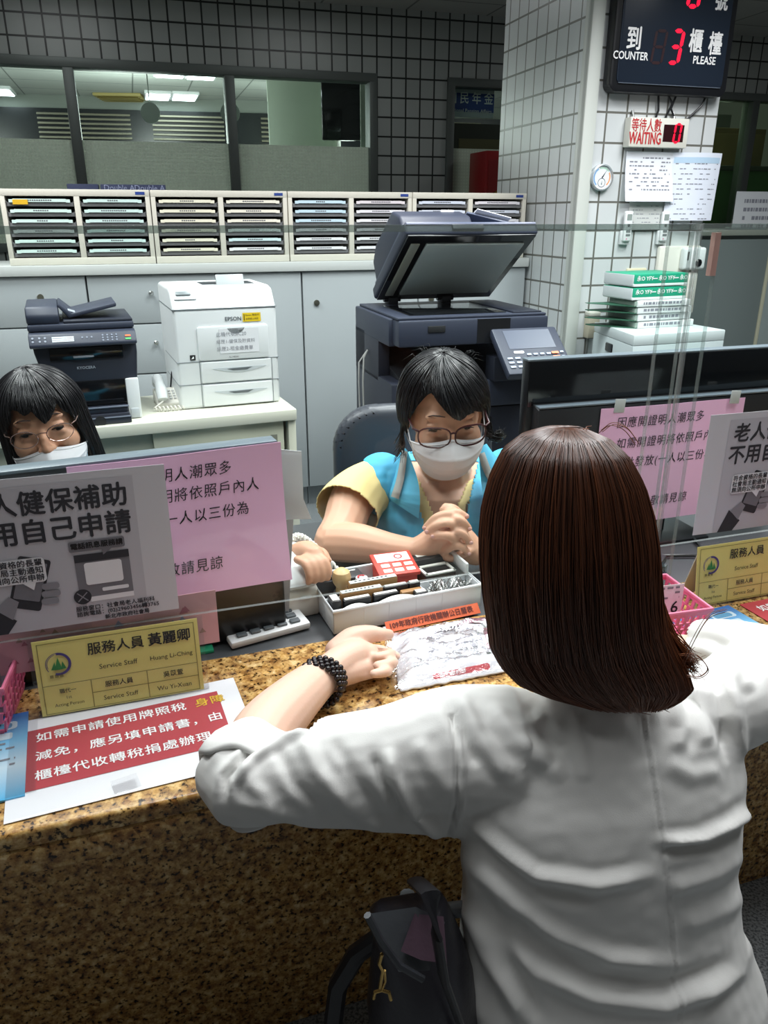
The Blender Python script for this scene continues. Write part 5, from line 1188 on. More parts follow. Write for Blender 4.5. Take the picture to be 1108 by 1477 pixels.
# staff chair behind
t = thing('office_chair', 'dark padded office chair behind the masked woman', 'chair', (.09, 2.08, 0), 10)
b = MB(); b.front(rrect(-.23, .23, .55, .985, .12, 8), .0, .07, .03, 4); b.build('backrest', m_('chair_vinyl', '#3d4047', .4), t)
b = MB(); b.bx(-.24, .24, -.45, .03, .42, .5, .035, 4); b.build('seat', M['chair_vinyl'], t)
b = MB(); b.tube([(0, .06, .46), (0, .1, .5), (0, .09, .7)], .02, 8); b.build('back_bar', M['black_plastic'], t)
b = MB(); b.cyl((0, -.2, .08), (0, -.2, .42), .03); b.build('gas_lift', M['alu'], t)
for k in range(5):
    a = R(72 * k); b = MB(); b.tube([(0, -.2, .09), (.14 * math.cos(a), -.2 + .14 * math.sin(a), .085), (.27 * math.cos(a), -.2 + .27 * math.sin(a), .065)], [.025, .02, .014], 8); o = b.build('base_arm', M['black_plastic'], t)
    b = MB(); b.cyl((.27 * math.cos(a) - .012, -.2 + .27 * math.sin(a), .028), (.27 * math.cos(a) + .012, -.2 + .27 * math.sin(a), .028), .027); b.build('caster', M['black_plastic'], o)

t = kthing('cable_bundle', 'black looped cable lying on the staff desk behind the clear double post', 'cable', .93, 1.27, DZ, 0)
b = MB(); P = [(.05 * math.cos(i * .42) + .0012 * i, .035 * math.sin(i * .42) + .0005 * i, .006 + .0006 * (i % 15)) for i in range(62)]
b.tube(P, .004, 8); b.tube([P[-1], (.16, .05, .006), (.26, .02, .006), (.3, .12, .006)], .004, 8); b.build('cable', M['black_plastic'], t)
t = kthing('stapler', 'black stapler on the staff desk between the pink basket and the name plate', 'stapler', .985, 1.215, DZ, 35)
b = MB(); b.bx(-.06, .06, -.016, .016, 0, .012, .004); b.build('base', M['black_plastic'], t)
b = MB(); b.box((.0, 0, .034), (.115, .024, .02), (0, -8, 0), .006); b.build('arm', m_('stapler_arm', '#26282d', .3), t)
b = MB(); b.cyl((.05, -.014, .022), (.05, .014, .022), .008, n=14); b.build('hinge', M['alu'], t)
# =================================================================== PEOPLE
m_('skin_a', '#d3a387', .5, sss=.12, bump=.04, bscale=300); m_('skin_b', '#cf9d80', .5, sss=.12); m_('skin_c', '#e2bda8', .48, sss=.14, bump=.04, bscale=260)
def fast_remesh(mb, voxel, smooth=6):
    me = mb.mesh('tmp', M['paper']); o = bpy.data.objects.new('tmp', me); COL.objects.link(o)
    a = o.modifiers.new('r', 'REMESH'); a.mode = 'VOXEL'; a.voxel_size = voxel; a.adaptivity = 0
    if smooth: c = o.modifiers.new('s', 'SMOOTH'); c.factor = .5; c.iterations = smooth
    dg = bpy.context.evaluated_depsgraph_get(); r = bpy.data.meshes.new_from_object(o.evaluated_get(dg))
    bpy.data.objects.remove(o); bpy.data.meshes.remove(me); return r
def mesh_np(me):
    n = len(me.vertices); co = np.empty(n * 3); me.vertices.foreach_get('co', co); nr = np.empty(n * 3); me.vertex_normals.foreach_get('vector', nr)
    return co.reshape(-1, 3), nr.reshape(-1, 3)
def add_obj(name, me, m, parent, attr=None):
    me.materials.clear(); me.materials.append(m); me.polygons.foreach_set('use_smooth', [True] * len(me.polygons)); me.update()
    o = bpy.data.objects.new(name, me); COL.objects.link(o); o.parent = parent
    if parent is not None: o.matrix_parent_inverse = Matrix.Translation(-parent.location)
    return o
def organic(name, mb, m, parent, voxel=.004, smooth=6, post=None, cut=None):
    me = fast_remesh(mb, voxel, smooth)
    if post:
        co, nr = mesh_np(me); co = post(co, nr); me.vertices.foreach_set('co', co.ravel()); me.update()
    if cut:
        co, nr = mesh_np(me); kill = cut(co, nr)
        bm = bmesh.new(); bm.from_mesh(me); bm.verts.ensure_lookup_table(); bmesh.ops.delete(bm, geom=[bm.verts[i] for i in np.nonzero(kill)[0]], context='VERTS'); bm.to_mesh(me); bm.free()
    return add_obj(name, me, m, parent)
def proj(co):
    """world points -> photo pixels"""
    c, s = math.cos(PITCH), math.sin(PITCH); x, y, z = co[:, 0], co[:, 1], co[:, 2] - EYE
    d = y * c - z * s; v = -(y * s + z * c); return np.stack([554 + FPX * x / d, 738.5 + FPX * v / d], 1)
def view_dir(co):
    v = co - np.array([0, 0, EYE]); return v / np.linalg.norm(v, axis=1)[:, None]
def seg_dist(P, poly):
    """signed distance of 2-D points to a polyline, plus the position along it (0..1)"""
    best = np.full(len(P), 1e9); sgn = np.zeros(len(P)); tt = np.zeros(len(P)); poly = [np.array(p, float) for p in poly]
    L = [np.linalg.norm(b - a) for a, b in zip(poly, poly[1:])]; tot = sum(L); acc = 0
    for (a, b), l in zip(zip(poly, poly[1:]), L):
        d = (b - a) / l; t = np.clip((P - a) @ d, 0, l); q = P - (a + t[:, None] * d); r = np.linalg.norm(q, axis=1); s = d[0] * q[:, 1] - d[1] * q[:, 0]
        k = r < best; best[k] = r[k]; sgn[k] = np.sign(s[k]); tt[k] = (acc + t[k]) / tot; acc += l
    return best, sgn, tt
def spline(pts, n=8):
    """catmull-rom through points (tuples of any length)"""
    P = [np.array(p, float) for p in pts]; P = [2 * P[0] - P[1]] + P + [2 * P[-1] - P[-2]]; out = []
    for i in range(1, len(P) - 2):
        for k in range(n):
            t = k / n; a, b, c, d = P[i - 1:i + 3]
            out.append(.5 * (2 * b + (c - a) * t + (2 * a - 5 * b + 4 * c - d) * t * t + (3 * b - a - 3 * c + d) * t ** 3))
    out.append(P[-2]); return out
def limb(mb, pts, n=14, sub=6):
    """tapered tube; pts = (x, y, z, r)"""
    S = spline(pts, sub); mb.tube([Vector(p[:3]) for p in S], [max(.002, p[3]) for p in S], n)
    for q in (S[0], S[-1]): mb.ball(q[:3], q[3] * .98, 12)
def ell(mb, T, c, r, n=20, rot=None):
    bm = bmesh.new(); bmesh.ops.create_uvsphere(bm, u_segments=n, v_segments=n // 2, radius=1)
    L = Matrix.Translation(c)
    if rot: L = L @ Euler([R(a) for a in rot]).to_matrix().to_4x4()
    mb.addbm(bm, T @ L @ Matrix.Diagonal((*r, 1)))
def head_parts(mb, T):
    """female head facing -Y; eye level z = .01, chin z = -.115, crown z = .12"""
    ell(mb, T, (0, .018, .035), (.074, .094, .088)); ell(mb, T, (0, -.012, .01), (.069, .074, .085)); ell(mb, T, (0, -.022, -.052), (.056, .06, .06))
    ell(mb, T, (0, -.05, -.095), (.026, .026, .02))
    for s in (-1, 1):
        ell(mb, T, (s * .036, -.052, -.022), (.031, .03, .032)); ell(mb, T, (s * .04, -.02, -.07), (.028, .04, .03)); ell(mb, T, (s * .074, .012, -.005), (.009, .018, .031), rot=(0, 0, s * 20))
        ell(mb, T, (s * .031, -.073, .0192), (.0175, .0088, .0068)); ell(mb, T, (s * .031, -.072, .0022), (.0165, .0084, .0068)); ell(mb, T, (s * .027, -.069, .036), (.024, .010, .009))
    for z, y, r in ((.012, -.083, .0075), (.0, -.088, .0085), (-.012, -.092, .0095), (-.022, -.094, .0108)): ell(mb, T, (0, y, z), (r, r * 1.1, r * 1.2))
    for s in (-1, 1): ell(mb, T, (s * .0115, -.088, -.026), (.0085, .01, .008))
    ell(mb, T, (0, -.082, -.052), (.021, .01, .0055)); ell(mb, T, (0, -.08, -.062), (.018, .01, .006))
def eyes(root, T, open_=.6):
    mb = MB()
    for s in (-1, 1): ell(mb, T, (s * .031, -.0685, .0105), (.0125, .0115, .008))
    mb.build('eyes', m_('eye_dark', '#1d1614', .2), root).matrix_parent_inverse = Matrix.Translation(-root.location)
    mb = MB()
    for s in (-1, 1): mb.tube([T @ Vector((s * (.031 + x), -.0815 + .3 * x * x * 60 * .02, .0145 - 14 * x * x)) for x in (-.016, -.01, -.004, .002, .008, .014)], [.0007, .0013, .0016, .0016, .0013, .0007], 6)
    mb.build('eyelashes', m_('lash', '#15100f', .6), root).matrix_parent_inverse = Matrix.Translation(-root.location)
    mb = MB()
    for s in (-1, 1): mb.tube([T @ Vector((s * x, y, z)) for x, y, z in ((.013, -.084, .0415), (.024, -.084, .0445), (.036, -.079, .0440), (.048, -.069, .0375))], [.0016, .0028, .0026, .001], 8, flat=.6)
    mb.build('eyebrows', m_('brow', '#3a2c28', .8), root).matrix_parent_inverse = Matrix.Translation(-root.location)
def PI_(root, o): o.matrix_parent_inverse = Matrix.Translation(-root.location); return o
def glasses(root, T, m, w=.031, h=.0225, y=-.1015, z=.0065, rr_=.0019, lens_shape=2.7, rim_bottom=True, gap=.0355):
    b = MB()
    for s in (-1, 1):
        L = []
        for i in range(28):
            a = 2 * math.pi * i / 28; ca, sa = math.cos(a), math.sin(a); k = (abs(ca) ** lens_shape + abs(sa) ** lens_shape) ** (-1 / lens_shape)
            x = s * gap + w * ca * k; zz = z + h * sa * k * (1 if sa > 0 else 1.05) ; L.append(T @ Vector((x, y + 1.6 * (abs(x) - .01) ** 2 * 2.2 - .08 * (zz - z), zz)))
        b.tube(L, rr_, 6, closed=True)
        x1 = s * (gap + w); b.tube([T @ Vector(p) for p in ((x1 - s * .001, y + 1.6 * (abs(x1) - .01) ** 2 * 2.2, z + h * .55), (x1 + s * .008, y + .02, z + h * .6), (s * .078, -.03, z + h * .55), (s * .080, .012, z + .006))], [rr_ * 1.3, rr_ * 1.4, rr_ * 1.1, rr_], 6)
    b.tube([T @ Vector(p) for p in ((-gap + w * .97, y - .001, z + h * .35), (0, y - .004, z + h * .5), (gap - w * .97, y - .001, z + h * .35))], rr_ * 1.1, 6)
    g = PI_(root, b.build('glasses', m, root))
    for s in (-1, 1):
        b = MB(); P = []
        for i in range(28):
            a = 2 * math.pi * i / 28; ca, sa = math.cos(a), math.sin(a); k = (abs(ca) ** lens_shape + abs(sa) ** lens_shape) ** (-1 / lens_shape)
            x = s * gap + w * ca * k * .99; zz = z + h * sa * k * .99; P.append((x, y + 1.6 * (abs(x) - .01) ** 2 * 2.2 - .08 * (zz - z), zz))
        vs = [T @ Vector(p) for p in P] + [T @ (Vector(p) + Vector((0, .001, 0))) for p in P]; n = len(P)
        b.add(vs, [tuple(range(n)), tuple(range(2 * n - 1, n - 1, -1))] + [(i, (i + 1) % n, n + (i + 1) % n, n + i) for i in range(n)])
        o = b.build('lens', M['lens'], g)
def mask(root, T, col='#d9d9dd'):
    def f(u, v):      # u -1..1 across, v 0..1 top to bottom
        au = min(1, abs(u)); v = min(1, max(0, v))
        a = u * 1.12; zt = -.012 + .012 * (1 - au) ** 2 - .012 * au; zb = -.117 + .062 * au ** 2.2; z = zt + (zb - zt) * v
        ry = .046 + .042 * math.sin(math.pi * min(1, .22 + .75 * v)) + .016 * (1 - au) ** 1.5 * math.sin(math.pi * min(1, v * 1.15 + .1))
        fold = .0022 * sum(max(0, 1 - abs(v - c) / .05) for c in (.3, .5, .7)) * (1 if abs(u) < .93 else 0)
        x = .0765 * math.sin(a) / math.sin(1.12) * (1 - .10 * v * abs(u)); y = -.018 - ry * math.cos(a) - fold
        return T @ Vector((x, y, z))
    b = MB(); b.sheet(lambda x, y: f(x - 1, 1 - y), 2, 1, 36, 30, .0009)
    o = PI_(root, b.build('face_mask', m_('mask_white', col, .8), root, ang=50))
    b = MB()
    for v in (.04,): b.tube([f(-1 + 2 * i / 24, v) + (f(-1 + 2 * i / 24, v) - T @ Vector((0, 0, -.05))).normalized() * .0004 for i in range(25)], .0011, 5)
    for u in (-.93, .93): b.tube([f(u, i / 10) for i in range(11)], .0012, 5)
    for s in (-1, 1):
        b.tube([f(s, .03), T @ Vector((s * .08, -.01, .008)), T @ Vector((s * .085, .02, .018)), T @ Vector((s * .083, .022, -.01)), T @ Vector((s * .079, -.012, -.035)), f(s, .95)], .0013, 6)
    o2 = b.build('mask_edges', m_('mask_edge', '#e9e9ec', .7), o)
    return o
def hair_mat(name, root_c, tip_c, rough=.34, spec=.5):
    q = N(name); at = q.n('ShaderNodeAttribute', attribute_name='tint'); r = q.ramp(at.outputs['Fac'], [(0, root_c), (1, tip_c)]); q.l(r.outputs[0], q.b.inputs['Base Color'])
    q.b.inputs['Roughness'].default_value = rough; q.b.inputs['Specular IOR Level'].default_value = spec; return q.m
def hair(name, root, fn, nshell, nstrand, m, seed=1, segs=20, r0=.0011, tint=None, lift=.004, shell=True, th=(0, 1), jit=.012):
    """fn(t, s, lift) -> point; t 0..1 picks the strand, s 0..1 runs root to tip"""
    rr = random.Random(seed); b = MB(); tn = []
    if shell:
        n0 = len(b.v); vs = []
        for i in range(nshell + 1):
            for k in range(segs + 1): vs.append(fn(th[0] + (th[1] - th[0]) * i / nshell, k / segs, 0)); tn.append(tint(i / nshell, k / segs, 0) if tint else .1)
        fs = [(i * (segs + 1) + k, (i + 1) * (segs + 1) + k, (i + 1) * (segs + 1) + k + 1, i * (segs + 1) + k + 1) for i in range(nshell) for k in range(segs)]
        b.add(vs, fs)
    for j in range(nstrand):
        t = rr.uniform(th[0], th[1]); lf = rr.random() ** 1.6 * lift; w = rr.gauss(0, jit); w2 = rr.gauss(0, jit * .6); s0 = rr.uniform(0, .06); s1 = rr.uniform(.86, 1.02); ph = rr.uniform(0, 6.28); g = rr.random()
        P = []; A = []
        for k in range(segs + 1):
            s = s0 + (s1 - s0) * k / segs
            tt = min(th[1], max(th[0], t + w * s + w2 * math.sin(s * 5 + ph) * s)); P.append(fn(tt, min(s, 1), lf)); A.append(tint(t, s, g) if tint else .3 * g)
        rad = [r0 * (.75 + .5 * g) * (1 - .65 * (k / segs) ** 3) for k in range(segs + 1)]
        b.tube(P, rad, 4); tn += [a for a in A for _ in range(4)]
    me = b.mesh(name, m, 180); at = me.attributes.new('tint', 'FLOAT', 'POINT'); at.data.foreach_set('value', tn)
    o = bpy.data.objects.new(name, me); COL.objects.link(o); o.parent = root; return PI_(root, o)
def person(lab, loc):
    o = bpy.data.objects.new('person', None); COL.objects.link(o); o.location = loc; o.empty_display_size = .05; return tag(o, lab, 'person')
def rings(mb, rows, n=40, pw=2.4):
    """stack of superellipse rings: (center xyz, half width, half depth, rotation about Z in deg, tilt in deg)"""
    RR = []
    for c, a, d, rz, tl in rows:
        E = Euler((R(tl), 0, R(rz))).to_matrix(); L = []
        for i in range(n):
            q = 2 * math.pi * i / n; ca, sa = math.cos(q), math.sin(q); k = (abs(ca) ** pw + abs(sa) ** pw) ** (-1 / pw); L.append(Vector(c) + E @ Vector((a * ca * k, d * sa * k, 0)))
        RR.append(L)
    mb.loft(RR)
V3 = lambda v, r: (v[0], v[1], v[2], r)

# ------------------------------------------------------------------ the masked woman behind the counter
HA = PY(640, 598, 1.68)
pa = person('woman in a light blue vest and white face mask with clasped hands', (HA.x, HA.y + .15, 0))
TA = Matrix.Translation(HA) @ Matrix.Rotation(R(6), 4, 'Z') @ Matrix.Rotation(R(-3), 4, 'Y') @ Matrix.Rotation(R(15), 4, 'X') @ Matrix.Scale(1.09, 4)
SLa, SRa = PY(536, 697, 1.76), PY(746, 690, 1.80)
ELa, ERa = PY(480, 803, 1.56), PY(748, 800, 1.60); ELa.z = ERa.z = CT + .05
WLa, WRa = PY(598, 800, 1.485), PY(702, 808, 1.505); WLa.z = CT + .062; WRa.z = CT + .058
def body_a():
    mb = MB(); head_parts(mb, TA)
    nb = (SLa + SRa) / 2
    limb(mb, [V3(TA @ Vector((0, .02, -.05)), .056), V3(TA @ Vector((0, .03, -.11)), .055), (nb.x, nb.y + .0, nb.z + .035, .062), (nb.x, nb.y + .01, nb.z - .05, .075)])
    c = nb
    rings(mb, [((c.x, c.y + .02, c.z + .035), .09, .055, 3, 20), ((c.x, c.y + .0, c.z - .0), .165, .085, 3, 15), ((c.x, c.y - .005, c.z - .09), .17, .105, 3, 8), ((c.x, c.y + .03, c.z - .22), .15, .10, 3, 0), ((c.x, c.y + .08, c.z - .36), .16, .105, 3, 0), ((c.x, c.y + .1, .48), .18, .12, 3, 0)], pw=2.2)
    for S, E, W_, s in ((SLa, ELa, WLa, -1), (SRa, ERa, WRa, 1)):
        limb(mb, [V3(S, .052), V3(S.lerp(E, .35) + Vector((s * .012, 0, .01)), .054), V3(S.lerp(E, .75), .048), V3(E, .043)])
        limb(mb, [V3(E, .043), V3(E.lerp(W_, .3) + Vector((0, 0, .004)), .044), V3(E.lerp(W_, .7), .034), V3(W_, .027)])
    hz = lambda px, py, f: PY(px, py, f)
    # her right hand (photo left): palm and fingers reaching over to the photo right
    limb(mb, [V3(WLa, .026), V3(hz(618, 786, 1.485), .030), V3(hz(638, 770, 1.488), .030), V3(hz(648, 760, 1.495), .026)])
    limb(mb, [V3(WRa, .026), V3(hz(684, 796, 1.50), .029), V3(hz(668, 780, 1.505), .030), V3(hz(655, 765, 1.51), .027)])
    fr = .0092
    for P in ([(632, 748, 1.49), (645, 739, 1.475), (660, 739, 1.468), (673, 745, 1.47)], [(638, 760, 1.475), (652, 749, 1.458), (666, 751, 1.452), (677, 762, 1.457)],
              [(640, 778, 1.465), (655, 767, 1.447), (668, 770, 1.444), (679, 782, 1.45)], [(640, 796, 1.462), (655, 787, 1.446), (666, 789, 1.445), (676, 798, 1.452)],
              [(668, 752, 1.49), (650, 742, 1.462), (630, 746, 1.456), (613, 761, 1.462)], [(668, 766, 1.475), (650, 755, 1.446), (632, 757, 1.442), (616, 767, 1.45)], [(662, 783, 1.46), (648, 773, 1.436), (636, 772, 1.434), (625, 774, 1.439)],
              [(668, 745, 1.505), (655, 734, 1.487), (646, 732, 1.482), (638, 735, 1.482)], [(640, 765, 1.51), (650, 737, 1.50), (643, 731, 1.497), (640, 733, 1.495)], [(690, 790, 1.49), (665, 800, 1.462), (650, 806, 1.458), (640, 803, 1.462)]):
        limb(mb, [V3(hz(*p), fr * k) for p, k in zip(P, (1.0, 1.02, .95, .74))], 10, 5)
    return mb
bo = organic('body', body_a(), M['skin_a'], pa, .003, 5)
eyes(pa, TA)
glasses(pa, TA, m_('frame_wine', '#3a1216', .3))
mask(pa, TA)
# nails
b = MB()
for px, py, f in ((612.5, 762, 1.452), (615.5, 767, 1.4405), (624, 774, 1.430), (674, 745, 1.461), (678, 763, 1.4475), (680, 783, 1.44), (677, 799, 1.443)):
    p = PY(px, py, f); b.ball(p, (.0045, .002, .0038), 10)
PI_(pa, b.build('fingernails', m_('nail', '#d9a9a0', .3), pa))
# hair: combed from the crown, swept fringe
def hair_a(t, s, lf):
    th = (t - .5) * 2 * math.pi * .985          # 0 = front, +-pi = back
    front = max(0, math.cos(th)); side = abs(math.sin(th))
    swept = th + .7 * s * front * max(0, 1 - (th / 1.5) ** 2) ** .5 * (1 / (1 + math.exp(-(th + .8) * 7)))      # fringe sweeps towards the photo right
    amax = (1.39 if abs(th) < .75 else 1.39 + .65 * min(1, (abs(th) - .75) / .6)) + .06 * math.sin(th * 9)
    if abs(th + .8) < .36: amax -= .5 * (1 - abs(th + .8) / .36)
    al = .03 + s * amax; ct = Vector((.0, .012, .028)); rx, ry, rz = .087 + lf, .106 + lf, .096 + lf
    az = swept if front > 0 else th
    rig = 1 + .012 * math.sin(th * 37 + 3 * s) + .008 * math.sin(th * 71)
    p = Vector((rx * math.sin(al) * math.sin(az) * rig, -ry * math.sin(al) * math.cos(az) * rig, rz * math.cos(al)))
    if al > 1.45: p.z -= (al - 1.45) * .02; p.x *= 1 + .08 * (al - 1.45)
    p.y += -.006 * front * s
    return TA @ (ct + p)
HB = hair_mat('hair_black', '#0b0b0d', '#2b2a2e', .3)
hair('hair', pa, hair_a, 150, 900, HB, 3, 18, .0013, lambda t, s, g: .1 + .7 * g * (1 - s * .5), .007)
b = MB(); rr = random.Random(5)
for k in range(150):      # curl beside the ear and wisps
    J = lambda v, a_: Vector(v) + Vector((rr.gauss(0, a_), rr.gauss(0, a_), rr.gauss(0, a_)))
    S_ = spline([tuple(TA @ J(v, a_)) for v, a_ in (((.080, .0, .03), .003), ((.086, -.002, .0), .004), ((.090, -.006, -.028), .0045), ((.100, -.008, -.052), .005), ((.115, -.01, -.058), .005), ((.120, -.01, -.046), .005))], 4)
    b.tube([Vector(p) for p in S_], [.0008] * (len(S_) - 4) + [.0006, .0005, .0003, .0002], 4)
for k in range(40):
    q_ = rr.uniform(-.01, .01); z_ = rr.uniform(-.07, -.02)
    b.tube([TA @ Vector(d) for d in ((-.082, q_ - .01, .03), (-.088, q_ - .012, 0), (-.083 - rr.random() * .012, q_ - .016, z_), (-.08 - rr.random() * .03, q_ - .02, z_ - .025))], [.001, .001, .0009, .0004], 4)
for k in range(16):
    a = rr.uniform(-3.1, 3.1); q_ = rr.uniform(.0, .012)
    b.tube([TA @ Vector((.05 * math.sin(a), .012 - .05 * math.cos(a), .112)), TA @ Vector((.062 * math.sin(a), .012 - .06 * math.cos(a), .116 + q_)), TA @ Vector((.078 * math.sin(a + .1), .012 - .078 * math.cos(a + .1), .108 + q_))], [.0005, .0004, .0002], 4)
me = b.mesh('hair_curl', HB, 180); at = me.attributes.new('tint', 'FLOAT', 'POINT'); at.data.foreach_set('value', [.12] * len(me.vertices)); o = bpy.data.objects.new('hair_wisps', me); COL.objects.link(o); o.parent = pa; PI_(pa, o)
# yellow shirt and blue vest
m_('shirt_yellow', '#e9d494', .85, bump=.1, bscale=500); m_('vest_blue', '#4fb4dc', .7, bump=.12, bscale=420); m_('vest_grey', '#9fa2a0', .7)
nb = (SLa + SRa) / 2
def shirt_a():
    mb = MB(); c = nb
    rings(mb, [((c.x, c.y + .02, c.z + .03), .10, .066, 3, 20), ((c.x, c.y + .0, c.z - .005), .175, .094, 3, 15), ((c.x, c.y - .005, c.z - .09), .178, .113, 3, 8), ((c.x, c.y + .03, c.z - .22), .16, .11, 3, 0), ((c.x, c.y + .08, c.z - .36), .17, .115, 3, 0), ((c.x, c.y + .1, .5), .19, .13, 3, 0)], pw=2.2)
    for S, E, s in ((SLa, ELa, -1), (SRa, ERa, 1)):
        limb(mb, [V3(S + Vector((-s * .02, 0, .005)), .058), V3(S.lerp(E, .2) + Vector((s * .006, 0, .006)), .064), V3(S.lerp(E, .42) + Vector((s * .012, 0, .006)), .071), V3(S.lerp(E, .56) + Vector((s * .012, 0, .002)), .076)], 18)
    return mb
def cut_a(co, nr):
    k = np.zeros(len(co), bool)
    for S, E in ((SLa, ELa), (SRa, ERa)):       # open cuffs
        d = np.array(E - S); L = np.linalg.norm(d); d /= L; t = (co - np.array(S)) @ d; rad = np.linalg.norm(co - np.array(S) - t[:, None] * d, axis=1)
        k |= (t > L * .56) & (rad < .12) & (t < L * .95)
    px = proj(co); fr_ = np.einsum('ij,ij->i', nr, view_dir(co)) < .2      # V neckline
    yv = px[:, 1]; hw = np.clip((772 - yv) / (772 - 670), 0, 1) * 44
    k |= fr_ & (np.abs(px[:, 0] - 640) < hw) & (co[:, 1] < nb.y + .02)
    k |= (co[:, 2] > nb.z + .028) & (np.abs(co[:, 0] - nb.x) < .085)
    return k
def post_a(co, nr):
    px = proj(co); d = np.zeros(len(co))
    for poly, w, a in (([(560, 715), (530, 760), (510, 780)], 9, .004), ([(590, 700), (570, 760), (585, 800)], 10, .004), ([(545, 700), (560, 745), (556, 800)], 8, .003)):
        r, s, t = seg_dist(px, poly); d += a * np.exp(-(r / w) ** 2)
    return co + nr * d[:, None]
o = organic('shirt', shirt_a(), M['shirt_yellow'], pa, .0045, 5, post_a, cut_a); md = o.modifiers.new('thickness', 'SOLIDIFY'); md.thickness = .002; md.offset = 1
def vest_a():
    mb = MB(); c = nb
    rings(mb, [((c.x, c.y + .02, c.z + .034), .112, .076, 3, 20), ((c.x, c.y + .0, c.z + .01), .178, .100, 3, 15), ((c.x, c.y - .003, c.z - .05), .182, .116, 3, 10), ((c.x, c.y - .003, c.z - .11), .182, .122, 3, 8), ((c.x, c.y + .03, c.z - .22), .17, .12, 3, 0), ((c.x, c.y + .08, c.z - .36), .18, .125, 3, 0), ((c.x, c.y + .1, .52), .2, .14, 3, 0)], pw=2.2)
    for S, s in ((SLa, -1), (SRa, 1)): mb.ball(S + Vector((-s * .025, 0, .012)), (.062, .072, .06), 18)
    return mb
def cut_v(co, nr):
    px = proj(co); k = np.zeros(len(co), bool)
    for S, E, s in ((SLa, ELa, -1), (SRa, ERa, 1)):      # armholes
        k |= ((co[:, 0] - S.x) * s > .018) & (co[:, 2] < 2)
    fr_ = (co[:, 1] < nb.y + .03)
    yv = px[:, 1]; hwl = np.interp(yv, [655, 700, 760, 830], [62, 40, 22, 14]); hwr = np.interp(yv, [655, 700, 760, 830], [54, 44, 30, 18])
    x = px[:, 0] - 637; k |= fr_ & (x > -hwl) & (x < hwr) & (np.einsum('ij,ij->i', nr, view_dir(co)) < .3)
    k |= (co[:, 2] > nb.z + .05) & (np.abs(co[:, 0] - nb.x) < .08)
    return k
def post_v(co, nr):
    px = proj(co); d = np.zeros(len(co))
    for poly, w, a in (([(575, 745), (590, 780), (585, 830)], 9, .007), ([(600, 760), (606, 800), (600, 835)], 7, .006), ([(545, 690), (560, 720), (562, 760)], 7, .004), ([(553, 700), (575, 740), (568, 800)], 7, .005), ([(690, 700), (705, 760)], 8, .005), ([(560, 680), (548, 740)], 5, -.003), ([(585, 770), (595, 830)], 5, -.005)):
        r, s, t = seg_dist(px, poly); d += a * np.exp(-(r / w) ** 2)
    d += .0012 * np.array([mnoise.noise(Vector(p) * 28) for p in co])
    return co + nr * d[:, None]
o = organic('vest', vest_a(), M['vest_blue'], pa, .0045, 5, post_v, cut_v); md = o.modifiers.new('thickness', 'SOLIDIFY'); md.thickness = .003; md.offset = 1
# lapels with grey reflective strips, laid over the vest
def on_vest(px, py, off=.0):
    # distance along the view ray to an upright chest surface
    c = nb; r_ = ray(px, py); best = None
    for i in range(400):
        tt = 1.55 + i * .001; p = Vector((0, 0, EYE)) + r_ * tt
        zz = p.z - c.z; yc = c.y + (0 if zz > -.1 else .25 * (-.1 - zz)) + (.5 * max(0, zz + .0)); b_ = .12 - .35 * max(0, zz + .02); 
        if ((p.x - c.x) / .19) ** 2 + ((p.y - yc) / max(.03, b_)) ** 2 <= 1: best = tt; break
    return Vector((0, 0, EYE)) + r_ * ((best or 1.85) - off)
def ribbon(name, L, Rr, m, parent, off, n=14):
    A, B_ = spline([(*p,) for p in L], n), spline([(*p,) for p in Rr], n); b = MB(); vs = []; k = min(len(A), len(B_)); W_ = 4
    for i in range(k):
        for j in range(W_ + 1):
            q_ = A[i] + (B_[i] - A[i]) * j / W_; vs.append(on_vest(q_[0], q_[1], off + .004 * math.sin(math.pi * j / W_)))
    vv = vs + [v + Vector((0, .003, -.001)) for v in vs]; n_ = len(vs); fs = []
    for i in range(k - 1):
        for j in range(W_): a = i * (W_ + 1) + j; fs += [(a, a + 1, a + W_ + 2, a + W_ + 1), (n_ + a, n_ + a + W_ + 1, n_ + a + W_ + 2, n_ + a + 1)]
    bd = [i * (W_ + 1) for i in range(k)] + [(k - 1) * (W_ + 1) + j for j in range(1, W_ + 1)] + [i * (W_ + 1) + W_ for i in range(k - 2, -1, -1)] + list(range(W_ - 1, 0, -1))
    for x, y in zip(bd, bd[1:] + bd[:1]): fs.append((x, y, n_ + y, n_ + x))
    b.add(vv, fs); return PI_(parent, b.build(name, m, parent, ang=60))
ribbon('lapel', [(578, 640), (571, 680), (562, 712), (564, 722)], [(588, 650), (602, 690), (606, 720), (604, 748)], m_('vest_blue2', '#56b9de', .7), pa, .022)
ribbon('lapel', [(690, 645), (694, 690), (698, 720), (705, 770)], [(702, 640), (722, 670), (735, 705), (738, 760)], M['vest_blue2'], pa, .022)
ribbon('reflective_strip', [(580, 648), (572, 690), (564, 716)], [(588, 652), (583, 690), (575, 720)], M['vest_grey'], pa, .034)
ribbon('reflective_strip', [(690, 655), (698, 680), (712, 706)], [(699, 652), (709, 678), (722, 700)], M['vest_grey'], pa, .034)
# dark trousers on the seated lower body
b = MB(); limb(b, [(nb.x - .09, nb.y + .12, .5, .09), (nb.x - .1, nb.y - .12, .5, .075), (nb.x - .1, nb.y - .3, .48, .06), (nb.x - .1, nb.y - .32, .25, .05), (nb.x - .1, nb.y - .3, .06, .045)]); limb(b, [(nb.x + .09, nb.y + .12, .5, .09), (nb.x + .1, nb.y - .12, .5, .075), (nb.x + .1, nb.y - .3, .48, .06), (nb.x + .1, nb.y - .32, .25, .05), (nb.x + .1, nb.y - .3, .06, .045)])
organic('trousers', b, m_('trousers_dark', '#23252b', .8), pa, .012, 2)

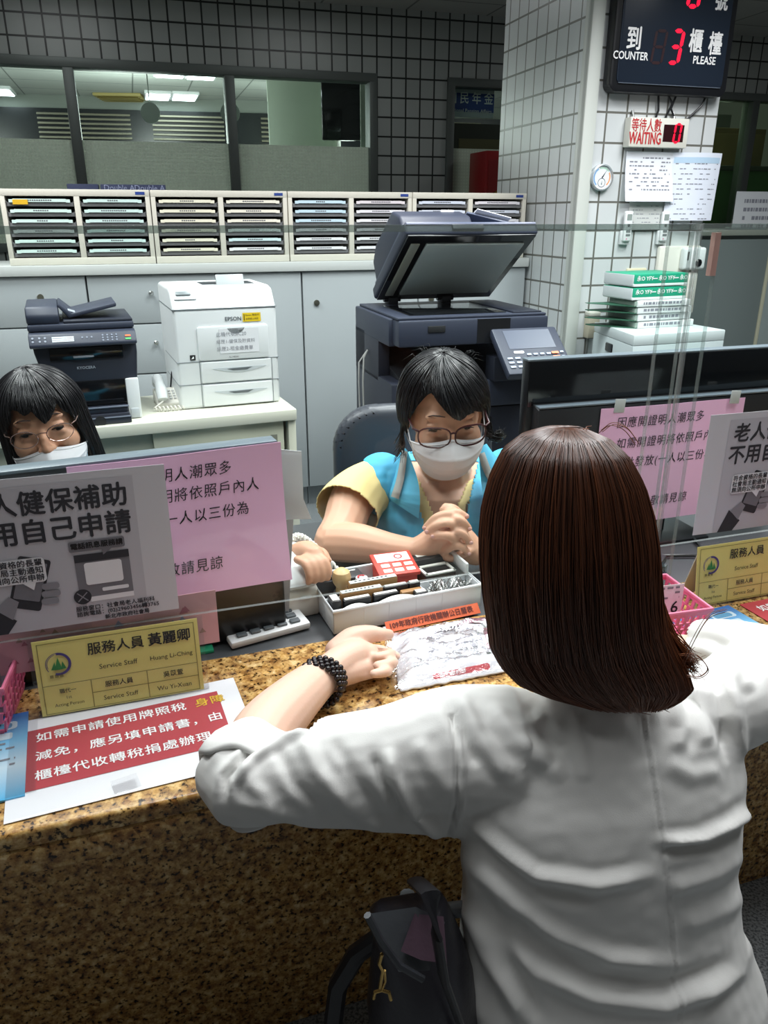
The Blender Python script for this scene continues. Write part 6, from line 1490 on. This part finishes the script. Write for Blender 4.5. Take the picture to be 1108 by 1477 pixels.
# ------------------------------------------------------------------ the woman behind the left monitor
HC_ = PY(64, 612, 1.66)
pb = person('woman with thin-rimmed glasses looking out over the left monitor', (HC_.x, HC_.y + .12, 0))
TB = Matrix.Translation(HC_) @ Matrix.Rotation(R(20), 4, 'Z') @ Matrix.Rotation(R(-9), 4, 'Y') @ Matrix.Rotation(R(6), 4, 'X') @ Matrix.Scale(1.02, 4)
cb_ = HC_ + Vector((-.02, .09, -.30))
HBd = PY(452, 832, 1.375)
def body_b():
    mb = MB(); head_parts(mb, TB)
    limb(mb, [V3(TB @ Vector((0, .02, -.05)), .054), V3(TB @ Vector((0, .035, -.12)), .053), (cb_.x, cb_.y, cb_.z + .07, .06), (cb_.x, cb_.y + .02, cb_.z, .08)])
    rings(mb, [((cb_.x, cb_.y + .01, cb_.z + .06), .09, .055, 10, 10), ((cb_.x, cb_.y, cb_.z), .165, .085, 10, 8), ((cb_.x, cb_.y, cb_.z - .1), .16, .10, 10, 4), ((cb_.x, cb_.y + .04, cb_.z - .36), .16, .11, 10, 0)], pw=2.2)
    sr = cb_ + Vector((.16, .02, .0)); er = Vector((HBd.x - .17, HBd.y + .17, CT + .055))
    limb(mb, [V3(sr, .05), V3(sr.lerp(er, .5), .045), V3(er, .038)]); limb(mb, [V3(er, .038), V3(er.lerp(Vector((HBd.x - .03, HBd.y + .03, CT + .075)), .6), .032), (HBd.x - .03, HBd.y + .03, CT + .085, .025)])
    limb(mb, [(HBd.x - .03, HBd.y + .03, CT + .09, .025), (HBd.x - .012, HBd.y + .01, CT + .103, .024), (HBd.x + .006, HBd.y - .012, CT + .107, .02)])
    for k in range(4):
        o_ = Vector((.004 - .012 * k, -.004 - .006 * k, 0)); limb(mb, [(HBd.x + .006 + o_.x, HBd.y - .012 + o_.y, CT + .108, .0088), (HBd.x + .022 + o_.x, HBd.y - .028 + o_.y, CT + .106, .0084), (HBd.x + .03 + o_.x, HBd.y - .038 + o_.y, CT + .088, .0078), (HBd.x + .028 + o_.x, HBd.y - .04 + o_.y, CT + .072, .0062)], 8, 4)
    limb(mb, [(HBd.x - .012, HBd.y + .03, CT + .1, .011), (HBd.x + .018, HBd.y + .018, CT + .1, .0095), (HBd.x + .03, HBd.y + .004, CT + .088, .0078)], 8, 4)
    return mb
organic('body', body_b(), M['skin_b'], pb, .0032, 5)
eyes(pb, TB)
glasses(pb, TB, m_('rim_rose', '#c9a9a0', .2, .9), .0265, .018, -.1, .009, .001, 2.1)
mask(pb, TB @ Matrix.Translation((0, .002, -.017)))
def hair_b(t, s, lf):
    th = (t - .5) * 2 * math.pi * .99; front = max(0, math.cos(th))
    amax = 1.3 + (.2 * math.sin(th * 5 + 1) if abs(th) < .8 else 0)
    if abs(th) > .62: amax = 1.35 + .3 * min(1, (abs(th) - .62) / .3)
    if -.25 < th < .12: amax -= .26 * (1 - abs(th + .06) / .19) if abs(th + .06) < .19 else 0
    drop = max(0, min(1, (abs(th) - .75) / .35)) * .15
    sa = min(1, s / .7) if drop > .01 else s; al = .03 + sa * amax; rig = 1 + .012 * math.sin(th * 41 + 2 * s) + .007 * math.sin(th * 83)
    rx, ry, rz = .088 + lf, .106 + lf, .092 + lf
    p = Vector((rx * math.sin(al) * math.sin(th) * rig, -ry * math.sin(al) * math.cos(th) * rig, rz * math.cos(al)))
    if drop > .01 and s > .7: k = (s - .7) / .3; p.z -= drop * k; p.x *= 1 + .10 * k
    return TB @ (Vector((0, .012, .028)) + p)
hair('hair', pb, hair_b, 150, 900, HB, 8, 20, .0013, lambda t, s, g: .15 + .8 * g * (1 - s * .5), .006)
b = MB(); rings(b, [((cb_.x, cb_.y + .01, cb_.z + .06), .1, .066, 10, 10), ((cb_.x, cb_.y, cb_.z), .18, .1, 10, 8), ((cb_.x, cb_.y, cb_.z - .1), .175, .115, 10, 4), ((cb_.x, cb_.y + .04, cb_.z - .36), .175, .125, 10, 0), ((cb_.x, cb_.y + .04, .46), .19, .13, 10, 0)], pw=2.2)
sr = cb_ + Vector((.16, .02, .0)); er = Vector((HBd.x - .17, HBd.y + .17, CT + .055)); limb(b, [V3(sr, .06), V3(sr.lerp(er, .5), .058), V3(er, .05)])
organic('vest', b, M['vest_blue'], pb, .006, 4)
b = MB()
for s in (-1, 1): limb(b, [(cb_.x + s * .09, cb_.y + .08, .5, .09), (cb_.x + s * .1, cb_.y - .2, .5, .07), (cb_.x + s * .1, cb_.y - .26, .25, .05), (cb_.x + s * .1, cb_.y - .24, .06, .045)])
organic('trousers', b, M['trousers_dark'], pb, .012, 2)
# ------------------------------------------------------------------ the customer in the white shirt
HD = PY(812, 785, .90)
pc = person('woman with long dark brown hair in a white shirt leaning on the counter', (.30, .80, 0))
TC = Matrix.Translation(HD) @ Matrix.Rotation(R(188), 4, 'Z') @ Matrix.Rotation(R(12), 4, 'X') @ Matrix.Scale(1.03, 4)
SLc, SRc = Vector((.118, .845, .818)), Vector((.475, .905, .825))
ELc = PZ(352, 1126, .803); WLc = PZ(470, 972, .792)
ERc = Vector((.605, 1.035, .808)); WRc = Vector((.50, 1.135, .785))
m_('shirt_white', '#e0e0dd', .8, bump=.06, bscale=700); m_('trousers_navy', '#1c1e26', .8)
def body_c():
    mb = MB(); head_parts(mb, TC)
    nk = (SLc + SRc) / 2
    limb(mb, [V3(TC @ Vector((0, .02, -.05)), .05), V3(TC @ Vector((0, .03, -.11)), .05), (nk.x - .01, nk.y + .01, nk.z + .035, .048), (nk.x, nk.y - .0, nk.z - .05, .065)])
    rings(mb, [((nk.x, nk.y + .01, nk.z + .03), .075, .042, 11, -15), ((nk.x, nk.y - .005, nk.z - .02), .15, .07, 11, -12), ((nk.x, nk.y - .03, nk.z - .13), .145, .085, 11, -8), ((.30, .82, .56), .135, .085, 11, 0), ((.32, .80, .44), .155, .10, 11, 0)], pw=2.2)
    limb(mb, [V3(SLc, .045), V3(SLc.lerp(ELc, .5) , .041), V3(ELc, .036)])
    limb(mb, [V3(SRc, .045), V3(SRc.lerp(ERc, .5), .041), V3(ERc, .036)]); limb(mb, [V3(ERc, .036), V3(ERc.lerp(WRc, .5), .034), V3(WRc, .026)])
    # right hand resting on the granite
    limb(mb, [V3(WRc, .025), (.478, 1.15, .78, .026), (.455, 1.16, .776, .024)])
    for k in range(4): limb(mb, [(.46 - .004 * k, 1.175 - .014 * k, .779, .0088), (.43 - .004 * k, 1.182 - .017 * k, .775, .0082), (.408 - .003 * k, 1.18 - .018 * k, .765, .0074), (.40, 1.172 - .018 * k, .759, .0062)], 8, 4)
    limb(mb, [(.478, 1.168, .78, .011), (.462, 1.195, .775, .0095), (.444, 1.205, .766, .0075)], 8, 4)
    # left forearm
    z = lambda px, py, h: PZ(px, py, CT + h)
    limb(mb, [V3(ELc, .037), V3(z(378, 1062, .056), .0445), V3(z(425, 1010, .054), .0385), V3(z(468, 972, .046), .0295)], 18)
    # palm: heel, thenar mound, edge of the hand
    limb(mb, [V3(z(466, 974, .044), .026), V3(z(492, 955, .043), .0275), V3(z(515, 945, .041), .027), V3(z(530, 945, .038), .022)], 16)
    limb(mb, [V3(z(482, 975, .034), .02), V3(z(508, 968, .030), .021), V3(z(530, 962, .028), .018)], 12)
    limb(mb, [V3(z(484, 938, .046), .019), V3(z(508, 922, .052), .021), V3(z(532, 915, .054), .0165), V3(z(549, 915, .052), .0122), V3(z(562, 915, .046), .0092)], 12)
    # index reaches under the bag edge; the others curl up towards the viewer
    limb(mb, [V3(z(520, 938, .022), .012), V3(z(545, 938, .010), .0105), V3(z(562, 942, .009), .009), V3(z(572, 946, .010), .0075)], 10)
    for py, dx, l in ((947, 4, 1.0), (959, 7, 1.05), (971, -1, .95)):
        limb(mb, [V3(z(520, py + 2, .026), .0115), V3(z(544 + dx, py - 3, .020), .0108), V3(z(559 + dx, py - 4, .030), .0098), V3(z(556 + dx, py - 2, .043), .0092), V3(z(540 + dx * .6, py + 1, .047), .0078)], 10)
    return mb
organic('body', body_c(), M['skin_c'], pc, .0030, 4)
eyes(pc, TC)
# bead bracelet wound four times round the wrist
ax = (WLc - ELc).normalized(); b0 = PZ(462, 984, CT + .046)
e1_ = ax.cross(Vector((0, 0, 1))).normalized(); e2_ = e1_.cross(ax)
b = MB()
for turn in range(4):
    off = -.012 + turn * .0088; n_ = 23; rad = .0365 - .0007 * turn
    for k in range(n_):
        a = 2 * math.pi * (k + .5 * (turn % 2)) / n_; b.ball(b0 + ax * (off + .004 * math.sin(a + 1)) + (e1_ * math.cos(a) * 1.0 + e2_ * math.sin(a) * .96) * rad, .0049, 10)
PI_(pc, b.build('bracelet', m_('bead_black', '#1b1517', .18), pc, ang=60))
# shirt
def shirt_c():
    mb = MB(); nk = (SLc + SRc) / 2
    rings(mb, [((nk.x - .015, nk.y + .004, nk.z + .105), .062, .05, 11, -18), ((nk.x - .012, nk.y + .0, nk.z + .075), .068, .052, 11, -18), ((nk.x - .01, nk.y + .0, nk.z + .052), .085, .056, 11, -18), ((nk.x, nk.y - .002, nk.z + .03), .125, .068, 11, -15), ((nk.x, nk.y - .012, nk.z - .01), .19, .088, 11, -12), ((nk.x + .0, nk.y - .028, nk.z - .07), .205, .105, 11, -10),
               ((nk.x + .003, nk.y - .045, nk.z - .13), .198, .112, 11, -6), ((.302, .825, .62), .196, .118, 11, 0), ((.31, .81, .52), .205, .13, 11, 0), ((.325, .80, .43), .232, .152, 11, 0), ((.33, .80, .36), .25, .165, 11, 0)], 56, 2.15)
    limb(mb, [V3(SLc + Vector((.05, 0, -.012)), .085), V3(SLc.lerp(ELc, .1) + Vector((0, 0, -.006)), .083), V3(SLc.lerp(ELc, .4) + Vector((0, 0, -.004)), .068), V3(SLc.lerp(ELc, .75) + Vector((0, 0, .002)), .061), V3(ELc + Vector((-.004, -.004, .004)), .056), V3(ELc.lerp(WLc, .16) + Vector((0, 0, .006)), .054)], 22)
    limb(mb, [V3(SLc + Vector((.05, .0, -.075)), .07), V3(SLc.lerp(ELc, .3) + Vector((0, 0, -.055)), .058), V3(SLc.lerp(ELc, .65) + Vector((0, 0, -.024)), .055), V3(SLc.lerp(ELc, .9) + Vector((0, 0, -.004)), .05)], 20)
    limb(mb, [V3(SRc + Vector((-.03, 0, -.005)), .066), V3(SRc.lerp(ERc, .3), .068), V3(SRc.lerp(ERc, .7) + Vector((0, 0, .006)), .064), V3(ERc + Vector((.0, .0, .008)), .06), V3(ERc.lerp(WRc, .45) + Vector((0, 0, .012)), .056), V3(ERc.lerp(WRc, .8) + Vector((0, 0, .01)), .048)], 22)
    return mb
FOLDS = [  # pixel polyline, width in px, height in m
    ([(560, 1078), (568, 1118), (592, 1165), (640, 1212)], 9, .010), ([(536, 1085), (556, 1135), (590, 1190)], 8, -.006), ([(430, 1052), (455, 1110), (500, 1160), (560, 1200)], 12, .008), ([(400, 1075), (425, 1130), (470, 1175)], 9, -.006),
    ([(350, 1095), (360, 1130), (400, 1170)], 11, .005), ([(600, 1065), (625, 1110), (655, 1150)], 12, .005), ([(480, 1065), (510, 1120), (545, 1165)], 9, -.004),
    ([(662, 1000), (690, 1060), (725, 1112), (740, 1124)], 11, .008), ([(645, 1015), (668, 1070), (690, 1110)], 9, -.006), ([(705, 1015), (745, 1065), (800, 1110), (815, 1128)], 13, .007), ([(760, 1010), (790, 1060), (820, 1085)], 10, -.005), ([(835, 1030), (838, 1090), (845, 1130)], 12, .004),
    ([(655, 1165), (720, 1225), (770, 1262), (860, 1275), (945, 1260)], 11, .008), ([(665, 1190), (725, 1250), (775, 1285), (860, 1300)], 12, -.006), ([(655, 1225), (740, 1300), (800, 1345), (880, 1380), (975, 1390)], 11, .008), ([(670, 1290), (750, 1345), (850, 1410), (960, 1425), (1060, 1390)], 14, -.006),
    ([(700, 1340), (770, 1400), (860, 1440), (960, 1452), (1085, 1395)], 14, .007), ([(665, 1290), (700, 1370), (735, 1430), (760, 1477)], 12, .009), ([(690, 1290), (740, 1380), (780, 1470)], 11, -.006), ([(645, 1290), (668, 1380), (690, 1477)], 10, .006),
    ([(950, 1213), (1010, 1208), (1050, 1190), (1092, 1162)], 9, .010), ([(950, 1228), (1030, 1222), (1090, 1185)], 9, -.006), ([(960, 1285), (1030, 1262), (1088, 1225)], 12, .006), ([(980, 1340), (1050, 1310), (1090, 1280)], 13, .005), ([(1000, 1440), (1060, 1400), (1100, 1330)], 12, .006),
    ([(1000, 985), (1012, 1040), (1020, 1078)], 11, .007), ([(1048, 950), (1060, 1020), (1070, 1100)], 11, .008), ([(1032, 960), (1042, 1030), (1050, 1090)], 8, -.006), ([(965, 1000), (985, 1050), (975, 1085)], 11, .005), ([(1005, 930), (1050, 950), (1085, 1000)], 10, .006), ([(975, 915), (1030, 925), (1070, 950)], 9, -.005), ([(960, 1100), (1000, 1120), (1040, 1110)], 13, .004),
    ([(930, 1030), (945, 1120), (962, 1230), (972, 1340), (985, 1477)], 2.2, .0012), ([(925, 1030), (940, 1120), (957, 1230), (967, 1340), (980, 1477)], 2.5, -.0012), ([(652, 1030), (661, 1100), (660, 1160), (645, 1226)], 3.0, -.006), ([(657, 1030), (667, 1100), (666, 1160), (650, 1228)], 3, .003),
    ([(330, 1150), (420, 1180), (520, 1215), (600, 1232)], 9, .004), ([(445, 1050), (400, 1055), (355, 1085), (325, 1120), (322, 1150)], 5, -.009), ([(455, 1052), (410, 1065), (365, 1095), (338, 1130), (334, 1160)], 6, .006), ([(425, 1035), (380, 1040), (330, 1070), (300, 1105)], 6, .004)]
def post_c(co, nr):
    px = proj(co); f = np.clip(-np.einsum('ij,ij->i', nr, view_dir(co)) * 2.5 + .3, 0, 1); d = np.zeros(len(co))
    for poly, w, a in FOLDS:
        r, s, t = seg_dist(px, poly); e = np.clip(np.minimum(t, 1 - t) * 6 + .15, 0, 1) if w > 4 else 1; d += 1.08 * a * (np.exp(-(r / w) ** 2) - .2 * np.exp(-((r - 1.7 * w) / (.8 * w)) ** 2)) * e
    d += .0016 * np.array([mnoise.noise(Vector(p) * 18) for p in co]) + .0008 * np.array([mnoise.noise(Vector(p) * 55) for p in co])
    return co + nr * (d * f)[:, None]
def cut_c(co, nr):
    nk = (SLc + SRc) / 2; k = (co[:, 2] > nk.z + .088) & (np.linalg.norm(co[:, :2] - np.array([nk.x - .01, nk.y]), axis=1) < .09)
    for E, W_, fr in ((ELc, WLc, .13), (ERc, WRc, .84)):
        d = np.array(W_ - E); L = np.linalg.norm(d); d /= L; t = (co - np.array(E)) @ d; rad = np.linalg.norm(co - np.array(E) - t[:, None] * d, axis=1); k |= (t > L * fr) & (rad < .1) & (t < L * 1.5)
    return k
o = organic('shirt', shirt_c(), M['shirt_white'], pc, .0038, 6, post_c, cut_c)
md = o.modifiers.new('thickness', 'SOLIDIFY'); md.thickness = .0025; md.offset = -1
# rolled-up cuff at the left elbow
axc = (WLc - ELc).normalized(); ca_ = axc.cross(Vector((0, 0, 1))).normalized(); cb2 = ca_.cross(axc); Lc = (WLc - ELc).length
b = MB(); RR = []
for tt, r_ in ((-.02, .048), (-.05, .0585), (-.035, .0635), (.03, .0655), (.11, .0645), (.175, .0605), (.19, .0555), (.175, .052), (.08, .049)):
    RR.append([ELc.lerp(WLc, tt) + Vector((0, 0, .004)) + (ca_ * math.cos(q_) + cb2 * math.sin(q_)) * r_ * (1 + .035 * math.sin(q_ * 3 + tt * 9) + .02 * math.sin(q_ * 7 + 2)) + axc * (.010 * math.sin(q_ * 2 + 1) + .005 * math.sin(q_ * 5)) for q_ in [2 * math.pi * i / 56 for i in range(56)]])
b.loft(RR, False); PI_(pc, b.build('cuff', M['shirt_white'], pc, ang=120))
# trousers
b = MB()
U_ = Vector((math.cos(R(14)), math.sin(R(14)), 0)); F_ = Vector((-math.sin(R(14)), math.cos(R(14)), 0)); hp = Vector((.325, .80, .46))
for s in (-1, 1): limb(b, [V3(hp + U_ * .06 * s + F_ * .03, .085), V3(hp + U_ * .09 * s + F_ * .03, .08), V3(hp + U_ * .12 * s + Vector((0, 0, -.02)) + F_ * .04, .065)])
for s in (-1, 1): limb(b, [V3(hp + U_ * .12 * s + Vector((0, 0, -.03)) + F_ * .04, .062), V3(hp + U_ * .13 * s + F_ * .03 + Vector((0, 0, -.2)), .05), V3(hp + U_ * .13 * s - F_ * .02 + Vector((0, 0, -.40)), .04)])
organic('trousers', b, M['trousers_navy'], pc, .012, 2)
b = MB()
for s in (-1, 1): b.box(hp + U_ * .13 * s + F_ * .02 + Vector((0, 0, -.43)), (.075, .2, .05), (0, 0, 14), .02, 3)
PI_(pc, b.build('shoes', M['black_plastic'], pc))
# long hair: rows of (pixel row, left, right, distance of the hair centre, half depth)
HR = [(617, 812, 818, .905, .003), (618, 792, 840, .905, .03), (629, 760, 872, .90, .066), (652, 732, 898, .897, .092), (690, 713, 920, .893, .105), (730, 702, 932, .888, .112), (770, 698, 939, .88, .113), (810, 698, 943, .87, .108), (855, 702, 948, .86, .098), (895, 708, 957, .85, .086), (930, 712, 975, .84, .07), (960, 728, 992, .83, .055), (985, 752, 1001, .822, .04), (1004, 795, 985, .817, .026), (1020, 850, 960, .812, .014)]
HZ = []
for y, l, r_, f, d in HR:
    a_, b_ = PY(l, y, f), PY(r_, y, f); HZ.append(((a_ + b_) / 2, (b_ - a_).length / 2, d))
def hair_c(t, s, lf):
    q_ = R(-62 + t * 304)                    # open towards the face
    v = min(len(HZ) - 1.001, max(0, s) ** .9 * (len(HZ) - 1)); i = int(v); w = v - i; w2 = w * w * (3 - 2 * w) * .5 + w * .5
    c = HZ[i][0].lerp(HZ[i + 1][0], w2); a = HZ[i][1] * (1 - w2) + HZ[i + 1][1] * w2; d = HZ[i][2] * (1 - w2) + HZ[i + 1][2] * w2
    rig = 1 + (.010 * math.sin(q_ * 13 + s * 3) + .006 * math.sin(q_ * 37 - s * 4) + .003 * math.sin(q_ * 91)) * min(1, s * 3)
    x = -math.cos(q_ - R(90)) * (a + lf) * rig; y = -math.sin(q_ - R(90) + R(180)) * (d + lf) * rig
    yy = math.sin(q_ - R(90)) * (d + lf) * rig
    return c + Vector((x, yy * .97, yy * -.15))
def tint_c(t, s, g):
    st = .5 + .5 * math.sin(t * 57 + 1.3) * math.sin(t * 23); return min(1, .05 + .26 * s * s + .5 * max(0, st - .6) * (.3 + s) + .22 * g * g + .3 * max(0, s - .6) + .35 * abs(t - .5) ** 2 * 4 * s)
HCM = hair_mat('hair_brown', '#170e0b', '#8a4c28', .36)
hair('hair', pc, hair_c, 170, 2300, HCM, 21, 28, .0008, tint_c, .005, jit=.022)
b = MB(); rr = random.Random(9); tn = []
for P in ([(985, 960, .80), (1000, 925, .79), (1022, 890, .80), (1048, 880, .83)], [(980, 945, .80), (1005, 945, .79), (1022, 965, .79), (1010, 977, .79), (992, 975, .79)], [(868, 622, .9), (885, 611, .89), (905, 618, .885), (922, 640, .88)], [(850, 618, .9), (842, 622, .88), (850, 645, .87)]):
    S_ = spline([tuple(PY(*p)) for p in P], 8)
    for k in range(3): o_ = Vector((rr.gauss(0, .0015), rr.gauss(0, .0015), rr.gauss(0, .0015))); b.tube([Vector(p) + o_ for p in S_], [.0005] * (len(S_) - 1) + [.0002], 4)
for k in range(200):   # flicked ends at the right
    o_ = Vector((rr.gauss(0, .004), rr.gauss(0, .006), rr.gauss(0, .006))); P = [(945, 870 + rr.uniform(-8, 20), .85), (962, 915, .835), (985, 948 + rr.uniform(-10, 8), .825), (1003 + rr.uniform(-14, 4), 962 + rr.uniform(-16, 14), .818)]
    S_ = spline([tuple(PY(*p)) for p in P], 5); b.tube([Vector(p) + o_ for p in S_], [.0008] * (len(S_) - 5) + [.0006, .0005, .0004, .0003, .0002], 4)
for k in range(160):   # thin ends sweeping to the right along the back
    o_ = Vector((rr.gauss(0, .004), rr.gauss(0, .003), rr.gauss(0, .004))); x0 = rr.uniform(750, 860); P = [(x0, 975 + (x0 - 750) * .2, .823), (x0 + 45, 995 + (x0 - 750) * .18, .816), (x0 + 95, 1010 + rr.uniform(-4, 4), .811), (min(958, x0 + 140), 1016 + rr.uniform(-6, 5), .809)]
    b.tube([Vector(p) + o_ for p in spline([tuple(PY(*p)) for p in P], 5)], [.0010] * 12 + [.0006] * 3 + [.0003], 4)
me = b.mesh('hair_ends', HCM, 180); at = me.attributes.new('tint', 'FLOAT', 'POINT'); at.data.foreach_set('value', list(np.random.uniform(.3, .9, len(me.vertices)))); o = bpy.data.objects.new('hair_ends', me); COL.objects.link(o); o.parent = pc; PI_(pc, o)

# stool, chair and handbag -----------------------------------------------------------------------
t = thing('stool', 'dark round stool under the customer in the white shirt', 'stool', (.325, .79, 0))
b = MB(); b.lathe([(.001, .30), (.17, .30), (.185, .32), (.18, .345), (.001, .35)], n=36); b.build('seat', M['chair_vinyl'], t)
b = MB(); b.cyl((0, 0, .02), (0, 0, .30), .025); b.build('post', M['alu'], t)
b = MB(); b.lathe([(.001, 0), (.19, 0), (.19, .01), (.03, .03), (.001, .03)], n=36); b.build('base', M['alu'], t)
m_('bag_leather', '#2b2a30', .32, bump=.15, bscale=120); m_('bag_purple', '#5a4653', .4, bump=.15, bscale=120); m_('bag_strap', '#1b1b1f', .4); m_('gold', '#b8975a', .25, 1)
bg = PZ(610, 1400, .52); t = thing('handbag', 'dark leather handbag with a gold clasp hanging below the counter', 'handbag', (bg.x - .03, bg.y, .14), 12)
def bq(px, py, dy=0.0):
    p = PY(px, py, bg.y + dy); return Vector((p.x - t.location.x, 0, p.z - t.location.z))
T12 = Matrix.Rotation(R(-12), 4, 'Z')
def bpx(px, py, dy=0.0):
    p = PY(px, py, bg.y + dy) - Vector(t.location); return T12 @ p
b = MB(); RR = []
for pyl, l, r_, d in ((1308, 545, 640, .03), (1325, 532, 650, .05), (1360, 540, 665, .07), (1400, 535, 680, .085), (1450, 530, 690, .09), (1520, 535, 690, .085), (1570, 560, 680, .06)):
    a_, c_ = bpx(l, pyl), bpx(r_, pyl); m0 = (a_ + c_) / 2; w_ = (c_ - a_).length / 2
    RR.append([m0 + Vector((w_ * math.cos(q_) , d * math.sin(q_), .012 * math.cos(q_ * 2))) for q_ in [2 * math.pi * i / 28 for i in range(28)]])
b.loft(RR); b.build('body', M['bag_leather'], t, ang=180)
b = MB(); b.loft([[bpx(*p, dy) + Vector((0, 0, 0)) for p, dy in (((532, 1318), -.06), ((600, 1308), -.075), ((642, 1330), -.06), ((620, 1400), -.10), ((575, 1402), -.10))], [bpx(*p, dy) for p, dy in (((532, 1318), -.052), ((600, 1308), -.065), ((642, 1330), -.05), ((620, 1400), -.09), ((575, 1402), -.09))]]); b.build('flap', m_('flap_highlight', '#55595e', .3, bump=.1, bscale=100), t)  # highlight on the flap put into a lighter leather colour
b = MB(); b.loft([[bpx(*p, dy) for p, dy in (((598, 1318), -.078), ((640, 1322), -.07), ((645, 1390), -.1), ((608, 1385), -.104), ((578, 1372), -.1))], [bpx(*p, dy) for p, dy in (((598, 1318), -.07), ((640, 1322), -.06), ((645, 1390), -.09), ((608, 1385), -.094), ((578, 1372), -.09))]]); b.build('side_gusset', M['bag_purple'], t)
b = MB(); b.tube([bpx(*p, -.112) for p in ((530, 1320), (548, 1355), (575, 1392), (610, 1412))], .0045, 8); b.build('piping', m_('piping_sheen', '#33353a', .3), t)
b = MB(); b.tube([bpx(px, py, dy) for px, py, dy in ((600, 1270, -.02), (622, 1290, -.10), (630, 1350, -.12), (640, 1410, -.12), (665, 1480, -.10), (690, 1560, -.05))], .012, 10, flat=.4); b.build('strap', M['bag_strap'], t)
b = MB(); b.tube([bpx(px, py, .02) for px, py in ((480, 1480), (488, 1420), (515, 1375), (550, 1350), (580, 1345))], .014, 10); b.build('handle', M['bag_strap'], t)
b = MB(); b.tube([bpx(px, py, -.115) for px, py in ((551, 1376), (547, 1390), (552, 1400), (548, 1425))], .0022, 8); b.tube([bpx(px, py, -.115) for px, py in ((555, 1400), (556, 1415), (551, 1428))], .0016, 8); b.tube([bpx(px, py, -.115) for px, py in ((539, 1440), (541, 1431), (551, 1428), (561, 1431), (564, 1442))], .0022, 8)
b.build('clasp', M['gold'], t)
pA = PY(597, 1262, .83)
t = thing('visitor_chair', 'grey tubular chair mostly hidden beside the customer', 'chair', (pA.x + .02, .80, 0), 8)
b = MB(); b.tube([(-.03, -.02, pA.z + .006), (-.022, -.02, pA.z - .006), (0, -.02, pA.z - .014), (.1, -.02, pA.z - .016)], .011, 10); b.tube([(-.03, .0, pA.z + .0), (-.035, .0, .3), (-.035, 0, .0)], .011, 10); b.build('frame', m_('tube_grey', '#6d7074', .35, .5), t)
